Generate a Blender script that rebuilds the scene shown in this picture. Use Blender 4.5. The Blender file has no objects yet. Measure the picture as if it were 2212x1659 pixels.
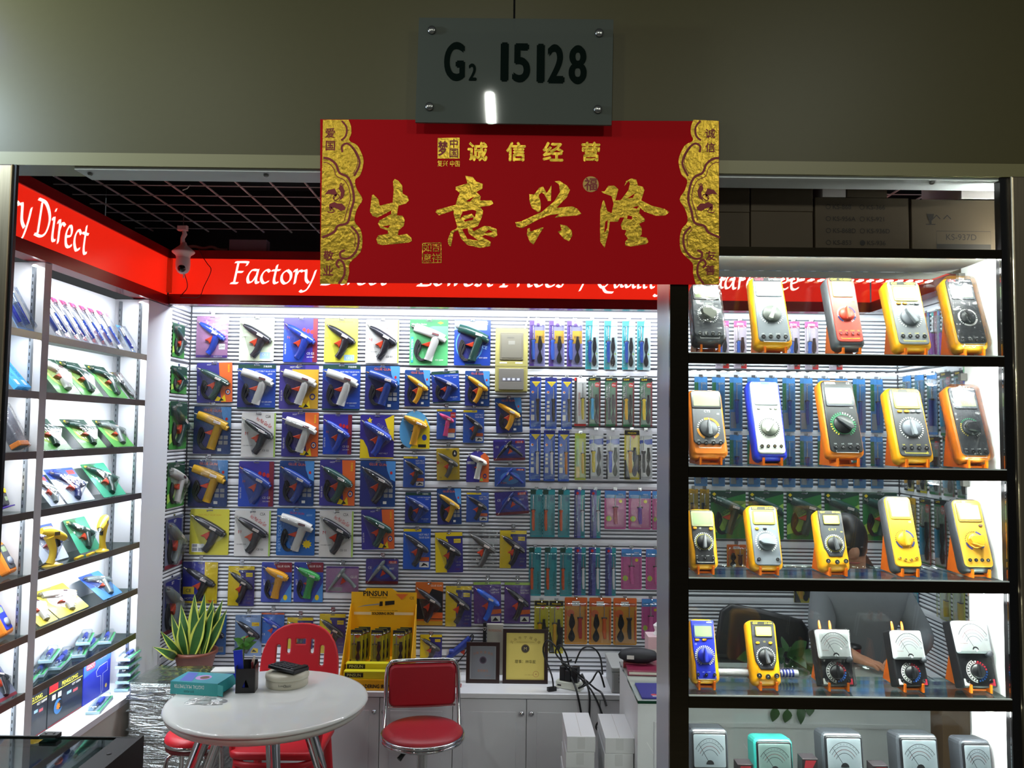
import bpy, math, random
from math import sin, cos, pi, radians
from mathutils import Matrix, Vector
random.seed(7)
S = bpy.context.scene
COLL = S.collection

# ---------------------------------------------------------------- camera
CAMZ, FPX, PITCH, ROLL = 1.75, 1720.0, radians(3.3), radians(0.7)
CP = Vector((0, 0, CAMZ))
FW = Vector((0, cos(PITCH), sin(PITCH)))
_rt, _up = Vector((1, 0, 0)), Vector((0, -sin(PITCH), cos(PITCH)))
RT = _rt*cos(ROLL) + _up*sin(ROLL)
UP = -_rt*sin(ROLL) + _up*cos(ROLL)
cd = bpy.data.cameras.new('camera'); cam = bpy.data.objects.new('camera', cd); COLL.objects.link(cam)
cd.sensor_width = 36.0; cd.lens = FPX/2212*36.0; cd.clip_start = 0.02; cd.clip_end = 60
m = Matrix.Identity(4)
for i in range(3):
    m[i][0], m[i][1], m[i][2], m[i][3] = RT[i], UP[i], -FW[i], CP[i]
cam.matrix_world = m
S.camera = cam

# ---------------------------------------------------------------- view, world
S.view_settings.view_transform = 'Standard'; S.view_settings.look = 'None'
S.view_settings.gamma = 1.0; S.view_settings.use_curve_mapping = False
S.view_settings.exposure = 0.0
W = bpy.data.worlds.new('world'); S.world = W; W.use_nodes = True
W.node_tree.nodes['Background'].inputs[0].default_value = (0.9, 0.95, 1.0, 1)
W.node_tree.nodes['Background'].inputs[1].default_value = 0.05
S.cycles.max_bounces = 6; S.cycles.transparent_max_bounces = 18
S.cycles.diffuse_bounces = 3; S.cycles.glossy_bounces = 3; S.cycles.transmission_bounces = 6
S.cycles.caustics_reflective = False; S.cycles.caustics_refractive = False
S.cycles.sample_clamp_indirect = 4.0; S.cycles.adaptive_threshold = 0.02

# ---------------------------------------------------------------- measures (metres; y = depth from the camera)
YF, YB = 1.65, 4.29            # shop front, slat wall face
XL, XR = -1.745, 2.085         # left cabinet front / slat wall, right slat wall
YS = 3.98                      # face of the back light box
CASE_YB = 1.80                 # back glass of the front show case

def aim(o, d):
    o.rotation_euler = Vector(d).to_track_quat('-Z', 'Y').to_euler()

def area(name, loc, d, sx, sy, w, colr=(1, 1, 1), spread=180):
    l = bpy.data.lights.new(name, 'AREA'); l.shape = 'RECTANGLE'; l.size = sx; l.size_y = sy
    l.energy = w; l.color = colr; l.spread = radians(spread)
    o = bpy.data.objects.new(name, l); COLL.objects.link(o); o.location = loc; aim(o, d)
    return o

COOL = (0.88, 0.94, 1.0)
# LED tubes behind the light boxes, washing the slat walls from above
area('sign_tube_light', (0.15, 4.10, 2.385), (0, 0.25, -1), 3.7, 0.03, 36, COOL)
area('sign_tube_light', (1.92, 3.1, 2.39), (0.25, 0, -1), 2.0, 0.03, 12, COOL)
# corridor ceiling tubes behind the photographer
for _x in (-1.5, -0.12, 1.3):
    area('corridor_tube_light', (_x, -0.55, 3.3), (0.0, 0.02, -1), 0.03, 0.34, 17, (0.95, 1, 0.9))
# added out-of-frame lamps standing in for the LED sign of the neighbouring shop
area('added_glow_light', (-1.52, 1.32, 2.56), (0.75, 0.62, -0.12), 0.10, 0.10, 11, (0.66, 0.84, 1.0))
area('fascia_led_light', (-1.22, 1.60, 2.62), (0.8, 0.5, 0.1), 0.03, 0.03, 0.30, (0.15, 0.15, 1.0))

# ---------------------------------------------------------------- pixel -> place
def ray(x, y):
    return FW + RT*((x-1106)/FPX) - UP*((y-829.5)/FPX)
def _on(a, v, x, y):
    d = ray(x, y); return CP + d*((v-CP[a])/d[a])
def onX(v, x, y): return _on(0, v, x, y)
def onY(v, x, y): return _on(1, v, x, y)
def onZ(v, x, y): return _on(2, v, x, y)
def proj(P):
    d = Vector(P)-CP; z = d.dot(FW)
    return 1106+FPX*d.dot(RT)/z, 829.5-FPX*d.dot(UP)/z

# ---------------------------------------------------------------- materials
_mats = {}
def lin(h):
    if isinstance(h, str):
        h = h.lstrip('#'); c = [int(h[i:i+2], 16)/255 for i in (0, 2, 4)]
    else: c = h
    return tuple(x/12.92 if x <= 0.04045 else ((x+0.055)/1.055)**2.4 for x in c)
def C(h, rough=0.5, metal=0.0, emit=0.0, noise=0.0, nscale=20.0, bump=0.0, spec=0.5, coat=0.0):
    key = (h, rough, metal, emit, noise, nscale, bump, spec, coat)
    if key in _mats: return _mats[key]
    mt = bpy.data.materials.new('mat_%s' % (h if isinstance(h, str) else 'c')); mt.use_nodes = True
    nt = mt.node_tree; b = nt.nodes['Principled BSDF']; c = lin(h)
    b.inputs['Base Color'].default_value = (*c, 1); b.inputs['Roughness'].default_value = rough
    b.inputs['Metallic'].default_value = metal; b.inputs['Specular IOR Level'].default_value = spec
    if coat: b.inputs['Coat Weight'].default_value = coat; b.inputs['Coat Roughness'].default_value = 0.08
    if emit:
        b.inputs['Emission Color'].default_value = (*c, 1); b.inputs['Emission Strength'].default_value = emit
    if noise or bump:
        tc = nt.nodes.new('ShaderNodeTexCoord'); nz = nt.nodes.new('ShaderNodeTexNoise')
        nz.inputs['Scale'].default_value = nscale; nz.inputs['Detail'].default_value = 4
        nt.links.new(tc.outputs['Object'], nz.inputs['Vector'])
        if noise:
            mx = nt.nodes.new('ShaderNodeMix'); mx.data_type = 'RGBA'
            mx.inputs[6].default_value = (*[x*(1-noise) for x in c], 1)
            mx.inputs[7].default_value = (*[min(1, x*(1+noise)) for x in c], 1)
            nt.links.new(nz.outputs['Fac'], mx.inputs[0]); nt.links.new(mx.outputs[2], b.inputs['Base Color'])
        if bump:
            bp = nt.nodes.new('ShaderNodeBump'); bp.inputs['Strength'].default_value = bump
            bp.inputs['Distance'].default_value = 0.004
            nt.links.new(nz.outputs['Fac'], bp.inputs['Height']); nt.links.new(bp.outputs['Normal'], b.inputs['Normal'])
    _mats[key] = mt; return mt

def clear_mat(name, tint=(1, 1, 1), base=0.03, gain=0.5, rough=0.06, bump=0.0, bscale=30, gcol=(1, 1, 1)):
    """thin clear plastic or glass: see-through with a mirror share that grows at grazing angles"""
    if name in _mats: return _mats[name]
    mt = bpy.data.materials.new(name); mt.use_nodes = True; nt = mt.node_tree; nt.nodes.clear()
    out = nt.nodes.new('ShaderNodeOutputMaterial'); tr = nt.nodes.new('ShaderNodeBsdfTransparent')
    gl = nt.nodes.new('ShaderNodeBsdfGlossy'); mx = nt.nodes.new('ShaderNodeMixShader')
    tr.inputs[0].default_value = (*tint, 1); gl.inputs['Roughness'].default_value = rough
    gl.inputs['Color'].default_value = (*gcol, 1)
    lw = nt.nodes.new('ShaderNodeLayerWeight'); lw.inputs[0].default_value = 0.35
    ma = nt.nodes.new('ShaderNodeMath'); ma.operation = 'MULTIPLY_ADD'
    ma.inputs[1].default_value = gain; ma.inputs[2].default_value = base; ma.use_clamp = True
    nt.links.new(lw.outputs['Fresnel'], ma.inputs[0]); nt.links.new(ma.outputs[0], mx.inputs[0])
    nt.links.new(tr.outputs[0], mx.inputs[1]); nt.links.new(gl.outputs[0], mx.inputs[2])
    nt.links.new(mx.outputs[0], out.inputs[0])
    if bump:
        tc = nt.nodes.new('ShaderNodeTexCoord'); nz = nt.nodes.new('ShaderNodeTexNoise')
        nz.inputs['Scale'].default_value = bscale; bp = nt.nodes.new('ShaderNodeBump')
        bp.inputs['Strength'].default_value = bump; bp.inputs['Distance'].default_value = 0.01
        nt.links.new(tc.outputs['Object'], nz.inputs['Vector']); nt.links.new(nz.outputs['Fac'], bp.inputs['Height'])
        nt.links.new(bp.outputs['Normal'], gl.inputs['Normal']); nt.links.new(bp.outputs['Normal'], lw.inputs['Normal'])
    _mats[name] = mt; return mt
BLISTER = clear_mat('clear_blister', (0.97, 0.98, 0.98), 0.03, 0.55, 0.12, 0.25, 60)
BAG = clear_mat('clear_bag', (0.97, 0.97, 0.97), 0.02, 0.5, 0.18, 0.9, 45)
GLASS = clear_mat('clear_glass', (0.97, 0.985, 0.975), 0.025, 0.7, 0.01)
SHELFGLASS = clear_mat('shelf_glass', (0.72, 0.80, 0.77), 0.10, 0.8, 0.05)
LENS = clear_mat('meter_lens', (0.93, 0.96, 0.97), 0.04, 0.6, 0.04)

def brushed(name, h, rough, sc=(1, 1, 60), amt=0.35):
    if name in _mats: return _mats[name]
    mt = bpy.data.materials.new(name); mt.use_nodes = True; nt = mt.node_tree; b = nt.nodes['Principled BSDF']
    c = lin(h); b.inputs['Metallic'].default_value = 1.0; b.inputs['Roughness'].default_value = rough
    tc = nt.nodes.new('ShaderNodeTexCoord'); mp = nt.nodes.new('ShaderNodeMapping'); nz = nt.nodes.new('ShaderNodeTexNoise')
    mp.inputs['Scale'].default_value = sc; nz.inputs['Scale'].default_value = 6; nz.inputs['Detail'].default_value = 6
    mx = nt.nodes.new('ShaderNodeMix'); mx.data_type = 'RGBA'
    mx.inputs[6].default_value = (*[x*(1-amt) for x in c], 1); mx.inputs[7].default_value = (*[min(1, x*(1+amt)) for x in c], 1)
    nt.links.new(tc.outputs['Object'], mp.inputs[0]); nt.links.new(mp.outputs[0], nz.inputs[0])
    nt.links.new(nz.outputs['Fac'], mx.inputs[0]); nt.links.new(mx.outputs[2], b.inputs['Base Color'])
    _mats[name] = mt; return mt

# ---------------------------------------------------------------- mesh builder
def tags(o, label=None, cat=None, group=None, kind=None):
    if label: o['label'] = label
    if cat: o['category'] = cat
    if group: o['group'] = group
    if kind: o['kind'] = kind
    return o
def empty(name, loc=(0, 0, 0), rot=(0, 0, 0), label=None, cat=None, group=None):
    o = bpy.data.objects.new(name, None); COLL.objects.link(o); o.location = loc; o.rotation_euler = rot
    o.empty_display_size = 0.02
    return tags(o, label, cat, group)
def obj_from(me, name, parent=None, loc=None, rot=None):
    o = bpy.data.objects.new(name, me); COLL.objects.link(o)
    if parent is not None: o.parent = parent
    if loc is not None: o.location = loc
    if rot is not None: o.rotation_euler = rot
    return o
def copy_tree(o, parent=None):
    c = o.copy(); COLL.objects.link(c)
    if parent is not None: c.parent = parent
    for ch in list(o.children): copy_tree(ch, c)
    return c

_txt = {}
_tc = bpy.data.curves.new('text_source', 'FONT'); _to = bpy.data.objects.new('text_source', _tc); COLL.objects.link(_to)
_tc.resolution_u = 2
def text_geo(s):
    if s in _txt: return _txt[s]
    _tc.body = s
    dg = bpy.context.evaluated_depsgraph_get(); dg.update()
    me = _to.evaluated_get(dg).to_mesh()
    vs = [(v.co.x, v.co.y) for v in me.vertices]; fs = [tuple(p.vertices) for p in me.polygons]
    if vs:
        x0 = min(v[0] for v in vs); x1 = max(v[0] for v in vs); y0 = min(v[1] for v in vs); y1 = max(v[1] for v in vs)
    else: x0 = x1 = y0 = y1 = 0
    _txt[s] = (vs, fs, x0, x1, y0, y1); return _txt[s]

def smooth_path(pts, n=4):
    if len(pts) < 3: return list(pts)
    out = []; P = [pts[0]] + list(pts) + [pts[-1]]
    for i in range(1, len(P)-2):
        p0, p1, p2, p3 = P[i-1], P[i], P[i+1], P[i+2]
        for k in range(n):
            t = k/n
            out.append(tuple(0.5*((2*b)+(c-a)*t+(2*a-5*b+4*c-d)*t*t+(-a+3*b-3*c+d)*t**3) for a, b, c, d in zip(p0, p1, p2, p3)))
    out.append(tuple(pts[-1])); return out

def rrect(w, h, r, n=4, cx=0, cy=0, wt=None):
    """rounded rectangle outline, counter-clockwise; wt = top width (taper)"""
    wt = w if wt is None else wt; out = []
    for (sx, sy, a0) in ((1, 1, 0), (-1, 1, 90), (-1, -1, 180), (1, -1, 270)):
        ww = wt if sy > 0 else w
        ox, oy = cx+sx*(ww/2-r), cy+sy*(h/2-r)
        for k in range(n+1):
            a = radians(a0+90*k/n); out.append((ox+r*cos(a), oy+r*sin(a)))
    return out
def circle(r, n=20, cx=0, cy=0, a0=0, a1=360):
    full = abs(a1-a0) >= 360
    return [(cx+r*cos(radians(a0+(a1-a0)*k/(n if full else n-1))), cy+r*sin(radians(a0+(a1-a0)*k/(n if full else n-1)))) for k in range(n)]
def inset(pts, d):
    n = len(pts); out = []
    A = sum(pts[i][0]*pts[(i+1) % n][1]-pts[(i+1) % n][0]*pts[i][1] for i in range(n))
    sg = 1 if A > 0 else -1
    for i in range(n):
        p, a, b = Vector(pts[i]), Vector(pts[i-1]), Vector(pts[(i+1) % n])
        e1 = (p-a); e2 = (b-p)
        e1 = e1.normalized() if e1.length > 1e-9 else Vector((1, 0)); e2 = e2.normalized() if e2.length > 1e-9 else e1
        n1 = Vector((-e1.y, e1.x))*sg; n2 = Vector((-e2.y, e2.x))*sg; nn = n1+n2
        if nn.length < 1e-6: nn = n1
        nn.normalize(); k = 1/max(0.5, nn.dot(n1)); out.append(tuple(p+nn*d*k))
    return out

class MB:
    """collects geometry; u right, v up, h towards the viewer  ->  x, z, -y"""
    def __init__(s): s.v = []; s.f = []; s.mi = []; s.sm = []; s.mats = []; s.T = None
    def M(s, m):
        if m not in s.mats: s.mats.append(m)
        return s.mats.index(m)
    def add(s, vs, fs, m, smooth=False):
        b = len(s.v); k = s.M(m)
        if s.T is not None: vs = [tuple(s.T @ Vector(v)) for v in vs]
        s.v += [tuple(v) for v in vs]
        for f in fs: s.f.append(tuple(i+b for i in f)); s.mi.append(k); s.sm.append(smooth)
    def box(s, x0, x1, y0, y1, z0, z1, m):
        vs = [(x0, y0, z0), (x1, y0, z0), (x1, y1, z0), (x0, y1, z0), (x0, y0, z1), (x1, y0, z1), (x1, y1, z1), (x0, y1, z1)]
        s.add(vs, [(0, 3, 2, 1), (4, 5, 6, 7), (0, 1, 5, 4), (1, 2, 6, 5), (2, 3, 7, 6), (3, 0, 4, 7)], m)
    def bbox(s, x0, x1, y0, y1, z0, z1, m, r=0.004):
        """box with chamfered edges"""
        s.puff([(x0, z0), (x1, z0), (x1, z1), (x0, z1)], -y1, -y0, m, r, r, back=r)
    def flat(s, pts, h, m):
        n = len(pts); A = sum(pts[i][0]*pts[(i+1) % n][1]-pts[(i+1) % n][0]*pts[i][1] for i in range(n))
        if A < 0: pts = pts[::-1]
        s.add([(u, -h, v) for u, v in pts], [tuple(range(n))], m)
    def rect(s, u0, v0, u1, v1, h, m): s.flat([(u0, v0), (u1, v0), (u1, v1), (u0, v1)], h, m)
    def prism(s, pts, h0, h1, m, smooth=False):
        n = len(pts); A = sum(pts[i][0]*pts[(i+1) % n][1]-pts[(i+1) % n][0]*pts[i][1] for i in range(n))
        if A < 0: pts = pts[::-1]
        vs = [(u, -h0, v) for u, v in pts]+[(u, -h1, v) for u, v in pts]
        s.add(vs, [tuple(range(n))[::-1], tuple(range(n, 2*n))], m)
        s.add(vs, [(i, (i+1) % n, n+(i+1) % n, n+i) for i in range(n)], m, smooth)
    def puff(s, pts, h0, h1, m, ins, drop=None, back=0, smooth=False, cap=None):
        """prism with a chamfered front edge (inset ins, drop in height)"""
        drop = ins if drop is None else drop
        n = len(pts); A = sum(pts[i][0]*pts[(i+1) % n][1]-pts[(i+1) % n][0]*pts[i][1] for i in range(n))
        if A < 0: pts = pts[::-1]
        rings = []
        if back: rings.append((inset(pts, back), h0)); rings.append((pts, h0+back))
        else: rings.append((pts, h0))
        rings.append((pts, h1-drop)); rings.append((inset(pts, ins*0.35), h1-drop*0.35)); rings.append((inset(pts, ins), h1))
        vs = [(u, -h, v) for r, h in rings for u, v in r]; fs = []
        for k in range(len(rings)-1):
            for i in range(n): j = (i+1) % n; fs.append((k*n+i, k*n+j, (k+1)*n+j, (k+1)*n+i))
        s.add(vs, fs, m, smooth)
        b = len(rings)-1
        s.add(vs, [tuple(range(b*n, b*n+n))], cap or m)
        s.add(vs, [tuple(range(n))[::-1]], m)
    def ribbon(s, pts, ws, h0, hh, m, n=0, flat=False):
        """half-round strip along a path in the wall plane: ws widths, hh heights over h0"""
        if isinstance(ws, (int, float)): ws = [ws]*len(pts)
        if isinstance(hh, (int, float)): hh = [hh]*len(pts)
        if n:
            q = smooth_path([(p[0], p[1], w, h) for p, w, h in zip(pts, ws, hh)], n)
            pts = [(a[0], a[1]) for a in q]; ws = [a[2] for a in q]; hh = [a[3] for a in q]
        prof = ((-1, 0), (-1, .45), (-.72, .85), (0, 1), (.72, .85), (1, .45), (1, 0)); np_ = len(prof); vs = []
        for i, p in enumerate(pts):
            a = Vector(pts[max(0, i-1)]); b = Vector(pts[min(len(pts)-1, i+1)]); d = (b-a)
            d = d.normalized() if d.length > 1e-9 else Vector((1, 0)); nr = Vector((-d.y, d.x))
            for (o, k) in prof: vs.append((p[0]+nr.x*o*ws[i]/2, -(h0+hh[i]*k), p[1]+nr.y*o*ws[i]/2))
        fs = []
        for i in range(len(pts)-1):
            for j in range(np_-1): fs.append((i*np_+j, i*np_+j+1, (i+1)*np_+j+1, (i+1)*np_+j))
        s.add(vs, fs, m, not flat)
        e = (len(pts)-1)*np_
        s.add(vs, [tuple(range(np_)), tuple(range(e, e+np_))[::-1]], m)
    def stroke(s, pts, w, h, m, n=4, taper=False):
        """flat line of width w"""
        if n: pts = smooth_path(pts, n)
        L = []; R = []
        for i, p in enumerate(pts):
            a = Vector(pts[max(0, i-1)]); b = Vector(pts[min(len(pts)-1, i+1)]); d = b-a
            d = d.normalized() if d.length > 1e-9 else Vector((1, 0)); ww = w
            if taper: ww = w*max(0.12, sin(pi*(0.12+0.8*i/(len(pts)-1))))
            L.append((p[0]-d.y*ww/2, -h, p[1]+d.x*ww/2)); R.append((p[0]+d.y*ww/2, -h, p[1]-d.x*ww/2))
        k = len(pts); s.add(L+R, [(i, k+i, k+i+1, i+1) for i in range(k-1)], m)
    def tube(s, pts, r, m, n=8, sm=0, caps=True, closed=False):
        """round tube through 3-d points; r one radius or a list"""
        if sm:
            rr = r if isinstance(r, (list, tuple)) else [r]*len(pts)
            q = smooth_path([(*p, a) for p, a in zip(pts, rr)], sm); pts = [a[:3] for a in q]; r = [a[3] for a in q]
        P = [Vector(p) for p in pts]; k = len(P); rr = r if isinstance(r, (list, tuple)) else [r]*k; vs = []; ref = None
        for i in range(k):
            if closed: d = P[(i+1) % k]-P[i-1]
            else: d = P[min(k-1, i+1)]-P[max(0, i-1)]
            d = d.normalized() if d.length > 1e-9 else Vector((0, 0, 1))
            if ref is None: ref = Vector((0, 0, 1)) if abs(d.z) < 0.9 else Vector((1, 0, 0))
            a = ref-d*ref.dot(d)
            if a.length < 1e-6: a = Vector((1, 0, 0))-d*d.x
            a.normalize(); ref = a; b = d.cross(a)
            for j in range(n): t = 2*pi*j/n; vs.append(tuple(P[i]+(a*cos(t)+b*sin(t))*rr[i]))
        fs = []
        for i in range(k if closed else k-1):
            i2 = (i+1) % k
            for j in range(n): j2 = (j+1) % n; fs.append((i*n+j, i*n+j2, i2*n+j2, i2*n+j))
        s.add(vs, fs, m, True)
        if caps and not closed: s.add(vs, [tuple(range(n))[::-1], tuple(range((k-1)*n, k*n))], m)
    def lathe(s, prof, m, n=24, c=(0, 0, 0), axis='z', smooth=True, sx=1, sy=1):
        """turn (radius, height) pairs about an axis: z up or h (towards the viewer)"""
        vs = []
        for r, h in prof:
            for j in range(n):
                t = 2*pi*j/n; a, b = r*cos(t)*sx, r*sin(t)*sy
                vs.append((c[0]+a, c[1]+b, c[2]+h) if axis == 'z' else (c[0]+a, c[1]-h, c[2]+b))
        fs = [(i*n+j, i*n+(j+1) % n, (i+1)*n+(j+1) % n, (i+1)*n+j) for i in range(len(prof)-1) for j in range(n)]
        s.add(vs, fs, m, smooth)
        e = (len(prof)-1)*n
        if prof[0][0] > 1e-6: s.add(vs, [tuple(range(n))[::-1]], m)
        if prof[-1][0] > 1e-6: s.add(vs, [tuple(range(e, e+n))], m)
    def text(s, t, u, v, size, h, m, al='c', maxw=None, rot=0, bold=0, cond=1.0):
        """flat lettering; size = height of the letters"""
        vs, fs, x0, x1, y0, y1 = text_geo(t)
        if not vs: return
        k = size/max(0.35, (y1-y0) if len(t) < 3 else max(y1-y0, 0.62)); kx = k*cond
        if maxw and (x1-x0)*kx > maxw: kx = maxw/(x1-x0)
        ox = (x0+x1)/2 if al == 'c' else (x0 if al == 'l' else x1); oy = (y0+y1)/2
        ca, sa = cos(radians(rot)), sin(radians(rot))
        offs = ((0, 0),) if not bold else ((-bold, 0), (bold, 0), (0, bold), (0, -bold))
        for (bx, by) in offs:
            out = []
            for x, y in vs:
                a, b = (x-ox)*kx+bx*size, (y-oy)*k+by*size
                out.append((u+a*ca-b*sa, -h, v+a*sa+b*ca))
            s.add(out, fs, m)
            h += 0.00002
    def build(s, name, parent=None, loc=None, rot=None):
        me = bpy.data.meshes.new(name)
        if s.v:
            me.from_pydata(s.v, [], s.f)
            me.polygons.foreach_set('material_index', s.mi); me.polygons.foreach_set('use_smooth', s.sm)
        for mm in s.mats: me.materials.append(mm)
        me.update()
        return obj_from(me, name, parent, loc, rot)

def fill_shape(loops, depth, bevel=0.0):
    """solid of thickness depth from outlines with holes -> verts, faces in (u, h, v)"""
    cu = bpy.data.curves.new('shape_source', 'CURVE'); cu.dimensions = '2D'; cu.fill_mode = 'BOTH'
    cu.extrude = depth/2; cu.bevel_depth = bevel; cu.bevel_resolution = 1
    for lp in loops:
        sp = cu.splines.new('POLY'); sp.points.add(len(lp)-1)
        for p, q in zip(sp.points, lp): p.co = (q[0], q[1], 0, 1)
        sp.use_cyclic_u = True
    o = bpy.data.objects.new('shape_source', cu); COLL.objects.link(o)
    dg = bpy.context.evaluated_depsgraph_get(); me = o.evaluated_get(dg).to_mesh()
    vs = [(v.co.x, -v.co.z, v.co.y) for v in me.vertices]; fs = [tuple(p.vertices) for p in me.polygons]
    bpy.data.objects.remove(o); bpy.data.curves.remove(cu)
    return vs, fs
# ================================================================ the setting
WHITE = C('#e9ebf0', 0.45, noise=0.03, nscale=8)
SLAT = C('#eceef4', 0.4)
def st(mb, name, parent=None, **k):
    o = mb.build(name, parent)
    if parent is None: o['kind'] = 'structure'
    return o

b = MB(); b.box(-4, 4, -2.5, 4.6, -0.1, 0, C('#8d8a84', 0.25, noise=0.12, nscale=3)); st(b, 'floor')
b = MB(); b.box(-2.4, 2.5, 1.73, 4.5, 3.05, 3.1, C('#040404', 0.9)); ceiling = st(b, 'ceiling')
ROD = C('#b4acaa', 0.35)
rod_x = MB(); rod_x.box(-2.0, 2.3, -0.0015, 0.0015, -0.002, 0.002, ROD); rod_y = MB(); rod_y.box(-0.003, 0.003, 1.75, 4.25, -0.003, 0.003, ROD)
ox = rod_x.build('ceiling_rod', ceiling); ox.location = (0, 1.9, 2.79); oy = rod_y.build('ceiling_rod', ceiling); oy.location = (-1.95, 0, 2.80)
for k in range(1, 16): obj_from(ox.data, 'ceiling_rod', ceiling, (0, 1.9+0.15*k, 2.79))
for k in range(1, 28): obj_from(oy.data, 'ceiling_rod', ceiling, (-1.95+0.15*k, 0, 2.80))

# slat walls -------------------------------------------------------------
zj = [onY(YB, 1270, y).z for y in (674, 800, 925, 1045, 1167, 1288, 1408)]
slat_z = []                                      # (bottom, top)
for a, c in zip(zj, zj[1:]):
    slat_z.append((a-0.030, a+0.004))            # wide joint board
    top = a-0.036; n = 13; pt = (top-(c+0.008))/n
    for k in range(n): slat_z.append((top-(k+1)*pt+0.0066, top-k*pt))
a = zj[-1]; slat_z.append((a-0.030, a+0.004))
for k in range(4): slat_z.append((a-0.036-(k+1)*0.0215+0.0066, a-0.036-k*0.0215))
BACKER = C('#5a5b62', 0.6)
b = MB(); b.box(XL-0.03, XR+0.03, YB+0.006, YB+0.08, 0, 2.62, BACKER); wall_back = st(b, 'wall_back')
b = MB(); b.box(XL-0.10, XL-0.006, 3.84, YB+0.02, 0, 2.62, BACKER); wall_left = st(b, 'wall_left')
b = MB(); b.box(XR+0.006, XR+0.08, 1.9, YB+0.02, 0, 2.62, BACKER); wall_right = st(b, 'wall_right')
def slats(parent, kind):
    cache = {}
    for z0, z1 in slat_z:
        hgt = round(z1-z0, 4)
        if hgt not in cache:
            q = MB(); t = 0.0065; e = min(0.003, hgt*0.2)
            if kind == 'b': prof = [(XL+0.007, -1), (XR-0.007, -1)]
            # section: slanted face so that each strip catches the light from above
            sec = [(t, 0), (0.001, e), (0, hgt*0.5), (0.001, hgt-e), (t, hgt)]
            if kind == 'b': ends = (XL+0.0066, XR-0.0066); vs = [(x, YB+s0-0.0005, z) for x in ends for s0, z in sec]
            elif kind == 'l': ends = (YB-0.0005, 4.055); vs = [(XL-s0+0.0005, y, z) for y in ends for s0, z in sec]
            else: ends = (2.6, YB-0.0005); vs = [(XR+s0-0.0005, y, z) for y in ends for s0, z in sec]
            k = len(sec); q.add(vs, [(i, k+i, k+i+1, i+1) for i in range(k-1)]+[tuple(range(k))[::-1], tuple(range(k, 2*k))], SLAT)
            o = q.build('slat', parent); cache[hgt] = o.data
        else: o = obj_from(cache[hgt], 'slat', parent)
        o.location = (0, 0, z0)
slats(wall_back, 'b'); slats(wall_left, 'l'); slats(wall_right, 'r')
DK_ = C('#060606', .9)
for par, bx in ((wall_back, (XL-0.5, XR+0.5, YB+.03, YB+0.08)), (wall_left, (-2.3, -2.25, 1.73, YB+.03)), (wall_right, (XR+.1, XR+.15, 1.73, YB+.03))):
    q = MB(); q.box(*bx, 2.63, 3.05, DK_); q.build('dark_upper_wall', par)
# plain upper band over the slats
for par, bx in ((wall_back, (XL, XR, YB, YB+0.01)), (wall_left, (XL-0.01, XL, 4.055, YB)), (wall_right, (XR, XR+0.01, 2.6, YB))):
    q = MB(); q.box(bx[0], bx[1], bx[2], bx[3], zj[0]+0.008, 2.62, SLAT); q.build('upper_board', par)

# shop front: two fascia panels with a dark joint, lower moulding, white soffit
xs = onY(YF, 1111, 20).x
PANEL = C('#57502f', 0.42, noise=0.05, nscale=60, spec=0.35)
b = MB(); b.box(-2.6, 2.6, YF+0.006, 1.72, 2.30, 3.6, C('#0c0c0a', 0.8)); wall_front = st(b, 'wall_front')
q = MB(); q.box(-2.6, xs-0.0022, YF, YF+0.0055, 2.3225, 3.6, PANEL); q.build('fascia_panel', wall_front)
q = MB(); q.box(xs+0.0022, 2.6, YF, YF+0.0055, 2.3225, 3.6, PANEL); q.build('fascia_panel', wall_front)
q = MB(); q.box(-2.6, 2.6, YF-0.004, 1.72, 2.294, 2.322, C('#8a8258', 0.4)); q.build('lower_moulding', wall_front)
q = MB(); q.box(-0.93, 2.6, YF+0.004, 1.725, 2.288, 2.2938, C('#eef4f4', 0.5)); q.build('soffit_strip', wall_front)
for px, py in ((195, 377), (575, 380), (2013, 396)):
    p = onZ(2.288, px, py-4); q = MB(); q.lathe([(0.003, -0.006), (0.0055, -0.004), (0.0055, -0.001), (0.003, 0), (0.003, 0.001)], C('#8a8a86', 0.35, 0.8), 12)
    q.build('shutter_screw', wall_front, (p.x, p.y, 2.2878))

# steel posts of the front
STEEL = brushed('brushed_steel', '#b9a98c', 0.3, (60, 60, 2), 0.25)
DARKST = brushed('dark_polished_steel', '#4d4536', 0.16, (1, 1, 30), 0.2)
BLACKM = C('#0b0a0c', 0.3)
q = MB(); q.bbox(-1.6, -1.0525, YF-0.01, 1.654, 0, 2.2938, STEEL, 0.003)
o = q.build('steel_column'); o['kind'] = 'structure'; o.name = 'wall_front_steel_pier'
q = MB(); q.box(-1.0525, -1.046, YF-0.006, 1.653, 0, 2.2938, BLACKM); o = q.build('trim_1'); o['kind'] = 'structure'
q = MB(); q.bbox(1.0415, 1.6, YF-0.01, 1.654, 0, 2.2938, STEEL, 0.003)
o = q.build('wall_front_steel_pier'); o['kind'] = 'structure'

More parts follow.
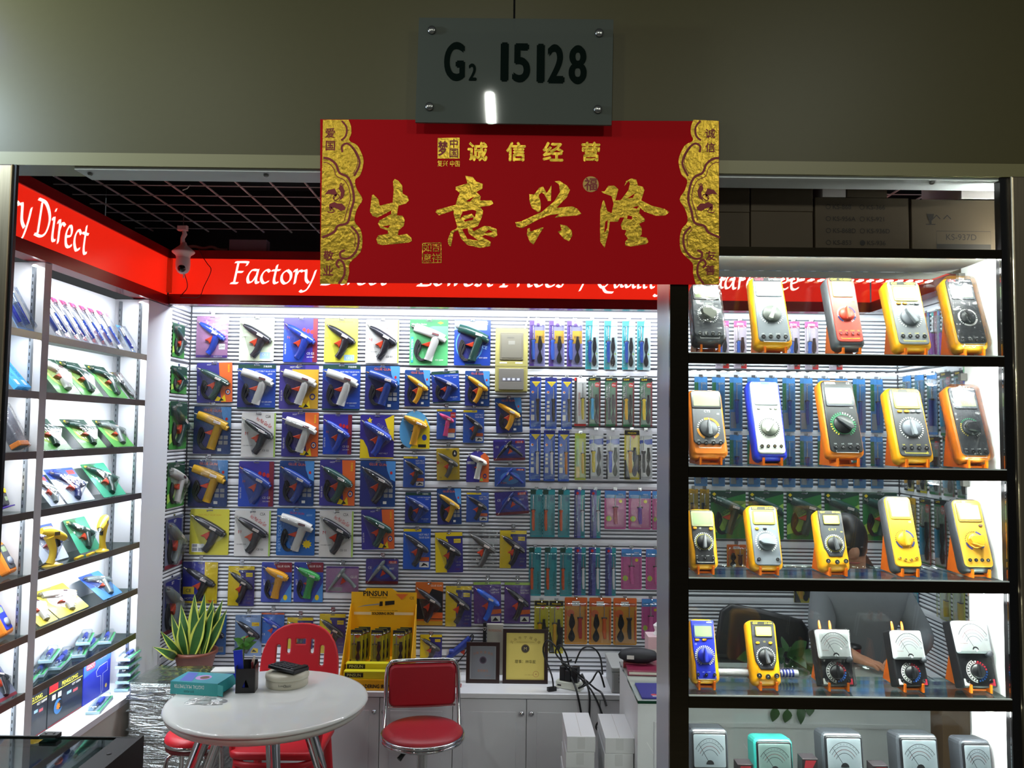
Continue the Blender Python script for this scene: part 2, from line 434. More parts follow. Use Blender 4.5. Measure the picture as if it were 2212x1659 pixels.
# ================================================================ red light boxes
def nib(mb, pts, h, m, w=0.2, ang=42, T=None, thin=0.07, n=5):
    pts = smooth_path(pts, n) if len(pts) > 2 else pts
    for (ww, aa) in ((w, ang), (thin, ang+90)):
        nx, ny = cos(radians(aa))*ww/2, sin(radians(aa))*ww/2
        for p, q_ in zip(pts, pts[1:]):
            quad = [(p[0]-nx, p[1]-ny), (p[0]+nx, p[1]+ny), (q_[0]+nx, q_[1]+ny), (q_[0]-nx, q_[1]-ny)]
            mb.flat([T(a) for a in quad], h, m)
GL = {
 'F': (1.1, [[(.42, 1.45), (.28, .05)], [(.05, .03), (.55, .03)], [(.2, 1.47), (1.08, 1.47), (1.02, 1.25)], [(.38, .8), (.82, .8)]]),
 'D': (1.3, [[(.42, 1.42), (.28, .08)], [(.12, 1.47), (.75, 1.43), (1.15, .95), (1.0, .35), (.6, .04), (.05, .03)]]),
 'L': (1.05, [[(.45, 1.45), (.3, .06)], [(.2, 1.47), (.68, 1.47)], [(.05, .03), (.9, .05), (1.0, .3)]]),
 'P': (1.1, [[(.42, 1.42), (.28, .05)], [(.05, .03), (.55, .03)], [(.15, 1.47), (.75, 1.45), (.98, 1.15), (.75, .78), (.42, .72)]]),
 'Q': (1.4, [[(.75, 1.45), (.25, 1.1), (.2, .45), (.6, .03), (1.1, .4), (1.15, 1.05), (.75, 1.45)], [(.6, .1), (.9, -.25), (1.5, -.3)]]),
 'G': (1.3, [[(1.1, 1.2), (.75, 1.45), (.3, 1.1), (.2, .5), (.55, .04), (1.0, .15), (1.05, .6)], [(.75, .62), (1.2, .62)]]),
 'a': (.98, [[(.75, .93), (.38, .93), (.13, .5), (.22, .1), (.5, .18), (.76, .62)], [(.82, .98), (.74, .25), (.86, .05), (1.0, .15)]]),
 'c': (.8, [[(.7, .83), (.48, .97), (.2, .72), (.14, .35), (.36, .05), (.7, .2)]]),
 't': (.66, [[(.38, 1.3), (.27, .3), (.4, .05), (.6, .15)], [(.05, .93), (.62, .96)]]),
 'o': (.92, [[(.5, .97), (.18, .7), (.17, .28), (.45, .04), (.78, .3), (.78, .72), (.5, .97)]]),
 'r': (.74, [[(.05, .85), (.25, .97), (.22, .04)], [(.25, .55), (.46, .93), (.72, .88)]]),
 'y': (.95, [[(.03, .9), (.2, .95), (.27, .35), (.5, .1)], [(.9, .97), (.74, .35), (.45, -.3), (.12, -.5), (-.08, -.42)]]),
 'i': (.5, [[(.05, .88), (.24, .97), (.2, .2), (.33, .05), (.48, .13)], [(.28, 1.3), (.34, 1.4)]]),
 'e': (.82, [[(.15, .45), (.58, .58), (.62, .88), (.42, .97), (.15, .6), (.2, .14), (.46, .05), (.74, .2)]]),
 'w': (1.25, [[(.03, .9), (.2, .95), (.3, .06)], [(.3, .06), (.65, .9)], [(.65, .9), (.76, .06)], [(.76, .06), (1.12, .55), (1.14, .97)]]),
 's': (.72, [[(.62, .83), (.4, .97), (.2, .76), (.52, .36), (.38, .05), (.08, .15)]]),
 'u': (.98, [[(.05, .9), (.22, .95), (.2, .25), (.38, .05), (.76, .5)], [(.8, .97), (.74, .2), (.96, .12)]]),
 'n': (.98, [[(.05, .88), (.24, .96), (.2, .04)], [(.24, .5), (.55, .95), (.72, .8), (.68, .2), (.9, .1)]]),
 'l': (.48, [[(.08, 1.35), (.28, 1.45), (.2, .2), (.32, .05), (.46, .13)]]),
 '/': (.8, [[(.7, 1.3), (.1, -.2)]]), ' ': (.42, [])}
def nib_text(mb, s, u0, v0, xh, h, m, width=None, slant=0.10):
    tot = sum(GL[c][0] for c in s); k = xh if width is None else width/tot; x = 0
    for c in s:
        adv, strokes = GL[c]
        for sp in strokes:
            nib(mb, sp, h, m, 0.225, 40, lambda p, x=x: (u0+(x+p[0]+p[1]*slant)*k, v0+p[1]*xh), 0.09)
        x += adv
FACE = C('#ea2412', 0.25, emit=0.85); FRAME = C('#8e0c12', 0.22, spec=0.6); LETTER = C('#fff2e6', 0.4, emit=1.25)
def light_box(name, loc, rz, L, z0, z1, label, words, depth=0.08, top=0.042, bot=0.05):
    """a lit fascia along local x from 0 to L; z0..z1 outer heights"""
    root = empty(name, loc, (0, 0, rz), label, 'sign', 'red light boxes round the stall')
    q = MB(); q.box(0, L, 0.012, depth, z0+0.004, z1-0.004, FRAME); q.build('housing', root)
    q = MB(); q.box(0, L, -0.006, 0.012, z1-top, z1, FRAME); q.build('top_rail', root)
    q = MB(); q.box(0, L, -0.006, 0.012, z0, z0+bot, FRAME); q.build('bottom_rail', root)
    q = MB(); q.box(0.0, L, 0.003, 0.011, z0+bot, z1-top, FACE); f = q.build('lit_face', root)
    if words:
        q = MB()
        for (t, u0, v0, xh, wd) in words: nib_text(q, t, u0, v0, xh, 0.0-0.0022, LETTER, wd)
        q.build('lettering', root)
    return root
ZS0, ZS1 = 2.362, 2.636
def sx(px, py=600): return onY(YS, px, py).x
X0 = -1.735; X1 = 1.80
zb = onY(YS, 560, 613).z; xh = onY(YS, 600, 582).z-zb
light_box('light_box_sign', (X0, YS, 0), 0, X1-X0, ZS0, ZS1,
          'long red backlit fascia sign along the back wall reading Factory Direct', [
          ('Factory Direct', sx(497)-X0, zb, xh, sx(836)-sx(497)), ('Lowest Prices', sx(900)-X0, zb, xh, sx(1222)-sx(900)),
          ('/', sx(1250)-X0, zb, xh, None), ('Quality', sx(1286)-X0, zb, xh, sx(1440)-sx(1286)),
          ('Guarantee', sx(1500)-X0, zb, xh*1.02, sx(1727)-sx(1500))])
zl = onX(-1.74, 60, 495).z-0.008; ya = onX(-1.74, 75, 500).y; yb_ = onX(-1.74, 190, 530).y
wD = yb_-ya
light_box('light_box_sign', (-1.74, 1.75, 0), radians(90), YS-1.75-0.002, ZS0-0.008, ZS1,
          'red backlit fascia sign over the white shelves', [
          ('Direct', ya-1.75, zl, xh*1.25, wD), ('Factory', ya-1.75-wD*1.37, zl, xh*1.25, wD*1.3)])
light_box('light_box_sign', (X1+0.003, YS, 0), radians(-90), YS-1.95, ZS0, ZS1,
          'plain red backlit fascia sign along the right side behind the show case', None)
q = MB(); q.box(-0.010, 0.010, -0.010, 0.010, ZS0+0.055, ZS1-0.045, C('#b9a877', 0.3, 0.9))
o = q.build('sign_corner_strip', None, (-1.728, YS-0.014, 0)); tags(o, 'brass corner strip where the two red light boxes meet', 'corner strip')

# ================================================================ white cabinet along the left side
CAB = C('#eef0f6', 0.35); EDGE = C('#d6d5d6', 0.35)
CX0, CX1 = -1.905, XL            # back, front of the shelves
SZ = [2.085, 1.868, 1.648, 1.430, 1.200, 0.985, 0.778]
cab = empty('display_cabinet', (CX1, 3.4, 0), (0, 0, 0), 'tall white open shelf cabinet lit from inside along the left wall', 'cabinet')
def cpart(name, *bx, m=CAB):
    q = MB(); q.box(*bx, m); o = q.build(name, cab); o.location = (-CX1, -3.4, 0); return o
cpart('back_panel', CX0-0.02, CX0, 1.8, 3.82, 0.02, 2.352)
cpart('side_panel', CX0, CX1, 3.79, 3.835, 0.02, 2.352)
cpart('pilaster', CX0, CX1, 3.8352, 4.054, 0.0, 2.352)
cpart('divider', CX0, CX1-0.001, 2.94, 2.985, 0.548, 2.352, m=EDGE)
cpart('plinth', CX0, CX1+0.052, 2.2, 3.83, 0.0, 0.521, m=C('#c9c2b8', 0.5))
cpart('base_board', CX0, CX1+0.056, 2.2, 3.835, 0.5215, 0.548)
FASC = brushed('shelf_fascia', '#8c8178', 0.3, (40, 1, 1), 0.2)
for k, z in enumerate(SZ):
    for (ya_, yc_) in ((1.85, 2.9395), (2.9855, 3.7895)):
        q = MB(); q.box(CX0+0.002, CX1-0.006, ya_, yc_, z-0.009, z, SHELFGLASS if k >= 2 else C('#d7dcd8', 0.3))
        o = q.build('shelf', cab); o.location = (-CX1, -3.4, 0)
        q = MB(); q.box(CX1-0.0058, CX1-0.001, ya_, yc_, z-0.025, z+0.002, FASC); f = q.build('shelf_fascia', o)
STD = C('#9aa0a6', 0.3, 0.8)
for y in (2.925, 3.775):                                        # slotted shelf standards
    for x in (CX0+0.03, CX1-0.035):
        q = MB(); q.box(x-0.005, x+0.005, y-0.0005, y+0.013, 0.55, 2.34, STD)
        for k in range(66): q.box(x-0.0015, x+0.0015, y-0.0012, y, 0.57+k*0.0265, 0.582+k*0.0265, C('#1c1c1e', 0.6))
        o = q.build('shelf_standard', cab); o.location = (-CX1, -3.4, 0)
# LED strips behind the fascias of the shelves and under the top
for k, z in enumerate([2.350]+SZ):
    for (ya_, yc_) in ((2.45, 2.93), (3.0, 3.78)):
        w = (2.6 if ya_ > 2.9 else 1.8)*(1.15 if k == 0 else 1)
        area('shelf_led_light', (CX1-0.018, (ya_+yc_)/2, z-0.0125), (-0.32, 0, -1), yc_-ya_, 0.012, w, COOL)
LEDB = C('#fbfdff', 0.4, emit=6.0)
for k, z in enumerate([2.350]+SZ):
    q = MB(); q.lathe([(0.010, 0), (0.010, 0.004), (0.006, 0.007)], LEDB, 12); q.T = None
    for y in (3.777, 2.930):
        o = q.build('corner_led', cab); o.location = (-0.025, y-3.4-0.012, z-0.0175)

# ================================================================ low cabinets and worktop under the back slat wall
CTZ = 0.478; CYF = 3.94
DOORW = C('#d9d9de', 0.4, noise=0.02, nscale=5)
units = []
ux = [onY(CYF, px, 1600).x for px in (500, 660, 819, 977, 1137, 1296)]
def low_cabinet(x0, x1, label):
    root = empty('low_cabinet', ((x0+x1)/2, CYF, 0), label=label, cat='cabinet', group='low cabinets under the slat wall')
    w = x1-x0
    q = MB(); q.box(-w/2+0.001, w/2-0.001, 0.02, YB-CYF-0.002, 0.0, CTZ-0.026, DOORW); q.build('body', root)
    for sgn in (-1, 1):
        c = sgn*w/4; d = empty('door_placeholder') if False else None
        q = MB(); q.puff([(c-w/4+0.0015, 0.02), (c+w/4-0.0015, 0.02), (c+w/4-0.0015, CTZ-0.031), (c-w/4+0.0015, CTZ-0.031)], -0.018, 0.0, DOORW, 0.0015)
        dr = q.build('door', root)
        for (a0, a1, b0, b1) in ((c-w/4+0.05, c+w/4-0.05, CTZ-0.085, CTZ-0.082), (c-w/4+0.05, c+w/4-0.05, 0.07, 0.073), (c-w/4+0.05, c-w/4+0.053, 0.07, CTZ-0.082), (c+w/4-0.053, c+w/4-0.05, 0.07, CTZ-0.082)):
            pass
        q = MB(); q.puff(rrect(w/2-0.1, CTZ-0.17, 0.004, 2, c, (CTZ-0.031+0.02)/2), 0.0, 0.0022, DOORW, 0.002); q.build('panel_field', dr)
        q = MB(); q.lathe([(0.004, 0), (0.004, 0.010), (0.011, 0.014), (0.012, 0.020), (0.008, 0.026), (0.001, 0.028)], C('#b9babd', 0.2, 1.0), 16, (c-sgn*(w/4-0.024), 0, 0.385), 'h'); q.build('knob', dr)
    return root
low_cabinet(ux[3], ux[5], 'white two-door low cabinet behind the stacks of white cartons')
low_cabinet(ux[1], ux[3], 'white two-door low cabinet behind the red swivel stool')
low_cabinet(XL+0.002, ux[1], 'white low cabinet behind the plastic-wrapped parcel and round table')
low_cabinet(ux[5], ux[5]+(ux[5]-ux[3]), 'white low cabinet hidden behind the white desk')
q = MB(); q.puff([(XL+0.001, CTZ-0.0255), (XR-0.001, CTZ-0.0255), (XR-0.001, CTZ), (XL+0.001, CTZ)], -(YB-CYF-0.001), 0.012, C('#e2e2e6', 0.3), 0.003)
o = q.build('worktop', None, (0, CYF, 0)); tags(o, 'long white worktop on the low cabinets under the slat wall', 'worktop')

# ================================================================ front show case
FX0, FX1 = 0.328, 1.0415
BARZ = [(2.12, 2.139), (1.893, 1.914), (1.657, 1.679), (1.428, 1.451), (1.192, 1.215)]
case = empty('show_case', ((FX0+FX1)/2, 1.72, 0), label='tall narrow glass show case in a dark steel frame full of multimeters', cat='show case')
def kpart(name, *bx, m=DARKST, par=None):
    q = MB(); q.box(*bx, m); o = q.build(name, par or case)
    if par is None: o.location = (-(FX0+FX1)/2, -1.72, 0)
    return o
kpart('post', FX0, FX0+0.0385, YF, YF+0.012, 0, 2.2935)
kpart('post', 1.0225, FX1-0.0005, YF, YF+0.02, 0, 2.2935, m=BLACKM)
kpart('side_panel', FX0+0.0005, FX0+0.006, YF+0.0125, CASE_YB, 0, 2.2935, m=C('#c8c9d4', 0.22, 0.35))
kpart('side_panel', 1.0222, 1.030, YF+0.0205, CASE_YB, 0, 2.138, m=C('#f2f2f4', 0.35))
kpart('front_glass', FX0+0.039, 1.0224, YF+0.004, YF+0.007, 0.95, 2.1195, m=GLASS)
kpart('back_glass', FX0+0.0065, 1.022, CASE_YB-0.006, CASE_YB, 0.95, 2.1195, m=clear_mat('back_glass', (0.94, 0.96, 0.95), 0.025, 0.6, 0.01))
kpart('top_panel', FX0+0.0065, 1.022, YF+0.0125, 1.93, 2.1302, 2.138, m=C('#c7c4bb', 0.45))
for k, (z0, z1) in enumerate(BARZ):
    br = kpart('front_bar', FX0+0.0388, 1.0224, YF-0.002, YF+0.0035, z0, z1)
    if k:
        kpart('glass_shelf', FX0+0.0065, 1.0215, YF+0.0075, CASE_YB-0.0065, z1-0.008, z1, m=SHELFGLASS)
        kpart('shelf_edge', FX0+0.039, 1.0222, YF-0.002, YF+0.0036, z1+0.0001, z1+0.0022, m=C('#dfe6e2', 0.3))
kpart('bottom_shelf', FX0+0.0065, 1.0215, YF+0.0075, CASE_YB-0.0065, 0.95, 0.965, m=C('#c9d2ce', 0.3))
kpart('lower_panel', FX0+0.039, 1.0224, YF, YF+0.012, 0.0, 0.949, m=DARKST)
LEDW = C('#f8fff8', 0.5, emit=470.0)
for k, (z0, z1) in enumerate(BARZ):
    zt = z0+0.006 if k else z0-0.003
    q = MB(); q.box(FX0+0.05, 0.93, YF+0.009, YF+0.019, z0+0.006, z0+0.009, C('#d8d8d6', 0.4))
    for i in range(36):
        x = FX0+0.06+i*0.024; q.box(x, x+0.009, YF+0.011, YF+0.019, z0+0.0035, z0+0.006, LEDW)
    o = q.build('led_strip', case); o.location = (-(FX0+FX1)/2, -1.72, 0)
    for (yy, nm) in ((YF+0.04, 'corner_led'),):
        q = MB(); q.lathe([(0.012, 0), (0.012, 0.006), (0.006, 0.010)], LEDB, 14)
        o = q.build(nm, case); o.location = (1.006-(FX0+FX1)/2, yy-1.72, z0-0.013); o.rotation_euler = (pi, 0.4, 0)
    q = MB(); q.box(-0.007, 0.007, -0.006, 0.006, -0.008, 0.008, C('#8d8d8a', 0.35, 0.8)); o = q.build('glass_clip', case)
    o.location = (1.013-(FX0+FX1)/2, CASE_YB-0.014-1.72, z0-0.012)
    area('case_corner_light', (1.004, YF+0.042, z0-0.022), (-0.3, 0.3, -1), 0.014, 0.014, 0.4, (1, 1, 1))
# ================================================================ carded goods
INK = {'w': C('#f4f4f0', .5), 'k': C('#15151a', .5), 'r': C('#c8201c', .5), 'o': C('#e0662a', .5), 'y': C('#f0d21e', .5),
       'b': C('#1f46b4', .5), 'n': C('#262a72', .5), 'g': C('#2f7a4a', .5), 'dg': C('#173c30', .5), 'lb': C('#9fc4ea', .5),
       'p': C('#5b3a98', .5), 'pk': C('#d84f93', .5), 'gy': C('#9a9ca0', .5), 'lg': C('#a9cf57', .5), 't': C('#2a9aa4', .5),
       'm': C('#7a1c2c', .5), 'gd': C('#c89a2a', .5), 'sk': C('#4f93d8', .5)}
def R(u0, v0, u1, v1): return [(u0, v0), (u1, v0), (u1, v1), (u0, v1)]
def wob(c, pts): return (c, pts)
# style -> (card colour, [(ink, polygon in card units)], [(text, u, v, size, ink, rot, maxw)])
STY = {
 'pink': ('#b886b4', [('p', R(0, 0, 1, .06)), ('w', R(.72, .2, .92, .34))], [('HOT MELT', .35, .9, .03, 'p', 0, .4), ('20W', .82, .27, .05, 'k', 0, .18), ('GLUE GUN', .7, .03, .03, 'w', 0, .4)]),
 'whitec': ('#d3dfc2', [('lb', R(.6, .05, .9, .2))], [('HOT MELT GLUE GUN', .55, .93, .035, 'g', 0, .6), ('CE S', .75, .15, .05, 'w', 0, .24), ('60W', .13, .55, .04, 'k', 0, .12)]),
 'yellowc': ('#e0dc4a', [('lb', R(.6, .04, .9, .17))], [('HOT MELT GLUE GUN', .55, .93, .035, 'g', 0, .6), ('CE S', .75, .1, .05, 'w', 0, .24), ('60W', .1, .55, .04, 'o', 0, .12)]),
 'yellowd': ('#d8cf44', [('w', R(.06, .06, .38, .24)), ('gy', R(.08, .08, .2, .15)), ('gy', R(.23, .08, .36, .15)), ('gy', R(.08, .17, .2, .23))], [('HOT MELT GLUE GUN', .5, .87, .035, 'gd', 0, .6)]),
 'violet': ('#3b2f9a', [('m', R(.86, 0, 1, 1)), ('b', [(0, .0), (.55, 0), (.75, .45), (.3, .7), (0, .75)]), ('r', circle(.05, 10, .6, .73)), ('r', circle(.05, 10, .72, .71)), ('r', circle(.05, 10, .83, .69))], [('N', .15, .56, .06, 'o', 0, .1), ('GLUE GUN', .06, .3, .035, 'w', 90, .5), ('CE GS', .8, .2, .05, 'w', 0, .22), ('220-240V', .8, .12, .03, 'w', 0, .25)]),
 'jilly': ('#3a2f8c', [('y', [(0, 0), (.3, 0), (.22, .25), (.1, .42), (0, .45)]), ('y', [(.72, .9), (.85, .6), (1, .4), (1, 1), (.95, 1)]), ('y', R(.0, 0, 1, .03)), ('y', [(.28, .95), (.31, .9), (.36, .9), (.32, .86), (.34, .8), (.28, .84), (.22, .8), (.24, .86), (.2, .9), (.25, .9)])], [('GLUE GUN', .68, .7, .1, 'gy', -28, .42), ('HOT MELT', .7, .12, .03, 'w', 0, .4)]),
 'redtxt': ('#e6e4e0', [('lg', R(.95, 0, 1, 1))], [('Hot Melt Glue Gun', .66, .78, .09, 'r', -30, .5), ('CSA', .77, .92, .06, 'k', 0, .15), ('N', .15, .53, .07, 'r', 0, .1), ('110-240V 60W', .2, .26, .025, 'k', 0, .3), ('CE GS', .72, .15, .04, 'k', 0, .2)]),
 'green': ('#58b070', [('g', R(0, .86, 1, 1)), ('g', [(0, .86), (.6, .86), (0, .7)]), ('y', [(.8, .96), (.88, .93), (.8, .9), (.72, .93)]), ('t', R(.04, .06, .1, .62))], [('Glue Gun Series', .24, .9, .035, 'w', 0, .42), ('HEATING SYSTEM', .07, .34, .04, 'w', 90, .5), ('CE 220V', .78, .12, .035, 'w', 0, .3)]),
 'globe': ('#1e3f9e', [('sk', circle(.38, 24, .42, .46)), ('n', circle(.35, 24, .42, .46)), ('lb', R(0, .78, .9, .99)), ('dg', R(.3, 0, .75, .03))], [('GLUE', .8, .93, .06, 'w', 0, .25), ('CE', .84, .4, .07, 'lb', -15, .14), ('40W 60W', .8, .17, .03, 'w', 0, .26)]),
 'bluedg': ('#2447a6', [('dg', R(0, .9, 1, 1)), ('dg', R(0, 0, 1, .035)), ('n', [(0, .035), (.5, .035), (.15, .6), (0, .7)])], [('万能胶枪', .78, .95, .045, 'w', 0, .34), ('HOT MELT GLUE GUN', .72, .84, .03, 'w', 0, .5), ('60W', .85, .78, .035, 'w', 0, .2), ('CE 220-240V', .78, .16, .03, 'w', 0, .36), ('50/60Hz', .8, .1, .025, 'lb', 0, .3)]),
 'navyor': ('#3a3488', [('o', [(.68, 0), (1, 0), (1, 1), (.62, 1)]), ('n', circle(.075, 14, .87, .26)), ('w', circle(.05, 14, .87, .26)), ('o', circle(.035, 12, .87, .26)), ('y', [(.5, .04), (.58, .16), (.7, .1), (.78, .2), (.82, .02)]), ('k', [(.62, .03), (.68, .12), (.76, .05)])], [('熱熔膠槍', .9, .85, .045, 'y', -90, .25), ('GLUE GUN', .06, .3, .035, 'w', 90, .4), ('HOT', .35, .95, .035, 'w', 0, .3)]),
 'navyye': ('#463c8e', [('gd', [(.6, 0), (1, 0), (1, .9), (.3, .9), (.55, .7)]), ('n', R(0, .9, .65, 1)), ('n', circle(.075, 14, .85, .28)), ('gd', circle(.045, 14, .85, .28)), ('y', [(.5, .04), (.58, .16), (.7, .1), (.76, .2), (.8, .02)]), ('k', [(.62, .03), (.68, .12), (.76, .05)])], [('GLUE GUN', .06, .3, .035, 'w', 90, .4), ('HOT MELT', .4, .95, .035, 'w', 0, .4)]),
 'glueb': ('#1d3f7c', [('sk', [(.72, 1), (1, 1), (1, .55), (.86, .6), (.76, .8)]), ('n', [(.0, .0), (.62, 0), (.3, .55), (0, .75)]), ('r', circle(.035, 10, .88, .74))]+[('gy', R(.68+.14*i, .2+.11*j, .79+.14*i, .28+.11*j)) for i in (0, 1) for j in (0, 1)]+[('w', R(.66, .06, .76, .12))], [('GLUE GUN', .5, .92, .055, 'o', -3, .5)]),
 'bluey': ('#2a5cc0', [('y', R(0, .92, .66, .99)), ('o', R(.62, .2, .96, .3)), ('w', R(.6, .05, .95, .18)), ('k', [(.66, .07), (.75, .16), (.88, .12), (.92, .07), (.82, .1)])], [('HOT MELT', .76, .85, .045, 'w', 0, .38), ('GLUE GUN', .76, .78, .045, 'w', 0, .38)]),
 'bluepk': ('#3560c0', [('y', R(0, .93, .8, 1)), ('r', R(.72, .72, .98, .9)), ('o', R(.6, .22, .97, .36)), ('w', R(.58, .06, .95, .2))], [('20W', .85, .81, .06, 'w', 0, .2)]),
 'mustard': ('#cfae28', [('k', circle(.11, 14, .8, .83)), ('w', [(.76, .8), (.84, .8), (.8, .9)]), ('r', [(.02, .62), (.12, .55), (.02, .48)])], [('HOT GLUE', .2, .55, .035, 'r', 0, .22), ('CE', .15, .08, .05, 'k', 0, .12)]),
 'yelpur': ('#3a3388', [('y', [(0, 0), (.42, 0), (.4, .4), (.5, .7), (.38, 1), (0, 1)]), ('y', R(.36, .9, 1, 1)), ('n', R(.4, .83, 1, .9)), ('y', R(.68, .73, .93, .83))], [('HOT GLUE', .8, .78, .04, 'n', 0, .22), ('CE GS', .84, .26, .04, 'gy', 0, .2), ('60W', .84, .18, .04, 'gy', 0, .2), ('110V', .8, .08, .04, 'm', 0, .2)]),
 'navyyel': ('#25299a', [('y', R(.62, .0, 1, 1)), ('y', [(0, 0), (1, 0), (1, .06), (0, .06)]), ('y', R(.02, .22, .34, .4)), ('o', [(.72, .08), (.95, .08), (.83, .0)])], [('CE', .18, .31, .08, 'k', 0, .2), ('HOT MELT', .28, .12, .05, 'w', 0, .45)]),
 'bluerd': ('#3a4aa8', [('m', [(.55, .75), (1, .75), (1, 1), (.4, 1)]), ('sk', [(.62, 0), (1, 0), (1, .5)]), ('y', circle(.07, 12, .8, .12))], [('GLUE GUN', .72, .9, .05, 'w', 0, .4), ('HOT', .1, .5, .05, 'w', 90, .3)]),
 'herts': ('#2566b4', [('y', [(.8+.13*cos(t*pi/9)*(1 if t % 2 else .7), .24+.1*sin(t*pi/9)*(1 if t % 2 else .7)) for t in range(18)])], [('HERTS TOOLS', .08, .4, .07, 'lb', 90, .7), ('GLUE GUN', .52, .9, .045, 'r', -5, .4), ('60W', .85, .86, .045, 'lb', 0, .2)]),
 'lblue': ('#8aa8d8', [('y', R(.62, .73, .9, .82)), ('y', [(.6, .08), (.88, .08), (.88, .18), (.7, .2)]), ('k', [(.64, .1), (.72, .16), (.84, .1)])], [('CE 60W', .76, .775, .04, 'o', 0, .22), ('HOT MELT GLUE GUN', .5, .96, .03, 'n', 0, .8)]),
 'blueplain': ('#2f74c4', [('y', R(.7, .78, .9, .86)), ('gy', R(.6, .06, .92, .2))], [('HOT MELT', .5, .95, .04, 'w', 0, .6), ('GLUE', .78, .13, .06, 'k', 0, .2)]),
 'blueg': ('#3a72c8', [('o', R(0, .94, 1, 1)), ('o', R(.55, .04, .95, .2))], [('HOT MELT', .3, .72, .05, 'w', 0, .4), ('CE', .12, .3, .06, 'w', 0, .15)]),
 'orblk': ('#d06a26', [('k', [(0, .14), (1, .14), (1, .78), (.6, .85), (.4, .6), (0, .62)]), ('o', R(.52, .16, 1, .3)), ('gd', R(0, 0, 1, .1))], [('GLUE GUN', .75, .92, .04, 'w', 0, .4)]),
 'purgr': ('#5b3a8e', [('lg', R(0, .93, 1, 1)), ('o', [(.45, .2), (1, .24), (1, .34), (.5, .32)]), ('w', R(.62, .04, .95, .17)), ('k', [(.66, .06), (.78, .15), (.9, .06)])], [('HOT MELT', .78, .8, .035, 'w', 0, .3), ('GLUE GUN', .78, .74, .035, 'w', 0, .3)]),
 'oval': ('#57a0d6', [('y', [(.35, 0), (1, 0), (1, .55), (.85, .8), (.55, .3)]), ('b', circle(.08, 14, .82, .3)), ('k', R(.62, .04, .88, .12)), ('k', circle(.06, 12, .1, .06))], [('MINI', .2, .74, .04, 'w', 0, .2)]),
 'archor': ('#3a348a', [('o', [(.58, 0), (1, 0), (1, .8), (.8, .95), (.62, .85), (.7, .5)]), ('w', R(.04, .58, .36, .66)), ('n', circle(.08, 12, .82, .2)), ('o', circle(.04, 12, .82, .2)), ('lg', [(.58, .05), (.68, .16), (.75, .04)])], [('熱熔膠槍', .2, .62, .06, 'n', 0, .3)]),
 'landv': ('#3c2f8e', [('m', R(0, 0, 1, .12)), ('b', circle(.3, 18, .5, .5)), ('r', R(.7, .82, .95, .93))], [('CE', .12, .65, .09, 'w', 0, .14), ('HOT', .8, .62, .07, 'w', 0, .14), ('GLUE', .83, .87, .08, 'w', 0, .2)]),
 'landb': ('#2c58ae', [('sk', circle(.32, 18, .5, .45)), ('r', R(.7, .84, .95, .93))], [('Y1', .12, .85, .1, 'r', 0, .14), ('N 20W', .3, .2, .1, 'o', 0, .2), ('GLUE', .83, .885, .08, 'w', 0, .2)]),
 'landp': ('#a77aa6', [('p', R(0, .93, 1, 1)), ('gy', R(.08, .05, .5, .2))], [('GLUE', .85, .6, .1, 'w', 0, .2)]),
}
GUNC = {'blue': '#2342b0', 'black': '#24242c', 'white': '#dcdad6', 'navy': '#26408e', 'dkgreen': '#23463f', 'gold': '#c79a22', 'yellow': '#e8a41e',
        'pink': '#d8407c', 'dkgrey': '#4b4a48', 'green': '#3d9a4c', 'grey': '#7f8a8a', 'bluebr': '#2a62d4', 'dkblue': '#2a3a78', 'cream': '#e9e4da'}
def hull(pts):
    pts = sorted(set((round(a, 5), round(b_, 5)) for a, b_ in pts)); cr = lambda o, a, c: (a[0]-o[0])*(c[1]-o[1])-(a[1]-o[1])*(c[0]-o[0])
    def half(P):
        h = []
        for p in P:
            while len(h) > 1 and cr(h[-2], h[-1], p) <= 0: h.pop()
            h.append(p)
        return h[:-1]
    return half(pts)+half(pts[::-1])
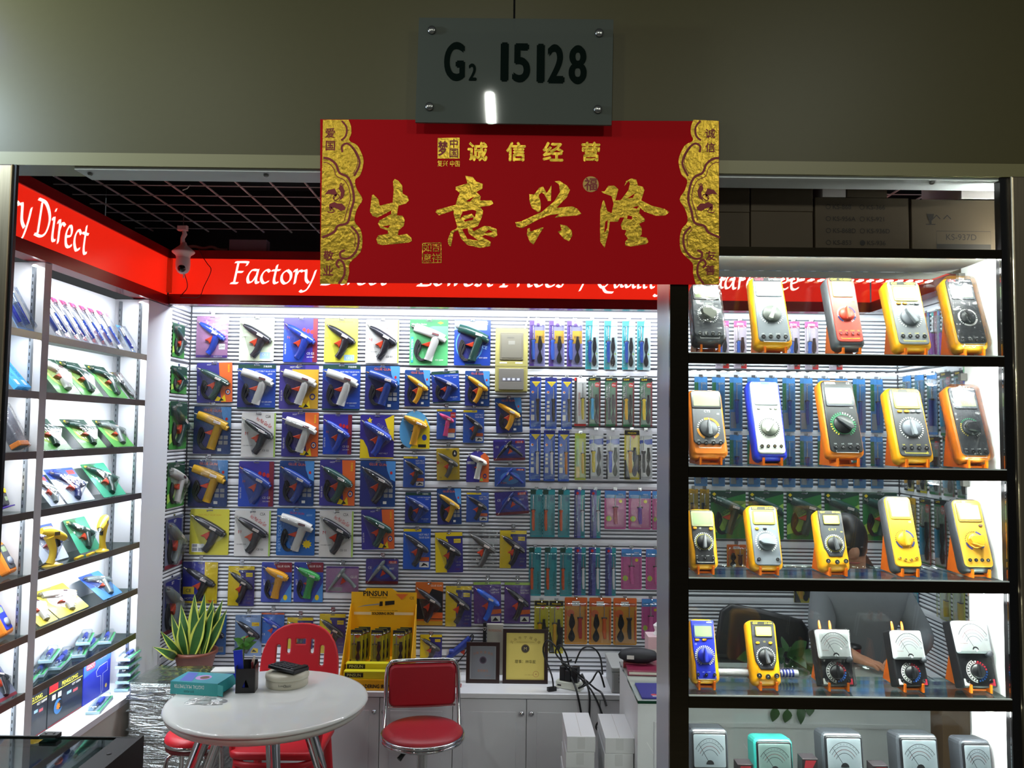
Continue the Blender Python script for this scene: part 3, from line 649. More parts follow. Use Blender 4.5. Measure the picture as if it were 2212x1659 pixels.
def gun_parts(root, kind, colr, Wd, Ht, h0, cord):
    """glue gun lying on a card, built in card units scaled to Wd x Ht"""
    gm = C(GUNC[colr], 0.32, coat=0.2); k = min(Wd, Ht*0.78); hh = 0.16*k
    P = lambda u, v: ((u-0.5)*Wd, (v-0.5)*Ht)
    body = MB(); noz = MB(); trg = MB(); pr = MB(); pts = []
    OR = C('#d2401e', 0.4); WHL = C('#e9e6e0', 0.5)
    if kind == 'A':      # slim pistol with a pointed nozzle
        bar = [P(.13, .83), P(.30, .75), P(.62, .59), P(.88, .46)]; bw = [.09, .17, .21, .18]
        han = [P(.70, .56), P(.60, .38), P(.52, .22), P(.40, .09)]; hw = [.27, .20, .175, .17]
        nz = [P(.05, .88), P(.15, .82)]; nw = [.025, .05]; tr = [P(.29, .42), P(.53, .52), P(.54, .42), P(.46, .32), P(.40, .39)]
        lab = (P(.64, .585), -26); knob = [P(.86, .47), P(.93, .43)]
    elif kind == 'B':    # fat round barrel, straight grip
        bar = [P(.12, .83), P(.35, .77), P(.7, .66), P(.91, .58)]; bw = [.20, .22, .22, .20]
        han = [P(.71, .62), P(.62, .42), P(.55, .26), P(.49, .1)]; hw = [.22, .20, .20, .21]
        nz = [P(.03, .86), P(.11, .835)]; nw = [.03, .06]; tr = [P(.31, .45), P(.55, .52), P(.53, .39), P(.43, .41)]
        lab = (P(.69, .67), -16); knob = [P(.88, .565), P(.95, .53)]
    elif kind == 'M':    # rounded mini gun, no trigger guard
        bar = [P(.16, .85), P(.38, .76), P(.68, .66), P(.86, .6)]; bw = [.1, .22, .25, .18]
        han = [P(.62, .66), P(.55, .45), P(.50, .28), P(.46, .1)]; hw = [.26, .22, .21, .24]
        nz = [P(.08, .9), P(.18, .84)]; nw = [.025, .05]; tr = [P(.34, .48), P(.5, .52), P(.48, .42)]
        lab = (P(.66, .67), -18); knob = [P(.85, .6), P(.9, .58)]
    else:                # landscape card: nozzle low left, grip low right
        bar = [P(.1, .12), P(.25, .38), P(.45, .72), P(.55, .9)]; bw = [.07, .15, .20, .17]
        han = [P(.5, .72), P(.65, .55), P(.78, .4), P(.92, .2)]; hw = [.2, .17, .15, .16]
        nz = [P(.05, .05), P(.11, .14)]; nw = [.02, .045]; tr = [P(.45, .3), P(.52, .58), P(.62, .42)]
        lab = (P(.42, .68), 55); knob = [P(.54, .88), P(.58, .95)]
    hs = [hh*.7, hh, hh, hh*.95]
    body.ribbon(bar, [w*k*1.1 for w in bw], h0, hs, gm, 3); body.ribbon(han, [w*k*1.1 for w in hw], h0, [hh*.95, hh*.85, hh*.8, hh*.75], gm, 3)
    body.ribbon(knob, [bw[-1]*k*.8, bw[-1]*k*.62], h0, hh*.8, gm); body.build('gun_body', root)
    noz.ribbon(nz, [w*k for w in nw], h0+hh*.25, hh*.4, C('#b98a5a' if colr in ('navy',) else '#c9c4ba', .25, .8)); noz.build('nozzle', root)
    if kind == 'L': trg.prism(tr, h0, h0+hh*.45, OR)
    else: trg.puff(tr, h0, h0+hh*.55, OR if colr not in ('yellow', 'pink') or kind != 'M' else C('#3a3f4a', .4), 0.02*k)
    trg.build('trigger', root)
    (lu, lv), la = lab; ca, sa = cos(radians(la)), sin(radians(la))
    def RR(w, h, c): return [(lu+x*ca-y*sa, lv+x*sa+y*ca) for x, y in ((-w, -h), (w, -h), (w, h), (-w, h))]
    pr.flat(RR(.1*k, .035*k, 0), h0+hh*1.03, WHL if colr not in ('white', 'cream') else C('#4b4044', .5))
    pr.text('HOT MELT', lu, lv, .03*k, h0+hh*1.03+.0003, C('#b0302a', .5), rot=la, maxw=.18*k); pr.build('gun_label', root)
    if cord:
        cb = MB(); cm = C('#17171b', 0.45)
        for i in range(4):
            du = .02*i; cb.ribbon([P(.46-du, .12), P(.25-du, .1+du), P(.12+du, .3), P(.2+du, .56-du), P(.3-du*.5, .4), P(.2, .2+du), P(.3, .13)], .035*k, h0, .05*k, cm, 4)
        cb.build('power_cord', root)
    return hull([p for p in bar+han+nz+tr+knob])
HOOKM = C('#c9cbd0', 0.2, 0.9)
def hook(Px, Pz, rz, wall, YY):
    q = MB(); q.tube([(0, 0.004, 0.012), (0, -0.004, 0.010), (0, -0.03, 0.004), (0, -0.045, 0.004), (0, -0.052, 0.012)], 0.0018, HOOKM, 6)
    q.box(-0.010, 0.010, -0.0015, 0.002, 0.0, 0.022, HOOKM); o = q.build('display_hook', wall); return o
_hook = None
def add_hook(loc, rz, wall):
    global _hook
    if _hook is None: _hook = hook(0, 0, 0, wall, 0); o = _hook
    else: o = obj_from(_hook.data, 'display_hook', wall)
    o.location = loc; o.rotation_euler = (0, 0, rz)
def card_base(root, Wd, Ht, sty, holes=True, shape=None, stycard=None):
    base, dec, txt = STY[sty]; q = MB(); cm = C(base, 0.4, noise=0.06, nscale=25, coat=0.15)
    outl = shape or rrect(Wd, Ht, 0.03*Wd, 2)
    q.prism(outl, 0, 0.0015, cm); q.build('card', root)
    P = lambda u, v: ((u-0.5)*Wd, (v-0.5)*Ht); h = 0.0018; q = MB()
    for ink, poly in dec:
        q.flat([P(min(.995, max(.005, a)), min(.995, max(.005, c))) for a, c in poly], h, INK[ink]); h += 0.00025
    for (t, u, v, s, ink, rot, mw) in txt:
        uu, vv = P(u, v); q.text(t, uu, vv, s*Ht, h, INK[ink], rot=rot, maxw=mw*(Wd if abs(rot) < 60 else Ht)); h += 0.0002
    if holes:
        q.flat(rrect(.16*Wd, .022*Ht, .008*Ht, 2, 0, .47*Ht), h, C('#6a6b70', .6))
    q.build('print', root); return h
def gun_pack(px0, py0, px1, py1, sty, gun, colr, label, tilt=0, cord=False, bag=False, group=None, shape=None, Y=None):
    Y = YB-0.0035 if Y is None else Y
    a = onY(Y, px0, py0); c = onY(Y, px1, py1); Wd, Ht = c.x-a.x, a.z-c.z
    root = empty('glue_gun_pack', ((a.x+c.x)/2, Y, (a.z+c.z)/2), (0, radians(tilt), 0), label, 'glue gun pack', group)
    shp = None
    if shape == 'arch': shp = [(-Wd/2, -Ht/2), (Wd/2, -Ht/2)]+[(Wd/2*cos(t), Ht*0.12+Ht*0.38*sin(t)) for t in [pi*i/12 for i in range(13)]]
    elif shape == 'oval': shp = [(Wd/2*cos(t)*(1 if sin(t) > 0 else 1.0), Ht/2*sin(t)) if sin(t) > 0 else (Wd/2*cos(t)*(1-.1*sin(t)**2), Ht/2*(abs(sin(t))**.6)*-1) for t in [2*pi*i/28 for i in range(28)]]
    if sty: h = card_base(root, Wd, Ht, sty, shape is None and not gun == 'L', shp)
    else:
        h = 0.002; q = MB(); q.prism(rrect(Wd, Ht, .02*Wd, 2), 0, 0.0008, BAG); q.build('clear_bag', root)
    hl = gun_parts(root, gun, colr, Wd*.98, Ht*.98, h, cord)
    k = min(Wd, Ht*.78)
    if sty:
        if bag:
            q = MB(); top = Ht/2*1.12; n = 7; vs = []; fs = []
            for i in range(n+1):
                for j in range(n+1):
                    u = (i/n-.5)*Wd*1.08; v = -Ht/2*1.03+(top+Ht/2*1.03)*j/n
                    e = sin(pi*i/n)*sin(pi*min(1, j/n*1.05)); vs.append((u, -(0.003+h+0.19*k*e+random.uniform(0, .006)*e), v))
            for i in range(n):
                for j in range(n): fs.append((i*(n+1)+j, (i+1)*(n+1)+j, (i+1)*(n+1)+j+1, i*(n+1)+j+1))
            q.add(vs, fs, BAG, True); q.build('clear_bag', root)
        else:
            hp = inset(hl, -0.03*k); hp = [(max(-Wd*.485, min(Wd*.485, a_)), max(-Ht*.485, min(Ht*.485, b_))) for a_, b_ in hp]
            q = MB(); q.puff(hp, h, h+0.185*k, BLISTER, 0.03*k, 0.05*k); q.build('blister', root)
    if not (abs(tilt) > 20): add_hook(((a.x+c.x)/2, YB, max(a.z, c.z)-.055*Ht if sty and not bag else a.z+0.01), 0, wall_back)
    return root
GP = 'glue gun packs on the slat wall'
PACKS = [
 (426,683,491,773,'pink','A','blue','blue glue gun on a pink and lilac card',0,0,1),
 (519,686,591,780,'whitec','A','black','black glue gun on a pale green-white card with light blue square',0,0,0),
 (614,687,685,783,'violet','A','blue','blue glue gun on a violet card with red dots in the top row',0,0,0),
 (702,688,772,783,'yellowc','A','black','black glue gun on a bright yellow card in the top row',0,0,0),
 (791,690,861,785,'redtxt','A','black','black glue gun on a white card with red slanted lettering in the top row',0,0,0),
 (886,690,967,790,'green','B','white','white glue gun with its cord on a green card',0,1,0),
 (982,691,1059,790,'globe','B','dkgreen','dark green glue gun on a blue card with a large circle beside the fuse box',0,1,0),
 (427,783,501,870,'navyor','A','dkgreen','dark green glue gun on a navy and orange card under the pink card',-2,1,0),
 (515,786,594,884,'bluedg','B','white','white glue gun on a blue card with dark green top band',0,1,0),
 (605,788,687,884,'navyye','B','white','white glue gun on a purple and amber card',0,1,0),
 (698,787,777,887,'bluedg','B','white','white glue gun on a blue card with dark green top band',0,1,0),
 (790,790,862,885,'glueb','B','navy','navy glue gun with coiled cord on a dark blue card under the red-lettered white card',0,1,0),
 (875,799,928,878,'glueb','A','yellow','yellow glue gun on a small dark blue card beside the navy gun with coiled cord',0,1,0),
 (934,801,992,870,'bluedg','A','dkblue','dark blue glue gun on a blue card between two yellow guns',-4,1,0),
 (1005,801,1057,877,'glueb','A','yellow','yellow glue gun on a small dark blue card left of the fuse box',0,1,0),
 (1071,859,1127,935,'glueb','A','yellow','yellow glue gun on a small dark blue card right under the fuse box',-3,1,0),
 (420,878,497,981,'glueb','B','gold','gold glue gun on a dark blue card under the dark green gun',0,1,1),
 (523,891,594,988,'redtxt','A','black','black glue gun on a white card with red lettering beside the gold gun',0,0,0),
 (610,890,687,987,'navyor','B','white','white glue gun on a navy and orange card',0,1,0),
 (699,895,759,982,'violet','A','blue','blue glue gun on a violet card with crimson edge beside a white gun',0,0,0),
 (779,896,850,991,'jilly','A','blue','blue glue gun on a purple card with yellow corners and stars',0,0,0),
 (864,887,928,970,'oval','M','yellow','plump yellow glue gun on a round-topped blue and yellow card',0,0,0,'oval'),
 (944,884,984,949,'bluepk','M','pink','small pink glue gun on a blue card',0,0,1),
 (1001,885,1045,957,'bluey','A','black','small black glue gun on a blue card beside the pink gun',0,0,1),
 (1066,949,1134,995,'landv','L','black','black glue gun on a wide violet card under the fuse box',-2,0,1),
 (1069,1009,1135,1052,'landb','L','blue','bright blue glue gun on a wide blue card',0,0,1),
 (1070,1061,1141,1112,'landv','L','dkblue','dark blue glue gun on a wide tilted violet card',-5,0,1),
 (409,993,490,1095,'glueb','B','gold','gold glue gun on a dark blue card over the yellow card',0,1,1),
 (517,996,590,1095,'violet','A','navy','dark blue glue gun on a violet card with crimson edge beside the lower gold gun',0,0,0),
 (605,995,677,1093,'glueb','A','navy','navy glue gun on a dark blue card beside the lower violet card',0,1,0),
 (692,993,766,1093,'navyor','A','dkgreen','dark green glue gun on a navy and orange card under the small violet card',0,1,0),
 (779,995,853,1095,'glueb','A','black','black glue gun on a dark blue card under the purple card with stars',0,0,0),
 (872,985,917,1053,'bluey','A','black','small black glue gun on a blue card under the plump yellow gun',0,0,1),
 (944,968,992,1037,'mustard','A','dkgrey','dark grey glue gun on a mustard card',-2,0,1),
 (1008,974,1056,1042,'archor','M','cream','cream mini glue gun on a round-topped navy and orange card',0,0,0,'arch'),
 (412,1099,493,1199,'yellowd','A','black','black glue gun on a yellow card in the left column',0,0,0),
 (508,1102,583,1202,'redtxt','A','black','black glue gun on a white card with red lettering beside the yellow card',0,0,0),
 (599,1098,679,1200,'herts','B','white','white glue gun on a bright blue card with a yellow sunburst',0,1,0),
 (691,1103,762,1204,'redtxt','A','black','black glue gun on a white card with red lettering right of the sunburst card',0,0,0),
 (782,1100,851,1187,'navyor','A','dkgreen','dark green glue gun on a navy and orange card over the wide navy card',-2,0,0),
 (876,1063,930,1132,'bluedg','A','dkblue','dark blue glue gun on a blue card with green top beside a gold gun',0,1,0),
 (945,1055,996,1133,'glueb','A','gold','gold glue gun on a small dark blue card under the mustard card',-2,1,0),
 (1008,1063,1055,1128,'bluey','A','black','small black glue gun on a blue card under the cream mini gun',0,0,1),
 (872,1141,929,1230,'bluey','A','black','black glue gun on a blue card lettered HOT MELT GLUE GUN',0,0,0),
 (941,1149,999,1237,'yelpur','A','black','black glue gun on a yellow and purple card beside the gun in a clear bag',-2,0,0),
 (1012,1141,1074,1232,None,'A','dkgrey','dark grey glue gun with orange trigger in a clear bag without card',0,0,0),
 (1080,1145,1137,1228,'yelpur','A','black','black glue gun on a yellow and purple card in a shiny bag',0,0,1),
 (396,1213,469,1304,'navyyel','A','black','black glue gun on a royal blue and yellow card above the plant',0,0,1),
 (494,1222,548,1309,'yelpur','A','black','black glue gun on a yellow and purple card above the light blue card',0,0,1),
 (566,1214,629,1301,'bluerd','M','yellow','yellow rounded glue gun on a blue and maroon card',0,1,0),
 (636,1214,697,1301,'bluerd','M','green','green rounded glue gun on a blue and maroon card',0,1,0),
 (705,1223,774,1280,'landp','L','grey','grey glue gun on a wide pink card',0,0,1),
 (791,1207,860,1262,'landv','L','grey','grey glue gun on a wide navy card over the yellow counter display',0,0,1),
 (431,1327,487,1414,'blueplain','A','black','black glue gun on a blue card behind the potted plant',0,0,1),
 (509,1328,564,1417,'lblue','A','black','black glue gun on a light blue card',0,0,1),
 (565,1323,613,1390,'blueg','A','blue','small blue glue gun on a blue card behind the red chair',0,0,1),
 (621,1333,675,1402,'yelpur','A','black','black glue gun on a yellow and purple card behind the red chair',0,0,1),
 (691,1325,745,1412,'yelpur','A','black','black glue gun on a yellow and purple card left of the yellow counter display',0,0,1),
 (898,1257,956,1351,'orblk','A','black','black glue gun on an orange and black card',0,0,0),
 (963,1265,1018,1354,'yelpur','A','black','black glue gun on a yellow and purple card beside the orange and black card',0,0,1),
 (1024,1256,1082,1347,'purgr','A','bluebr','bright blue glue gun on a purple card with green top',-2,0,1),
 (1090,1257,1145,1347,'purgr','A','black','black glue gun on a purple card with green top',0,0,1),
 (908,1370,954,1430,'yelpur','A','black','black glue gun on a small yellow and purple card behind the red stool',0,0,0)]
_cnt = {}
for r in PACKS: _cnt[r[7]] = _cnt.get(r[7], 0)+1
for r in PACKS:
    gun_pack(*r[:8], tilt=r[8], cord=bool(r[9]), bag=bool(r[10]), group=GP, shape=r[11] if len(r) > 11 else None)

# ---------------------------------------------------------------- soldering irons on cards
# style -> (card colour, decor, texts, handle colour, has cord)
SOL = {
 'purp': ('#8a86b8', [('gd', R(.35, .5, .97, .78)), ('p', R(0, 0, .3, 1)), ('p', circle(.12, 12, .55, .9))], [('IRON', .65, .64, .06, 'k', 0, .4)], '#3d62c4', 1, 0.24),
 'teal': ('#c4dde0', [('t', [(0, 0), (.45, 0), (.4, .4), (.55, 1), (0, 1)]), ('lg', circle(.06, 8, .85, .32))], [('SOLDERING', .22, .75, .05, 'w', 90, .4)], '#27489c', 1, 0.33),
 'bluetri': ('#2458c4', [('n', R(0, .93, 1, 1)), ('y', [(.15, .92), (.95, .92), (.55, .81)]), ('w', circle(.13, 10, .25, .71)), ('o', circle(.09, 10, .27, .715)), ('w', R(.15, .49, .38, .54)), ('w', R(.15, .41, .38, .46)), ('w', R(.15, .33, .38, .38)), ('w', R(.12, .16, .42, .27))], [('SOLDERING', .5, .1, .035, 'lb', 18, .85), ('IRON', .35, .05, .035, 'lb', 18, .4)], '#2a2426', 0, 0.72),
 'white': ('#dcdbd8', [('k', [(0, .1), (.12, 0), (.3, 0), (.2, .5), (.22, 1), (0, 1)]), ('r', R(0, 0, 1, .05)), ('r', R(0, .93, .15, 1))], [('SOLDERING IRON', .42, .45, .12, 'r', 90, .5)], '#c9b53a', 0, 0.7),
 'elec': ('#3a6a4c', [('k', R(0, .92, 1, 1)), ('m', R(.86, 0, 1, .92)), ('m', [(0, 0), (.06, 0), (.06, .5), (0, .6)]), ('r', circle(.2, 14, .72, .85)), ('g', R(.06, 0, .6, .3))], [('ELECTRIC', .16, .7, .13, 'w', 90, .38), ('60w', .72, .85, .04, 'w', 0, .3), ('GUMP', .35, .96, .03, 'y', 0, .5)], '#3aa0c8', 1, 0.33),
 'lime': ('#b7c23a', [('lg', R(.05, .3, .4, .95)), ('y', R(.1, .05, .45, .28))], [('IRON', .22, .6, .1, 'k', 90, .4)], '#d8b820', 0, 0.72),
 'whblue': ('#d5d7da', [('b', [(0, .8), (.5, .86), (1, .92), (1, .5), (.6, .45), (.3, .6), (0, .5)]), ('k', R(0, .0, .1, .5))], [('SOLDERING', .06, .3, .06, 'w', 90, .4)], '#d8c224', 1, 0.3),
 'yelblk': ('#d8c820', [('k', R(0, .9, 1, 1)), ('k', [(.0, 0), (.4, 0), (.1, .4), (0, .4)]), ('k', [(.6, .3), (1, .1), (1, .5), (.7, .5)]), ('o', [(.4, .9), (.8, .9), (.6, .82)])], [('PINSUN', .5, .94, .035, 'y', 0, .8)], '#d8a028', 1, 0.38),
 'cent': ('#3d9aa6', [('t', R(.5, 0, 1, 1)), ('dg', R(.0, .9, .45, 1))], [('Century Tools', .75, .32, .16, 'dg', -90, .55), ('|||', .75, .8, .1, 'n', 0, .4)], '#cf5e34', 0, 0.25),
 'centb': ('#5a5fb0', [('n', R(0, 0, .3, 1)), ('t', R(.62, .0, 1, 1)), ('r', circle(.13, 10, .3, .93))], [('SOLDERING', .52, .55, .13, 'n', -90, .6), ('Century Tool', .28, .5, .16, 'lb', -90, .6)], '#e4e6e8', 0, 0.78),
 'pinkc': ('#cf5a9c', [('sk', R(0, .8, 1, 1)), ('y', circle(.13, 14, .2, .27)), ('lg', circle(.08, 6, .2, .27)), ('y', circle(.08, 12, .75, .72))], [('MINI', .75, .9, .04, 'w', 0, .3)], '#e06aa8', 0, 0.5),
 'maxi': ('#e09a2c', [('o', R(0, .81, 1, 1)), ('w', R(.33, .82, .66, .92)), ('o', circle(.17, 16, .26, .66)), ('o', R(.02, .1, .1, .74)), ('o', R(.9, .1, .98, .74))], [('MAXI', .5, .87, .05, 'k', 0, .3)], '#c23a3a', 1, 0.68),
 'clearp': ('#c7b7c6', [('pk', R(0, .86, 1, 1)), ('r', R(.55, 0, 1, .3))], [('IRON', .5, .93, .05, 'w', 0, .5)], '#3f68c0', 1, 0.35),
 'bluegr': ('#4a86c0', [('g', R(0, .4, .3, .9)), ('sk', R(.3, .75, 1, 1)), ('gy', R(.05, .05, .5, .35))], [('IRON', .7, .88, .04, 'w', 0, .4)], '#3a4c98', 0, 0.55),
 'yelg': ('#b99a2c', [('gd', R(0, .85, 1, 1))], [('TOOL', .5, .92, .06, 'k', 0, .5)], '#8a6a28', 1, 0.5),
 'redteal': ('#2c8a8a', [('m', R(.3, 0, .7, 1)), ('p', R(.86, 0, 1, 1))], [('★ IRON ★', .5, .5, .12, 'w', 90, .6)], '#8a3aa0', 0, .2)}
TIPM = C('#d0d2d4', 0.2, 0.9)
def iron_pack(px0, py0, px1, py1, sty, label, handle=None, group=None, root=None, size=None, hang=True, hookwall=None):
    base, dec, txt, hc, cord, hu = SOL[sty]
    if root is None:
        Y = YB-0.0035; a = onY(Y, px0, py0); c = onY(Y, px1, py1); Wd, Ht = c.x-a.x, a.z-c.z
        root = empty('soldering_iron_pack', ((a.x+c.x)/2, Y, (a.z+c.z)/2), (0, 0, 0), label, 'soldering iron', group)
    else: Wd, Ht = size
    P = lambda u, v: ((u-0.5)*Wd, (v-0.5)*Ht)
    q = MB(); q.prism(rrect(Wd, Ht, .05*Wd, 2), 0, 0.0014, C(base, .4, coat=.15)); q.build('card', root)
    q = MB(); h = .0017
    for ink, poly in dec:
        q.flat([P(min(.99, max(.01, .5+(a_-.5))), min(.995, max(.005, (b_ if len(poly) < 7 else poly[0][1]+(b_-poly[0][1])*Wd/Ht*1.0)))) for a_, b_ in poly], h, INK[ink]); h += .0002
    for (t, u, v, s, ink, rot, mw) in txt:
        uu, vv = P(u, v); q.text(t, uu, vv, (s*Wd*1.4 if abs(rot) > 60 else s*Ht), h, INK[ink], rot=rot, maxw=mw*(Wd if abs(rot) < 60 else Ht))
        h += .0002
    q.build('print', root)
    hm = C(handle or hc, .35, coat=.2); hw = min(.26*Wd, .022); k = hw; u0 = hu
    q = MB(); q.ribbon([P(u0, .88 if not hu > .7 else .82), P(u0, .55)], [.004, .006], h, .006, TIPM); q.build('iron_tip', root)
    q = MB(); q.ribbon([P(u0, .57), P(u0, .54), P(u0, .52), P(u0, .3), P(u0+.03, .14)], [hw*.9, hw*1.25, hw*.8, hw, hw*.7], h, hw*.8, hm, 0); q.build('iron_handle', root)
    q = MB(); q.ribbon([P(u0, .585), P(u0, .555)], hw*1.35, h, hw*.7, C('#3a3436', .4)); q.build('iron_collar', root)
    if cord:
        q = MB(); cm = C('#141418', .4); uc = .68 if hu < .5 else .32
        for i in range(3):
            d = .05*i; q.ribbon([P(uc-.05+d, .6), P(uc-.1+d, .42), P(uc+.02, .3), P(uc+.12-d, .16), P(uc, .07+d*.4), P(uc-.14+d, .16), P(uc, .32), P(uc+.12-d, .45), P(uc+.05, .6)], .006, h, .007, cm, 3)
        q.ribbon([P(uc, .65), P(uc, .58)], .014, h, .012, cm); q.build('power_cord', root)
    q = MB(); hp = rrect(Wd*.9, Ht*.86, .03*Wd, 2, 0, -.03*Ht); q.puff(hp, h, h+.022, BLISTER, .006, .012); q.build('blister', root)
    if hang: add_hook((root.location.x, YB, root.location.z+Ht*.47), 0, wall_back)
    return root
IG = 'soldering irons hung on the slat wall'
def run(spec, sty, label, y0, y1, handles=None, slope=0.013):
    for i, (a, c) in enumerate(spec):
        dy = slope*(a-spec[0][0]); iron_pack(a, y0+dy, c, y1+dy, sty, label[i] if isinstance(label, list) else label, handles[i] if handles else None, IG)
run([(1144,1177),(1186,1219),(1225,1258)], 'purp', 'blue soldering iron with black cord on a lilac and orange card', 692, 791)
run([(1265,1293),(1305,1333),(1344,1372),(1376,1405)], 'teal', 'navy soldering iron with black cord on a teal and white card', 692, 798)
run([(1145,1168),(1178,1202),(1213,1235)], 'bluetri', 'narrow royal blue box with yellow triangle and black-handled iron in the upper row', 815, 926)
run([(1241,1266)], 'white', 'slim iron on a white card with red lettering and red foot', 815, 921)
run([(1271,1297),(1307,1333),(1344,1370),(1382,1409)], 'elec', ['light blue iron on a green and red card', 'black iron on a green and red card', 'yellow iron with black grip on a green and red card under the teal cards', 'yellow and black banded iron on a green and red card at the row end'], 815, 921, ['#3aa8d4','#20242c','#e0b020','#e8cc20'])
run([(1144,1167),(1175,1198),(1206,1229)], 'bluetri', ['narrow royal blue box with yellow triangle and ivory-handled iron', 'narrow royal blue box with yellow triangle and black and white iron', 'narrow royal blue box with yellow triangle and black and orange iron'], 929, 1039, ['#cfcac0','#e8e8e8','#c07828'])
run([(1242,1265)], 'lime', 'yellow iron on a lime green strip card', 936, 1037)
run([(1273,1303),(1310,1338)], 'whblue', ['yellow iron on a white and blue card', 'blue iron on a white and blue card'], 929, 1035, ['#d8c224','#3a52c8'])
run([(1349,1381)], 'yelblk', 'amber iron on a yellow and black card in the third row', 929, 1036)
run([(1382,1409)], 'whblue', 'black iron on a white and blue card', 930, 1036, ['#20222a'])
run([(1146,1171),(1173,1198),(1206,1230)], 'cent', 'black and orange iron on a teal strip card lettered Century Tools in the upper row', 1057, 1160)
run([(1241,1263),(1275,1297)], 'centb', 'white-handled iron on an indigo strip card in the upper row', 1058, 1162)
run([(1306,1352),(1358,1406),(1409,1438)], 'pinkc', ['red and white iron on a pink card with blue top', 'purple iron on a pink card with blue top', 'pink card with blue top half hidden behind the case side in the upper row'], 1059, 1143, ['#c86a7a','#7a4ab0','#e06aa8'])
run([(1143,1168),(1177,1202),(1210,1235)], 'cent', 'black and orange iron on a teal strip card lettered Century Tools in the lower row', 1182, 1287)
run([(1241,1265),(1272,1296),(1308,1330)], 'centb', 'white-handled iron on an indigo strip card in the lower row', 1182, 1286)
run([(1342,1386),(1395,1438)], 'pinkc', ['hot pink iron on a pink card with blue top', 'pink card with blue top half hidden behind the case side in the lower row'], 1185, 1273)
run([(1155,1184),(1187,1216)], 'yelblk', 'iron on a yellow and black card lettered PINSUN above the framed certificate', 1297, 1411)
run([(1220,1268),(1273,1320),(1325,1375)], 'maxi', ['red iron on an orange card lettered MAXI', 'orange iron on an orange card lettered MAXI', 'black iron on an orange card lettered MAXI'], 1290, 1392, ['#b03030','#d05a20','#242226'])
run([(1386,1425)], 'pinkc', 'pink iron on a pink card behind the tissue box', 1293, 1380)
# behind the show case glass
run([(1545,1575),(1585,1613),(1700,1728),(1738,1768),(1790,1820)], 'clearp', 'blue iron in a clear pack with pink top behind the show case', 692, 796)
run([(1500+38*i, 1528+38*i) for i in range(11)], 'bluegr', 'dark blue iron on a blue-green card behind the show case, upper row', 814, 930)
run([(1500+38*i, 1528+38*i) for i in range(11)], 'bluegr', 'dark blue iron on a blue-green card behind the show case, lower row', 938, 1050)
run([(1488,1508),(1512,1532)], 'yelg', 'brass-coloured tool on an amber card behind the show case', 1056, 1140)
STY['biggreen'] = ('#2f7a3c', [('dg', [(0, .75), (1, .95), (1, 1), (0, 1)]), ('lg', [(0, .1), (.5, .2), (1, .6), (1, .75), (.4, .5), (0, .3)]), ('y', [(.04, .93), (.1, .97), (.16, .93), (.1, .89)])], [('GLUE GUN SET', .4, .55, .06, 'lg', 35, .6), ('Professional Tools', .25, .86, .035, 'w', 0, .4)])
for i in range(5): gun_pack(1535+82*i, 1060+i, 1611+82*i, 1164+i, 'biggreen', 'B', 'dkgreen', 'dark green glue gun on a large green card behind the show case', cord=True, group='large green packs behind the show case')
run([(1570,1612),(1650,1688)], 'maxi', ['orange card with dark cord behind the yellow capacitance meter', 'second orange card behind the show case beside the dark green card'], 1176, 1228, ['#3a2a22','#5a3020'])
run([(1715,1752)], 'yelblk', 'short yellow and black card hanging above the black desk chair', 1236, 1302)
# ================================================================ multimeters in the front show case
OS = C('#ff7a12', 0.35); YH = C('#ffb010', 0.38); OH = C('#ff8a18', 0.38); LCDM = C('#93a67e', 0.07, spec=0.9); BLK = C('#17181c', 0.35)
JR = C('#101114', 0.3); GREYF = C('#84898f', 0.4); DGREY = C('#4a4c52', 0.4); WP = C('#f3f4f2', 0.5)
SHZ = [z1+0.0024 for z0, z1 in BARZ[1:]]
def easel(x, z, y0, t, w, hgt, label, hold=0.0):
    """orange plastic rest: two side plates with lipped ledges, joined by cross bars"""
    root = empty('meter_rest', (x, y0, z), label=label, cat='display rest', group='orange rests in the show case')
    s_, c_ = sin(t), cos(t); pr = [(-0.004, 0), (-0.004, 0.017+hold), (0.000, 0.017+hold), (0.002, 0.009+hold), (0.036, 0.004+hold), (0.040, 0.012+hold), (0.040+hgt*s_, 0.010+hold+hgt*c_), (0.046+hgt*s_, 0.008+hold+hgt*c_), (0.094, 0.0)]
    for u in (-w/2, w/2-0.004):
        q = MB(); n = len(pr); vs = [(u, a, b_) for a, b_ in pr]+[(u+0.004, a, b_) for a, b_ in pr]
        q.add(vs, [tuple(range(n)), tuple(range(n, 2*n))[::-1]]+[(i, n+i, n+(i+1) % n, (i+1) % n) for i in range(n)], OS); q.build('side_plate', root)
    q = MB(); q.box(-w/2+0.004, w/2-0.004, 0.085, 0.089, 0.0, 0.02, OS); q.build('cross_bar', root)
    q = MB(); q.box(-w/2+0.004, w/2-0.004, 0.012, 0.030, 0.0, 0.004, OS); q.build('cross_bar', root)
    return root
def ticks(q, cx, cy, r0, r1, n, h, mats_, a0=-60, a1=240, w=0.0011):
    for i in range(n):
        a = radians(a0+(a1-a0)*i/(n-1)); c_, s_ = cos(a), sin(a); m = mats_[(i*len(mats_))//n]
        q.flat([(cx+r0*c_-w*s_, cy+r0*s_+w*c_), (cx+r0*c_+w*s_, cy+r0*s_-w*c_), (cx+r1*c_+w*s_, cy+r1*s_-w*c_), (cx+r1*c_-w*s_, cy+r1*s_+w*c_)], h, m)
def arc_band(q, cx, cy, r0, r1, a0, a1, h, m, n=10):
    o = circle(r1, n, cx, cy, a0, a1); i = circle(r0, n, cx, cy, a0, a1)
    q.add([(u, -h, v) for u, v in o+i], [(k, k+1, n+k+1, n+k) for k in range(n-1)], m)
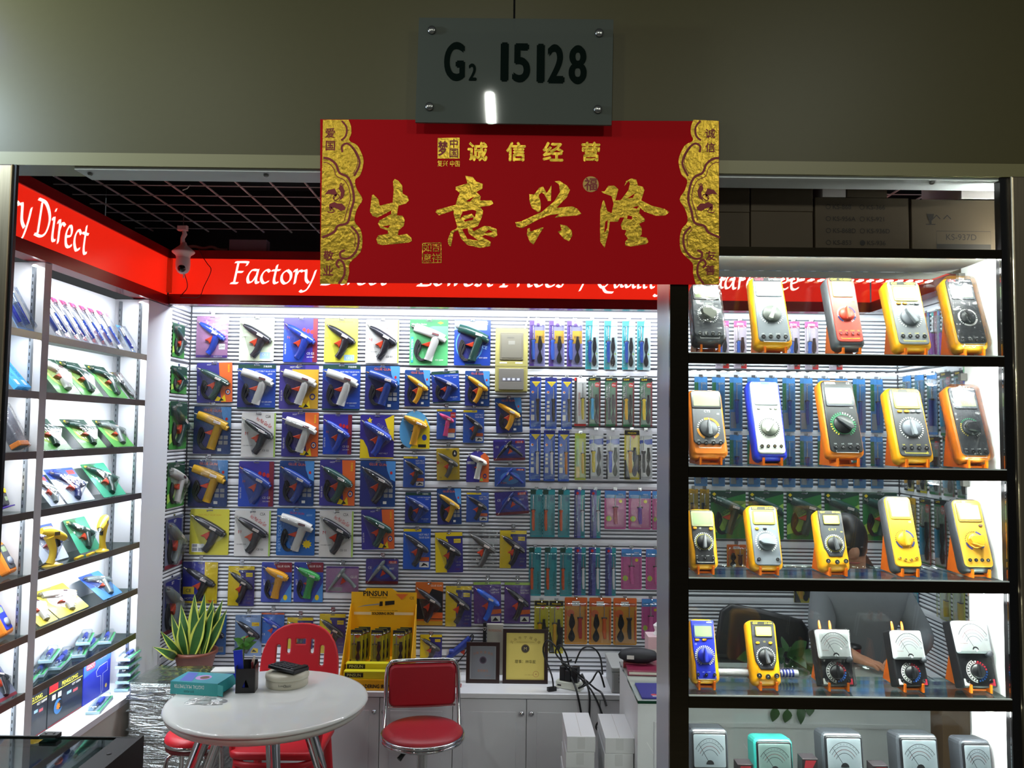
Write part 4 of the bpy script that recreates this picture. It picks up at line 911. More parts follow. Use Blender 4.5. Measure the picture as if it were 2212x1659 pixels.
def meter(row, pt, pb, yt, yb, label, hol, face, style, t=20, D=0.034, rest=True, shelfz=None, cat='multimeter', **k):
    t = radians(t); Y0 = 1.684
    mid = (pb[0]+pb[1])/2; B0 = onY(Y0, mid, yb); xl = onY(Y0, pb[0], yb).x
    Wb = (pb[1]-pb[0])*Y0/FPX-max(0, xl)*D/Y0*0.9
    Wt = (pt[1]-pt[0])*(Y0+0.06)/FPX-max(0, xl)*D/Y0*0.9
    xc = min(1.0165, onY(Y0, pb[1], yb).x)-Wb/2; xc = max(xc, 0.337+Wb/2)
    org = Vector((xc, Y0+D*cos(t), B0.z-D*sin(t)))
    H = 0.15
    for _ in range(12):
        top = org+Vector((0, -D*cos(t)+H*sin(t), D*sin(t)+H*cos(t))); H += (proj(top)[1]-yt)/FPX*1.75
    Wb *= k.get('wk', 1); Wt = min(Wt, Wb*1.04); Wt = max(Wt, Wb*0.92)
    Rm = Matrix.Translation(org) @ Matrix.Rotation(-t, 4, 'X')
    root = empty('multimeter', org, (-t, 0, 0), label, cat, 'multimeters in the show case')
    W_ = Wb; out = rrect(W_, H, k.get('rad', 0.012), 4, 0, H/2, Wt)
    hm = hol if not isinstance(hol, str) else C(hol, .38); fm = C(face, .4) if isinstance(face, str) else face
    if style == 'd':
        q = MB(); q.puff(out, 0, D, hm, k.get('round', 0.007), k.get('round', 0.007), back=0.004, smooth=True); q.build('holster', root)
        hF = D; fs_ = k.get('fshape', 'full'); ft, fb = k.get('ft', 0.975), k.get('fb', 0.06); fw = k.get('fw', 0.86)
        if fs_ == 'full': fo = rrect(W_*fw, H*(ft-fb), 0.008, 3, 0, H*(ft+fb)/2, Wt*fw)
        elif fs_ == 'taper': fo = [(-W_*.40, H*ft), (W_*.40, H*ft), (W_*.40, H*.55), (W_*.36, H*.36), (W_*.22, H*fb), (-W_*.22, H*fb), (-W_*.36, H*.36), (-W_*.40, H*.55)][::-1]
        elif fs_ == 'keel': fo = [(-W_*.42, H*ft), (W_*.42, H*ft), (W_*.40, H*.5), (W_*.34, H*.28), (W_*.36, H*fb), (-W_*.36, H*fb), (-W_*.34, H*.28), (-W_*.40, H*.5)][::-1]
        q = MB(); q.puff(fo, hF-0.003, hF+0.0022, fm, 0.0015); q.build('face_panel', root); h = hF+0.0024
        lw, lh, lv = k.get('lcd', (0.62, 0.17, 0.80)); lw *= W_; lh *= H; lv *= H
        q = MB(); q.puff(rrect(lw*1.16, lh*1.34, 0.004, 3, 0, lv), h-0.001, h+0.002, C(k.get('bez', '#24262b'), .3), 0.001)
        if k.get('lcdring'): q.flat(rrect(lw*1.07, lh*1.12, 0.002, 2, 0, lv), h+0.0021, C(k['lcdring'], .4))
        bz = q.build('display_bezel', root)
        q = MB(); q.flat(rrect(lw, lh, 0.0015, 2, 0, lv), h+0.0024, LCDM); q.build('display', root)
        dv = k.get('dv', 0.43)*H; dr = k.get('dr', 0.24)*W_; dm = C(k.get('dial', '#5b5f66'), .4)
        q = MB(); tk = k.get('tick', [WP]); ticks(q, 0, dv, dr*1.14, dr*1.32, 26, h+.0003, tk)
        for (a0, a1, cc) in k.get('arcs', ()): arc_band(q, 0, dv, dr*1.1, dr*1.36, a0, a1, h+.0006, C(cc, .5))
        if k.get('ring'): arc_band(q, 0, dv, dr*1.02, dr*1.09, 0, 360, h+.0004, C(k['ring'], .4), 28)
        tv = k.get('tv', 0.945)*H; tcol = C(k.get('tcol', '#f2f2f2'), .5)
        if k.get('band'): q.rect(-W_*.38, tv-H*.03, W_*.38, tv+H*.026, h+.0002, C(k['band'], .4))
        if k.get('brand'): q.text(k['brand'], -W_*.34, tv, H*.028, h+.0005, C(k.get('bcol', k.get('tcol', '#f2f2f2')), .5), 'l', bold=.05, maxw=W_*.3)
        if k.get('model'): q.text(k['model'], W_*.36, tv, H*.026, h+.0005, tcol, 'r', maxw=W_*.4)
        if k.get('sub'): q.text(k['sub'], 0, k.get('subv', .63)*H, H*.035, h+.0005, tcol, maxw=W_*.55)
        q.text('CE', k.get('ceu', .3)*W_, k.get('cev', .62)*H, H*.022, h+.0005, tcol)
        if k.get('lines', 1):
            jv = k.get('jv', .13)*H; q.stroke([(-W_*.3, jv-H*.045), (-W_*.3, jv-H*.07), (W_*.3, jv-H*.07), (W_*.3, jv-H*.045)], .0012, h+.0004, tcol, 0)
            for s_, u in (('10A', -.3), ('mA', -.1), ('COM', .1), ('VΩ', .3)):
                q.text(s_, u*W_, jv+H*(.04), H*.016, h+.0005, tcol, maxw=W_*.14)
        q.build('print', root)
        q = MB(); q.lathe([(dr, 0), (dr, .003), (dr*.93, .0055), (0.0001, .0055)], dm, 28, (0, -h+.0005, dv), 'h'); d_ = q.build('dial', root)
        ka = radians(k.get('ka', 100)); c_, s_ = cos(ka), sin(ka); kb = MB(); kw = k.get('kw', .16)*dr
        kp = [(dr*.98*c_, dr*.98*s_), (dr*.6*c_-kw*s_, dr*.6*s_+kw*c_), (-dr*.85*c_-kw*1.5*s_, -dr*.85*s_+kw*1.5*c_), (-dr*.97*c_, -dr*.97*s_), (-dr*.85*c_+kw*1.5*s_, -dr*.85*s_-kw*1.5*c_), (dr*.6*c_+kw*s_, dr*.6*s_-kw*c_)]
        kp = [(a, b_+dv) for a, b_ in kp]; kb.puff(kp, h+.0045, h+.013, C(k.get('knob', k.get('dial', '#6b7078')), .38), .0012); kb.build('pointer_bar', d_)
        jn = k.get('jn', 4); jv = k.get('jv', .13)*H; jm = C(k.get('jack', '#101114'), .3)
        for i in range(jn):
            u = (-.3+.6*i/(jn-1))*W_*k.get('js', 1); vv = jv+(k.get('jarc', 0)*H*(1 if i in (0, jn-1) else 0)); jr = k.get('jr', .055)*W_
            q = MB(); q.lathe([(jr, 0), (jr, .0025), (jr*.62, .0028), (jr*.58, .0008)], jm, 16, (u, -h+.0003, vv), 'h'); q.lathe([(jr*.3, .0008), (jr*.28, .0024), (.0001, .0024)], C('#b9a060', .3, .6) if k.get('jpin') else C('#7d7f84', .4), 10, (u, -h, vv), 'h')
            q.build('jack', root)
        for (u, v, bw, bh, cc) in k.get('btn', ()):
            q = MB(); q.puff(rrect(bw*W_, bh*H, min(bw*W_, bh*H)*.45, 3, u*W_, v*H), h-.0005, h+.0035, C(cc, .4), .001); q.build('button', root)
    else:
        q = MB(); q.puff(out, 0, D, BLK if style == 'a' else C(face, .35), 0.003, 0.004, back=0.003); q.build('body', root); h = D
        sv0 = k.get('sv0', .47); sm = C('#ffffff', .5)
        wo = rrect(W_*.97, H*(.985-sv0), .004, 2, 0, H*(.985+sv0)/2, Wt*.97)
        q = MB(); q.puff(wo, h-.002, h+.010, C('#dfe4ea', .3), .004, .004, cap=sm); sc_ = q.build('scale_window', root); hs = h+.0104
        q = MB(); cx, cy = 0, H*(sv0+.05); HH = H*(.985-sv0)
        for (rr, cc, ww) in ((.80, '#4a4d55', .0012), (.70, '#b9bdc4', .0009), (.62, '#c99aa0', .0009), (.52, '#b9bdc4', .0009), (.42, '#9aa0a8', .0009)):
            q.stroke([(p[0]*W_*.41/(.8*HH*.82), cy+p[1]) for p in circle(rr*HH, 15, 0, 0, 35, 145)], ww, hs, C(cc, .5), 0)
        for i in range(13):
            a = radians(145-110*i/12); q.text(str((0, 5, 10, 15, 20, 30, 50)[i % 7]), cos(a)*.76*W_*.41/(.8*.82), cy+sin(a)*HH*.75, H*.017, hs, C('#6a6d75', .5))
        q.stroke([(cx, cy), (cx-W_*.24, cy+HH*.55)], .0008, hs+.0002, C('#5a5d64', .5), 0)
        q.flat(circle(W_*.09, 12, 0, cy, 0, 180), hs+.0003, C('#2a2b30', .5)); q.flat(circle(W_*.06, 12, 0, cy-.001, 0, 180), hs+.0005, sm)
        q.text('MULTIMETER', -W_*.3, H*(sv0+.14), H*.014, hs, C('#c05a64', .5), maxw=W_*.24); q.text('CE', W_*.36, H*(sv0+.2), H*.03, hs, C('#6a7090', .5))
        q.build('print', sc_)
        q = MB(); q.flat(inset(wo, .003), hs+.0016, LENS); q.build('lens', sc_)
        q = MB(); q.lathe([(W_*.035, 0), (W_*.035, .002), (.0001, .002)], C('#c9ccd2', .4), 12, (0, -hs-.003, H*(sv0+.03)), 'h'); q.build('zero_screw', sc_)
        if k.get('low', 1):
            dv = .24*H; dr = .2*W_; q = MB()
            arc_band(q, 0, dv, dr*1.06, dr*1.14, 95, 250, h+.0006, WP, 14); arc_band(q, 0, dv, dr*1.06, dr*1.14, -15, 95, h+.0006, C('#c8283c', .5), 12); arc_band(q, 0, dv, dr*1.06, dr*1.14, -75, -15, h+.0006, C('#2f6fd0', .5), 8)
            ticks(q, 0, dv, dr*1.2, dr*1.42, 22, h+.0006, [C('#2f6fd0', .5), C('#c8283c', .5), WP, WP], -85, 255, .0016)
            q.stroke([(p[0], dv+p[1]) for p in circle(dr*1.55, 10, 0, 0, 110, 260)], .0012, h+.0006, WP, 0)
            q.flat([(-W_*.44, H*.03), (-W_*.26, H*.03), (-W_*.27, H*.06), (-W_*.38, H*.085), (-W_*.39, H*.13), (-W_*.44, H*.13)], h+.0006, WP)
            q.flat([(W_*.44, H*.03), (W_*.26, H*.03), (W_*.27, H*.06), (W_*.38, H*.085), (W_*.39, H*.13), (W_*.44, H*.13)], h+.0006, C('#d8324a', .5)); q.build('print', root)
            q = MB(); q.lathe([(dr, 0), (dr, .004), (dr*.92, .007), (.0001, .007)], BLK, 28, (0, -h+.0004, dv), 'h'); d_ = q.build('dial', root)
            q = MB(); q.puff([(-dr*.2, dv-dr*.9), (dr*.14, dv-dr*.92), (dr*.2, dv+dr*.9), (-dr*.1, dv+dr*.92)], h+.005, h+.014, C('#1d1e22', .3), .0015); q.build('pointer_bar', d_)
            for u in (-.32, .33):
                q = MB(); q.lathe([(W_*.055, 0), (W_*.055, .002), (W_*.03, .0022), (W_*.028, -.0)], C('#26272c', .25), 14, (u*W_, -h+.0003, H*.095), 'h'); q.build('jack', root)
            q = MB(); q.lathe([(W_*.085, 0), (W_*.085, .012), (W_*.07, .014), (.0001, .014)], C('#4b4d55', .35), 18, (W_*.39, -h+.001, H*(sv0-.01)), 'h'); q.build('adjust_knob', root)
        if k.get('prongs'):
            for u in (-.22, .1):
                q = MB(); q.tube([(u*W_, -D*.4, H-.001), (u*W_, -D*.4, H+.012), (u*W_, -D*.4, H+.02)], [.0032, .003, .0018], OS, 8); q.build('probe_prong', root)
    if k.get('wrap'):
        q = MB(); q.puff(inset(out, -.001), -0.001, D+.0155, BAG, .008, .010); q.build('shrink_wrap', root)
    if rest:
        z = SHZ[row] if shelfz is None else shelfz
        ledge = org.z-z-0.0045
        easel(xc, z, Y0+0.001, t, min(.052, W_*.62), H*.55, k.get('rl', 'orange rest carrying the ')+label.split(' in ')[0].split(' with ')[0], max(0.0, ledge-0.006))
    return root
meter(0,(1484,1555),(1492,1569),616,739,'dark grey multimeter in clear wrap beside the steel post','#3a3d44','#5a5e66','d',lcd=(.72,.2,.86),fw=.94,fb=.1,dv=.47,dr=.25,dial='#6a6d66',knob='#8e9186',ka=150,kw=.5,brand='',model='',sub='DT-9205C',subv=.66,wrap=1,round=.004,tv=.97)
meter(0,(1613,1689),(1625,1715),597,747,'yellow multimeter with grey face lettered DT9205A',YH,'#7c838b','d',brand='UNPO',bcol='#d03a50',model='DT9205A',band='#24262c',lcd=(.62,.16,.80),bez='#8a9098',dv=.44,dr=.25,dial='#5f645f',knob='#a9aca4',ka=68,jv=.12,cev=.6)
meter(0,(1766,1850),(1794,1872),597,748,'red-faced multimeter in a dark grey holster','#5a5f66','#e8584c','d',brand='CHY',model='VC-9205A+',tcol='#f2e24a',band='#26221c',lcd=(.6,.17,.80),bez='#d8cf6a',dv=.44,dr=.24,dial='#e84a34',knob='#f06a50',ka=95,arcs=((-45,-15,'#27326a'),(10,70,'#27326a'),(195,240,'#27326a')),jack='#c83a38',jv=.17)
meter(0,(1891,1985),(1924,2017),606,753,'yellow multimeter with grey face and VC890C lettering',YH,GREYF,'d',brand='CHY',model='VC890C+',tcol='#f2e24a',band='#26261e',lcd=(.6,.18,.80),bez='#b9b454',lcdring='#f2e030',dv=.44,dr=.26,dial='#6c7178',knob='#848a90',ka=122,btn=((-.24,.645,.13,.035,'#f0a020'),(-.06,.645,.13,.035,'#f0a020'),(.12,.645,.11,.03,'#c9ccd0'),(.28,.645,.14,.03,'#868b92')),jv=.17,cev=.1)
meter(0,(2020,2104),(2057,2146),600,752,'yellow multimeter with black face loosely wrapped in film',YH,'#34373c','d',brand='FUKE',bcol='#d83a3a',model='DT9205A',band='#2c2f36',lcd=(.62,.16,.78),bez='#50565c',dv=.42,dr=.22,dial='#2e3136',knob='#3a3d42',ka=115,wrap=1,jv=.1,arcs=((20,70,'#e8e8e8'),(150,200,'#e8e8e8'),(240,350,'#e8e8e8')))
meter(1,(1485,1563),(1489,1575),841,986,'orange multimeter with black display hood beside the steel post',OH,'#5e6065','d',brand='CHY',model='CY-8205N',band='#1e1f24',lcd=(.72,.19,.83),bez='#1c1d22',dv=.40,dr=.24,dial='#6a6d72',knob='#8a8d92',ka=92,fb=.18,arcs=((15,80,'#f0a040'),(85,110,'#f0a040'),(180,245,'#f0a040'),(-60,-30,'#f0a040')),jv=.19,sub='CTS',subv=.66,rl='rest under the ')
meter(1,(1607,1688),(1625,1704),821,991,'white-faced multimeter in a royal blue holster','#1f38d8','#d9dcd4','d',brand='MASS',model='DKF',tcol='#e8f0f4',band='#4a6474',lcd=(.66,.2,.80),bez='#9fb0b4',dv=.38,dr=.25,dial='#aab0a4',knob='#c4c9bc',ka=48,tick=[C('#4a4d50', .5)],ring='#6a7068',btn=((-.26,.625,.11,.03,'#e0e2dc'),(.12,.625,.08,.025,'#b9bdb6'),(.28,.625,.1,.03,'#d0d3cc')),jv=.15,jpin=1,jr=.05,cev=.54)
meter(1,(1759,1846),(1780,1871),820,985,'yellow-edged multimeter with black face and green dial scale',OH,'#1e2125','d',model='CE',brand='DT9208A',tcol='#c9cdd2',lcd=(.66,.19,.76),bez='#3a3f48',dv=.40,dr=.27,dial='#1d1f22',knob='#4a4d50',ka=145,tick=[C('#28a060', .5), WP, C('#28a060', .5), C('#e0cc30', .5)],ring='#3aa06a',jv=.11,fw=.9,fb=.045,jr=.06)
meter(1,(1906,1997),(1927,2022),837,996,'yellow multimeter with grey face and yellow CHY lettering in the second shelf',YH,DGREY,'d',brand='CHY',model='VC-9205',tcol='#f2e24a',band='#26261e',lcd=(.6,.17,.81),bez='#b9b454',lcdring='#f2e030',dv=.43,dr=.25,dial='#707681',knob='#8f959e',ka=95,btn=((-.24,.66,.12,.035,'#f4a820'),(-.05,.66,.13,.038,'#f4a820'),(.12,.66,.1,.03,'#c4c8ce'),(.28,.66,.14,.035,'#6d7178')),jv=.17,cev=.1)
meter(1,(2031,2117),(2070,2156),833,994,'orange multimeter with black face shrink-wrapped in film',OH,'#3c3f46','d',brand='',model='DT9205A',tcol='#eef0f2',lcd=(.64,.19,.80),bez='#52575e',dv=.42,dr=.25,dial='#3a3d44',knob='#2a2c32',ka=175,kw=.5,tick=[WP, C('#48a878', .5), C('#d8c050', .5)],wrap=1,jv=.1,sub='DIGITAL MULTIMETER',subv=.905)
meter(2,(1486,1549),(1489,1554),1099,1227,'small yellow and black multimeter beside the steel post',YH,'#26272c','d',model='A830L',brand='',lcd=(.72,.2,.82),bez='#9aa07a',dv=.43,dr=.27,dial='#1d1e22',knob='#8a8c90',ka=88,ring='#d8cc5a',btn=((-.3,.66,.14,.04,'#f4a020'),(.3,.65,.14,.05,'#f4a020')),jn=3,jv=.16,fshape='keel',cev=.66,ceu=-.1)
meter(2,(1603,1678),(1619,1695),1091,1230,'yellow capacitance meter with grey face and wide grey knob',YH,'#7e858f','d',brand='CHY',model='DT-9013',tcol='#f2e24a',band='#26261e',lcd=(.64,.17,.80),bez='#c9c24a',lcdring='#f2e030',dv=.42,dr=.27,dial='#7e858f',knob='#9aa2ac',ka=180,kw=.34,btn=((-.26,.62,.11,.04,'#f4c020'),(.0,.62,.12,.025,'#3a3c42')),jn=2,jv=.15,js=1.0,lines=0,cev=.62)
meter(2,(1756,1827),(1767,1842),1100,1232,'yellow ribbed multimeter with CHY lettering over its black dial',YH,'#44474d','d',brand='CHY',model='DT-830L',tcol='#e8e04a',band='#26261e',lcd=(.5,.13,.82),bez='#26261e',lcdring='#e8e030',dv=.42,dr=.25,dial='#1a1b1f',knob='#5a5c62',ka=100,ring='#d8cc5a',jn=3,jv=.13,jarc=.015,fshape='taper',fb=.22,lines=0,sub='C H Y',subv=.66,jr=.075,round=.012)
meter(2,(1901,1973),(1922,1996),1070,1235,'yellow-faced multimeter in dark grey holster with matching yellow jacks','#4c4f56','#ffbe28','d',brand='CHY',model='VC-9205',tcol='#f6f0d8',band='#7a6a3a',lcd=(.66,.19,.80),bez='#f0c83a',dv=.41,dr=.27,dial='#ffb818',knob='#ffc83a',ka=98,tick=[C('#7a5a10', .5)],arcs=((-50,-15,'#3a3f7a'),(15,75,'#3a3f7a'),(195,245,'#3a3f7a')),jack='#e0a010',jarc=.02,jv=.15,fw=.93,lines=0,cev=.64)
meter(2,(2044,2124),(2080,2162),1077,1235,'yellow-faced multimeter in dark grey holster with black jacks','#3c3f46','#f5b53a','d',brand='CHY',model='DT-9205A',tcol='#5a3a10',lcd=(.7,.2,.80),bez='#7a6a30',dv=.41,dr=.25,dial='#ff9c10',knob='#ffac28',ka=172,kw=.5,tick=[C('#5a4410', .5)],arcs=((-50,-15,'#3a3f7a'),(20,75,'#3a3f7a'),(195,245,'#3a3f7a')),jv=.15,fw=.93,lines=0,cev=.63,btn=((.3,.62,.13,.035,'#5a4438'),))
meter(3,(1488,1545),(1491,1557),1337,1476,'royal blue multimeter with yellow end caps',YH,'#2030c0','d',brand='',model='A830L',lcd=(.62,.17,.80),bez='#3a4a9a',dv=.42,dr=.27,dial='#1c2cb8',knob='#3444d0',ka=92,ring='#d8d4a0',btn=((-.24,.665,.16,.035,'#f4a020'),(.02,.665,.16,.035,'#f4a020')),jn=3,jv=.13,fshape='keel',cev=.6,ceu=-.3,fw=.95)
meter(3,(1607,1678),(1621,1692),1339,1481,'yellow ribbed multimeter with square black jack sockets',YH,'#3a3c42','d',brand='CHY',model='DT-830L',tcol='#e8e04a',band='#26261e',lcd=(.52,.13,.82),bez='#2a2a20',lcdring='#c8c030',dv=.43,dr=.25,dial='#17181b',knob='#6a6c72',ka=100,btn=((-.24,.64,.13,.04,'#f0b020'),(.2,.64,.13,.04,'#f0b020')),jn=3,jv=.13,jarc=.015,fshape='taper',fb=.24,lines=0,jr=.085,round=.012,cev=.66,ceu=0)
meter(3,(1750,1836),(1765,1848),1359,1482,'black analogue meter with white scale in crinkled film',BLK,'#17181c','a',prongs=1,wrap=1,rad=.004)
meter(3,(1911,1989),(1926,2009),1361,1483,'black analogue meter with white scale and orange prongs',BLK,'#17181c','a',prongs=1,rad=.004)
meter(3,(2056,2148),(2080,2172),1340,1486,'large black analogue meter with wide white scale',BLK,'#17181c','a',rad=.004,sv0=.5)
_bot = 0.9655
for (pt, y, lab, colr) in (((1487,1578),1586,'dark analogue meter on the bottom shelf beside the steel post','#3d4148'), ((1624,1719),1605,'teal-cased analogue meter on the bottom shelf','#2f9a94'), ((1770,1873),1591,'dark analogue meter on the bottom shelf beside the teal one','#3d4148'), ((1930,2037),1593,'dark analogue meter on the bottom shelf below the prong meters','#3d4148'), ((2084,2172),1603,'dark analogue meter on the bottom shelf at the white panel','#444850')):
    Y0 = 1.70; W_ = (pt[1]-pt[0])*Y0/FPX-max(0, onY(Y0, pt[0], y).x)*.05/Y0*.8; xr = min(1.018, onY(Y0, pt[1], y).x); zt = onY(Y0, 1800, y).z; H = zt-_bot; t = radians(8)
    r_ = empty('analogue_meter', (xr-W_/2, Y0+.05, _bot+.0005), (-t, 0, 0), lab, 'multimeter', 'multimeters in the show case')
    H = (H-.05*sin(t))/cos(t)
    q = MB(); q.puff(rrect(W_, H, .01, 3, 0, H/2), 0, .05, C(colr, .35), .006, back=.003); q.build('body', r_)
    q = MB(); q.puff(rrect(W_*.9, H*.48, .005, 3, 0, H*.72), .048, .054, C('#1a1b20', .3), .002); w_ = q.build('scale_frame', r_)
    q = MB(); q.flat(rrect(W_*.82, H*.42, .003, 3, 0, H*.72), .0545, C('#b9c4cc' if colr != '#2f9a94' else '#8fa8a4', .5)); HH = H*.42; cy = H*.55
    for rr, cc in ((.78, '#3a3d45'), (.66, '#6a7078'), (.55, '#8a5a60'), (.44, '#5a6068')): q.stroke([(p[0]*W_*.37/(.8*HH*.82), cy+p[1]) for p in circle(rr*HH, 15, 0, 0, 35, 145)], .0011, .0548, C(cc, .5), 0)
    for i in range(11): a = radians(142-104*i/10); q.text(str(i*5), cos(a)*W_*.37/.82*.95, cy+sin(a)*HH*.72, H*.014, .0549, C('#4a4d55', .5))
    q.stroke([(0, cy), (-W_*.28, cy+HH*.62)], .0009, .055, C('#2a2c32', .5), 0); q.flat(circle(W_*.1, 12, 0, cy, 0, 180), .0551, C('#2a2b30', .5)); q.build('scale', w_)
    q = MB(); q.flat(rrect(W_*.84, H*.44, .003, 3, 0, H*.72), .0565, LENS); q.build('lens', w_)
    q = MB(); q.lathe([(W_*.2, 0), (W_*.2, .005), (W_*.17, .008), (.0001, .008)], BLK, 20, (0, -.05, H*.26), 'h'); q.build('dial', r_)
for (px, py, lab) in ((1610,1652,'small dark box on the bottom shelf beside the teal meter'), (1750,1640,'small dark and red printed box on the bottom shelf'), (1902,1655,'small black box with red corner on the bottom shelf')):
    Y0 = 1.69; p = onY(Y0, px, py); w = .032
    q = MB(); q.bbox(-w/2, w/2, 0, .03, 0, p.z-_bot, C('#2a2428', .4), .001); r_ = q.build('small_box', None, (p.x, Y0, _bot+.0005)); tags(r_, lab, 'box', 'small boxes on the bottom shelf')
    q = MB(); zt = p.z-_bot; q.flat([(-w*.4, zt-.022), (w*.1, zt-.022), (w*.4, zt-.003), (-w*.3, zt-.003)], .0005, C('#a02a34', .5)); q.build('print', r_)
# clear tube of blue pens lying on the fourth shelf
r_ = empty('pen_tube', (onY(1.765, 1640, 1450).x, 1.765, SHZ[3]+.0006), label='blue striped pen in a clear twisted wrapper lying on the lowest lit shelf', cat='pen')
xa, xb = onY(1.765, 1535, 1445).x-r_.location.x, onY(1.765, 1735, 1445).x-r_.location.x
q = MB(); q.tube([(xa+.01, 0, .011), (xb-.012, 0, .011)], .008, C('#e6e8ee', .3), 12); b_ = q.build('barrel', r_)
for i in range(8): q = MB(); x = xb-.075+i*.007; q.tube([(x, 0, .011), (x+.004, 0, .011)], .0084, C('#2438b8', .35), 12); q.build('blue_ring', b_)
q = MB(); q.tube([(xa-.01, 0, .010), (xa, 0, .0115), (xb, 0, .0115), (xb+.012, 0, .009)], [.006, .0115, .0115, .007], BAG, 10); q.build('wrapper', r_)

# ================================================================ goods on the left slat wall (next to the white pilaster)
def side_pack(y0, y1, py0, py1, X, rz, label, build):
    """rectangle on a side wall from depth y0..y1 and pixel heights"""
    pass
LG = 'packs on the left slat wall'
def left_pack(px0, py0, px1, py1, sty, gun, colr, label, cord=True, bag=False):
    X = XL+0.0035; a = onX(X, px0, py0); c = onX(X, px1, py1); z0 = onX(X, (px0+px1)/2, py0).z; z1 = onX(X, (px0+px1)/2, py1).z
    ya, yc = max(4.06, a.y), min(4.275, c.y); Wd, Ht = yc-ya, z0-z1
    root = empty('glue_gun_pack', (X, (ya+yc)/2, (z0+z1)/2), (0, 0, radians(90)), label, 'glue gun pack', LG)
    h = card_base(root, Wd, Ht, sty); hl = gun_parts(root, gun, colr, Wd*.98, Ht*.98, h, cord); k = min(Wd, Ht*.78)
    q = MB(); hp = [(max(-Wd*.48, min(Wd*.48, a_)), max(-Ht*.48, min(Ht*.48, b_))) for a_, b_ in inset(hl, -.03*k)]; q.puff(hp, h, h+.2*k, BLISTER, .03*k, .05*k); q.build('blister', root)
    add_hook((XL, (ya+yc)/2, z0-.05*Ht), radians(90), wall_left)
STY['grp'] = ('#3f8a3a', [('dg', R(0, .7, 1, 1)), ('lg', [(0, .3), (1, .6), (1, .45), (0, .1)])], [('GLUE GUN', .5, .93, .04, 'w', 0, .6)])
STY['bagp'] = ('#6a6f86', [('m', R(0, 0, 1, .08)), ('n', R(.1, .5, .9, .95))], [('SET', .5, .9, .05, 'w', 0, .4)])
left_pack(368, 700, 397, 772, 'grp', 'A', 'dkgreen', 'dark green gun on a green card topmost in the column beside the white pilaster')
left_pack(370, 792, 402, 850, 'grp', 'A', 'dkgreen', 'dark green gun on a short green card, second in the column by the pilaster')
left_pack(367, 868, 402, 970, 'grp', 'A', 'dkgreen', 'dark green gun with red trigger on a tall bright green card by the pilaster')
left_pack(360, 1000, 396, 1095, 'grp', 'B', 'white', 'white gun on a green card hanging beside the pilaster')
left_pack(357, 1115, 392, 1225, 'bagp', 'A', 'grey', 'grey tool in a shiny bag over the lowest bag beside the pilaster', bag=True)
left_pack(353, 1248, 388, 1365, 'bagp', 'A', 'grey', 'grey tool in a shiny bag lowest beside the pilaster', bag=True)

# ================================================================ goods on the right slat wall (seen through the show case)
def right_pack(px0, px1, py0, py1, sty, label):
    X = XR-0.0035; a = onX(X, px0, py0); c = onX(X, px1, py0); z1 = onX(X, (px0+px1)/2, py1).z; z0 = onX(X, (px0+px1)/2, py0).z
    root = empty('soldering_iron_pack', (X, (a.y+c.y)/2, (z0+z1)/2), (0, 0, radians(-90)), label, 'soldering iron', 'packs on the right slat wall')
    iron_pack(0, 0, 0, 0, sty, label, None, None, root, (abs(a.y-c.y), z0-z1), hang=False)
    add_hook((XR, (a.y+c.y)/2, z0-.012), radians(-90), wall_right)
for i, (a, c) in enumerate(((1990,2008),(2012,2030),(2034,2054),(2058,2080))): right_pack(a, c, 676-i*4, 778+i*2, 'redteal', 'teal and maroon strip pack on the right slat wall')
for i, (a, c) in enumerate(((1950,1968),(1976,1996),(2002,2024),(2030,2054),(2060,2086))): right_pack(a, c, 812-i*3, 935+i*2, 'bluegr' if i < 3 else 'elec', 'blue-green strip pack on the right slat wall in the upper row' if i < 3 else 'green and red strip pack on the right slat wall in the upper row')
for i, (a, c) in enumerate(((1952,1972),(1978,2000),(2006,2030),(2036,2060),(2066,2090))): right_pack(a, c, 945-i, 1060+i*4, 'yelblk' if i < 2 else 'elec', 'yellow and black strip pack on the right slat wall' if i < 2 else 'green and red strip pack on the right slat wall in the middle row')
for i, (a, c) in enumerate(((1956,1978),(1986,2010),(2018,2044),(2052,2082))): right_pack(a, c, 1075+i*2, 1210+i*8, 'yelg' if i == 0 else 'elec', 'amber strip pack on the right slat wall' if i == 0 else 'green and red strip pack on the right slat wall in the lower row')
for i, (a, c) in enumerate(((2030,2052),(2058,2084))): right_pack(a, c, 1262+i*2, 1340+i*8, 'lime', 'lime strip pack low on the right slat wall')
right_pack(1958, 1984, 1270, 1350, 'centb', 'indigo strip pack low on the right slat wall')
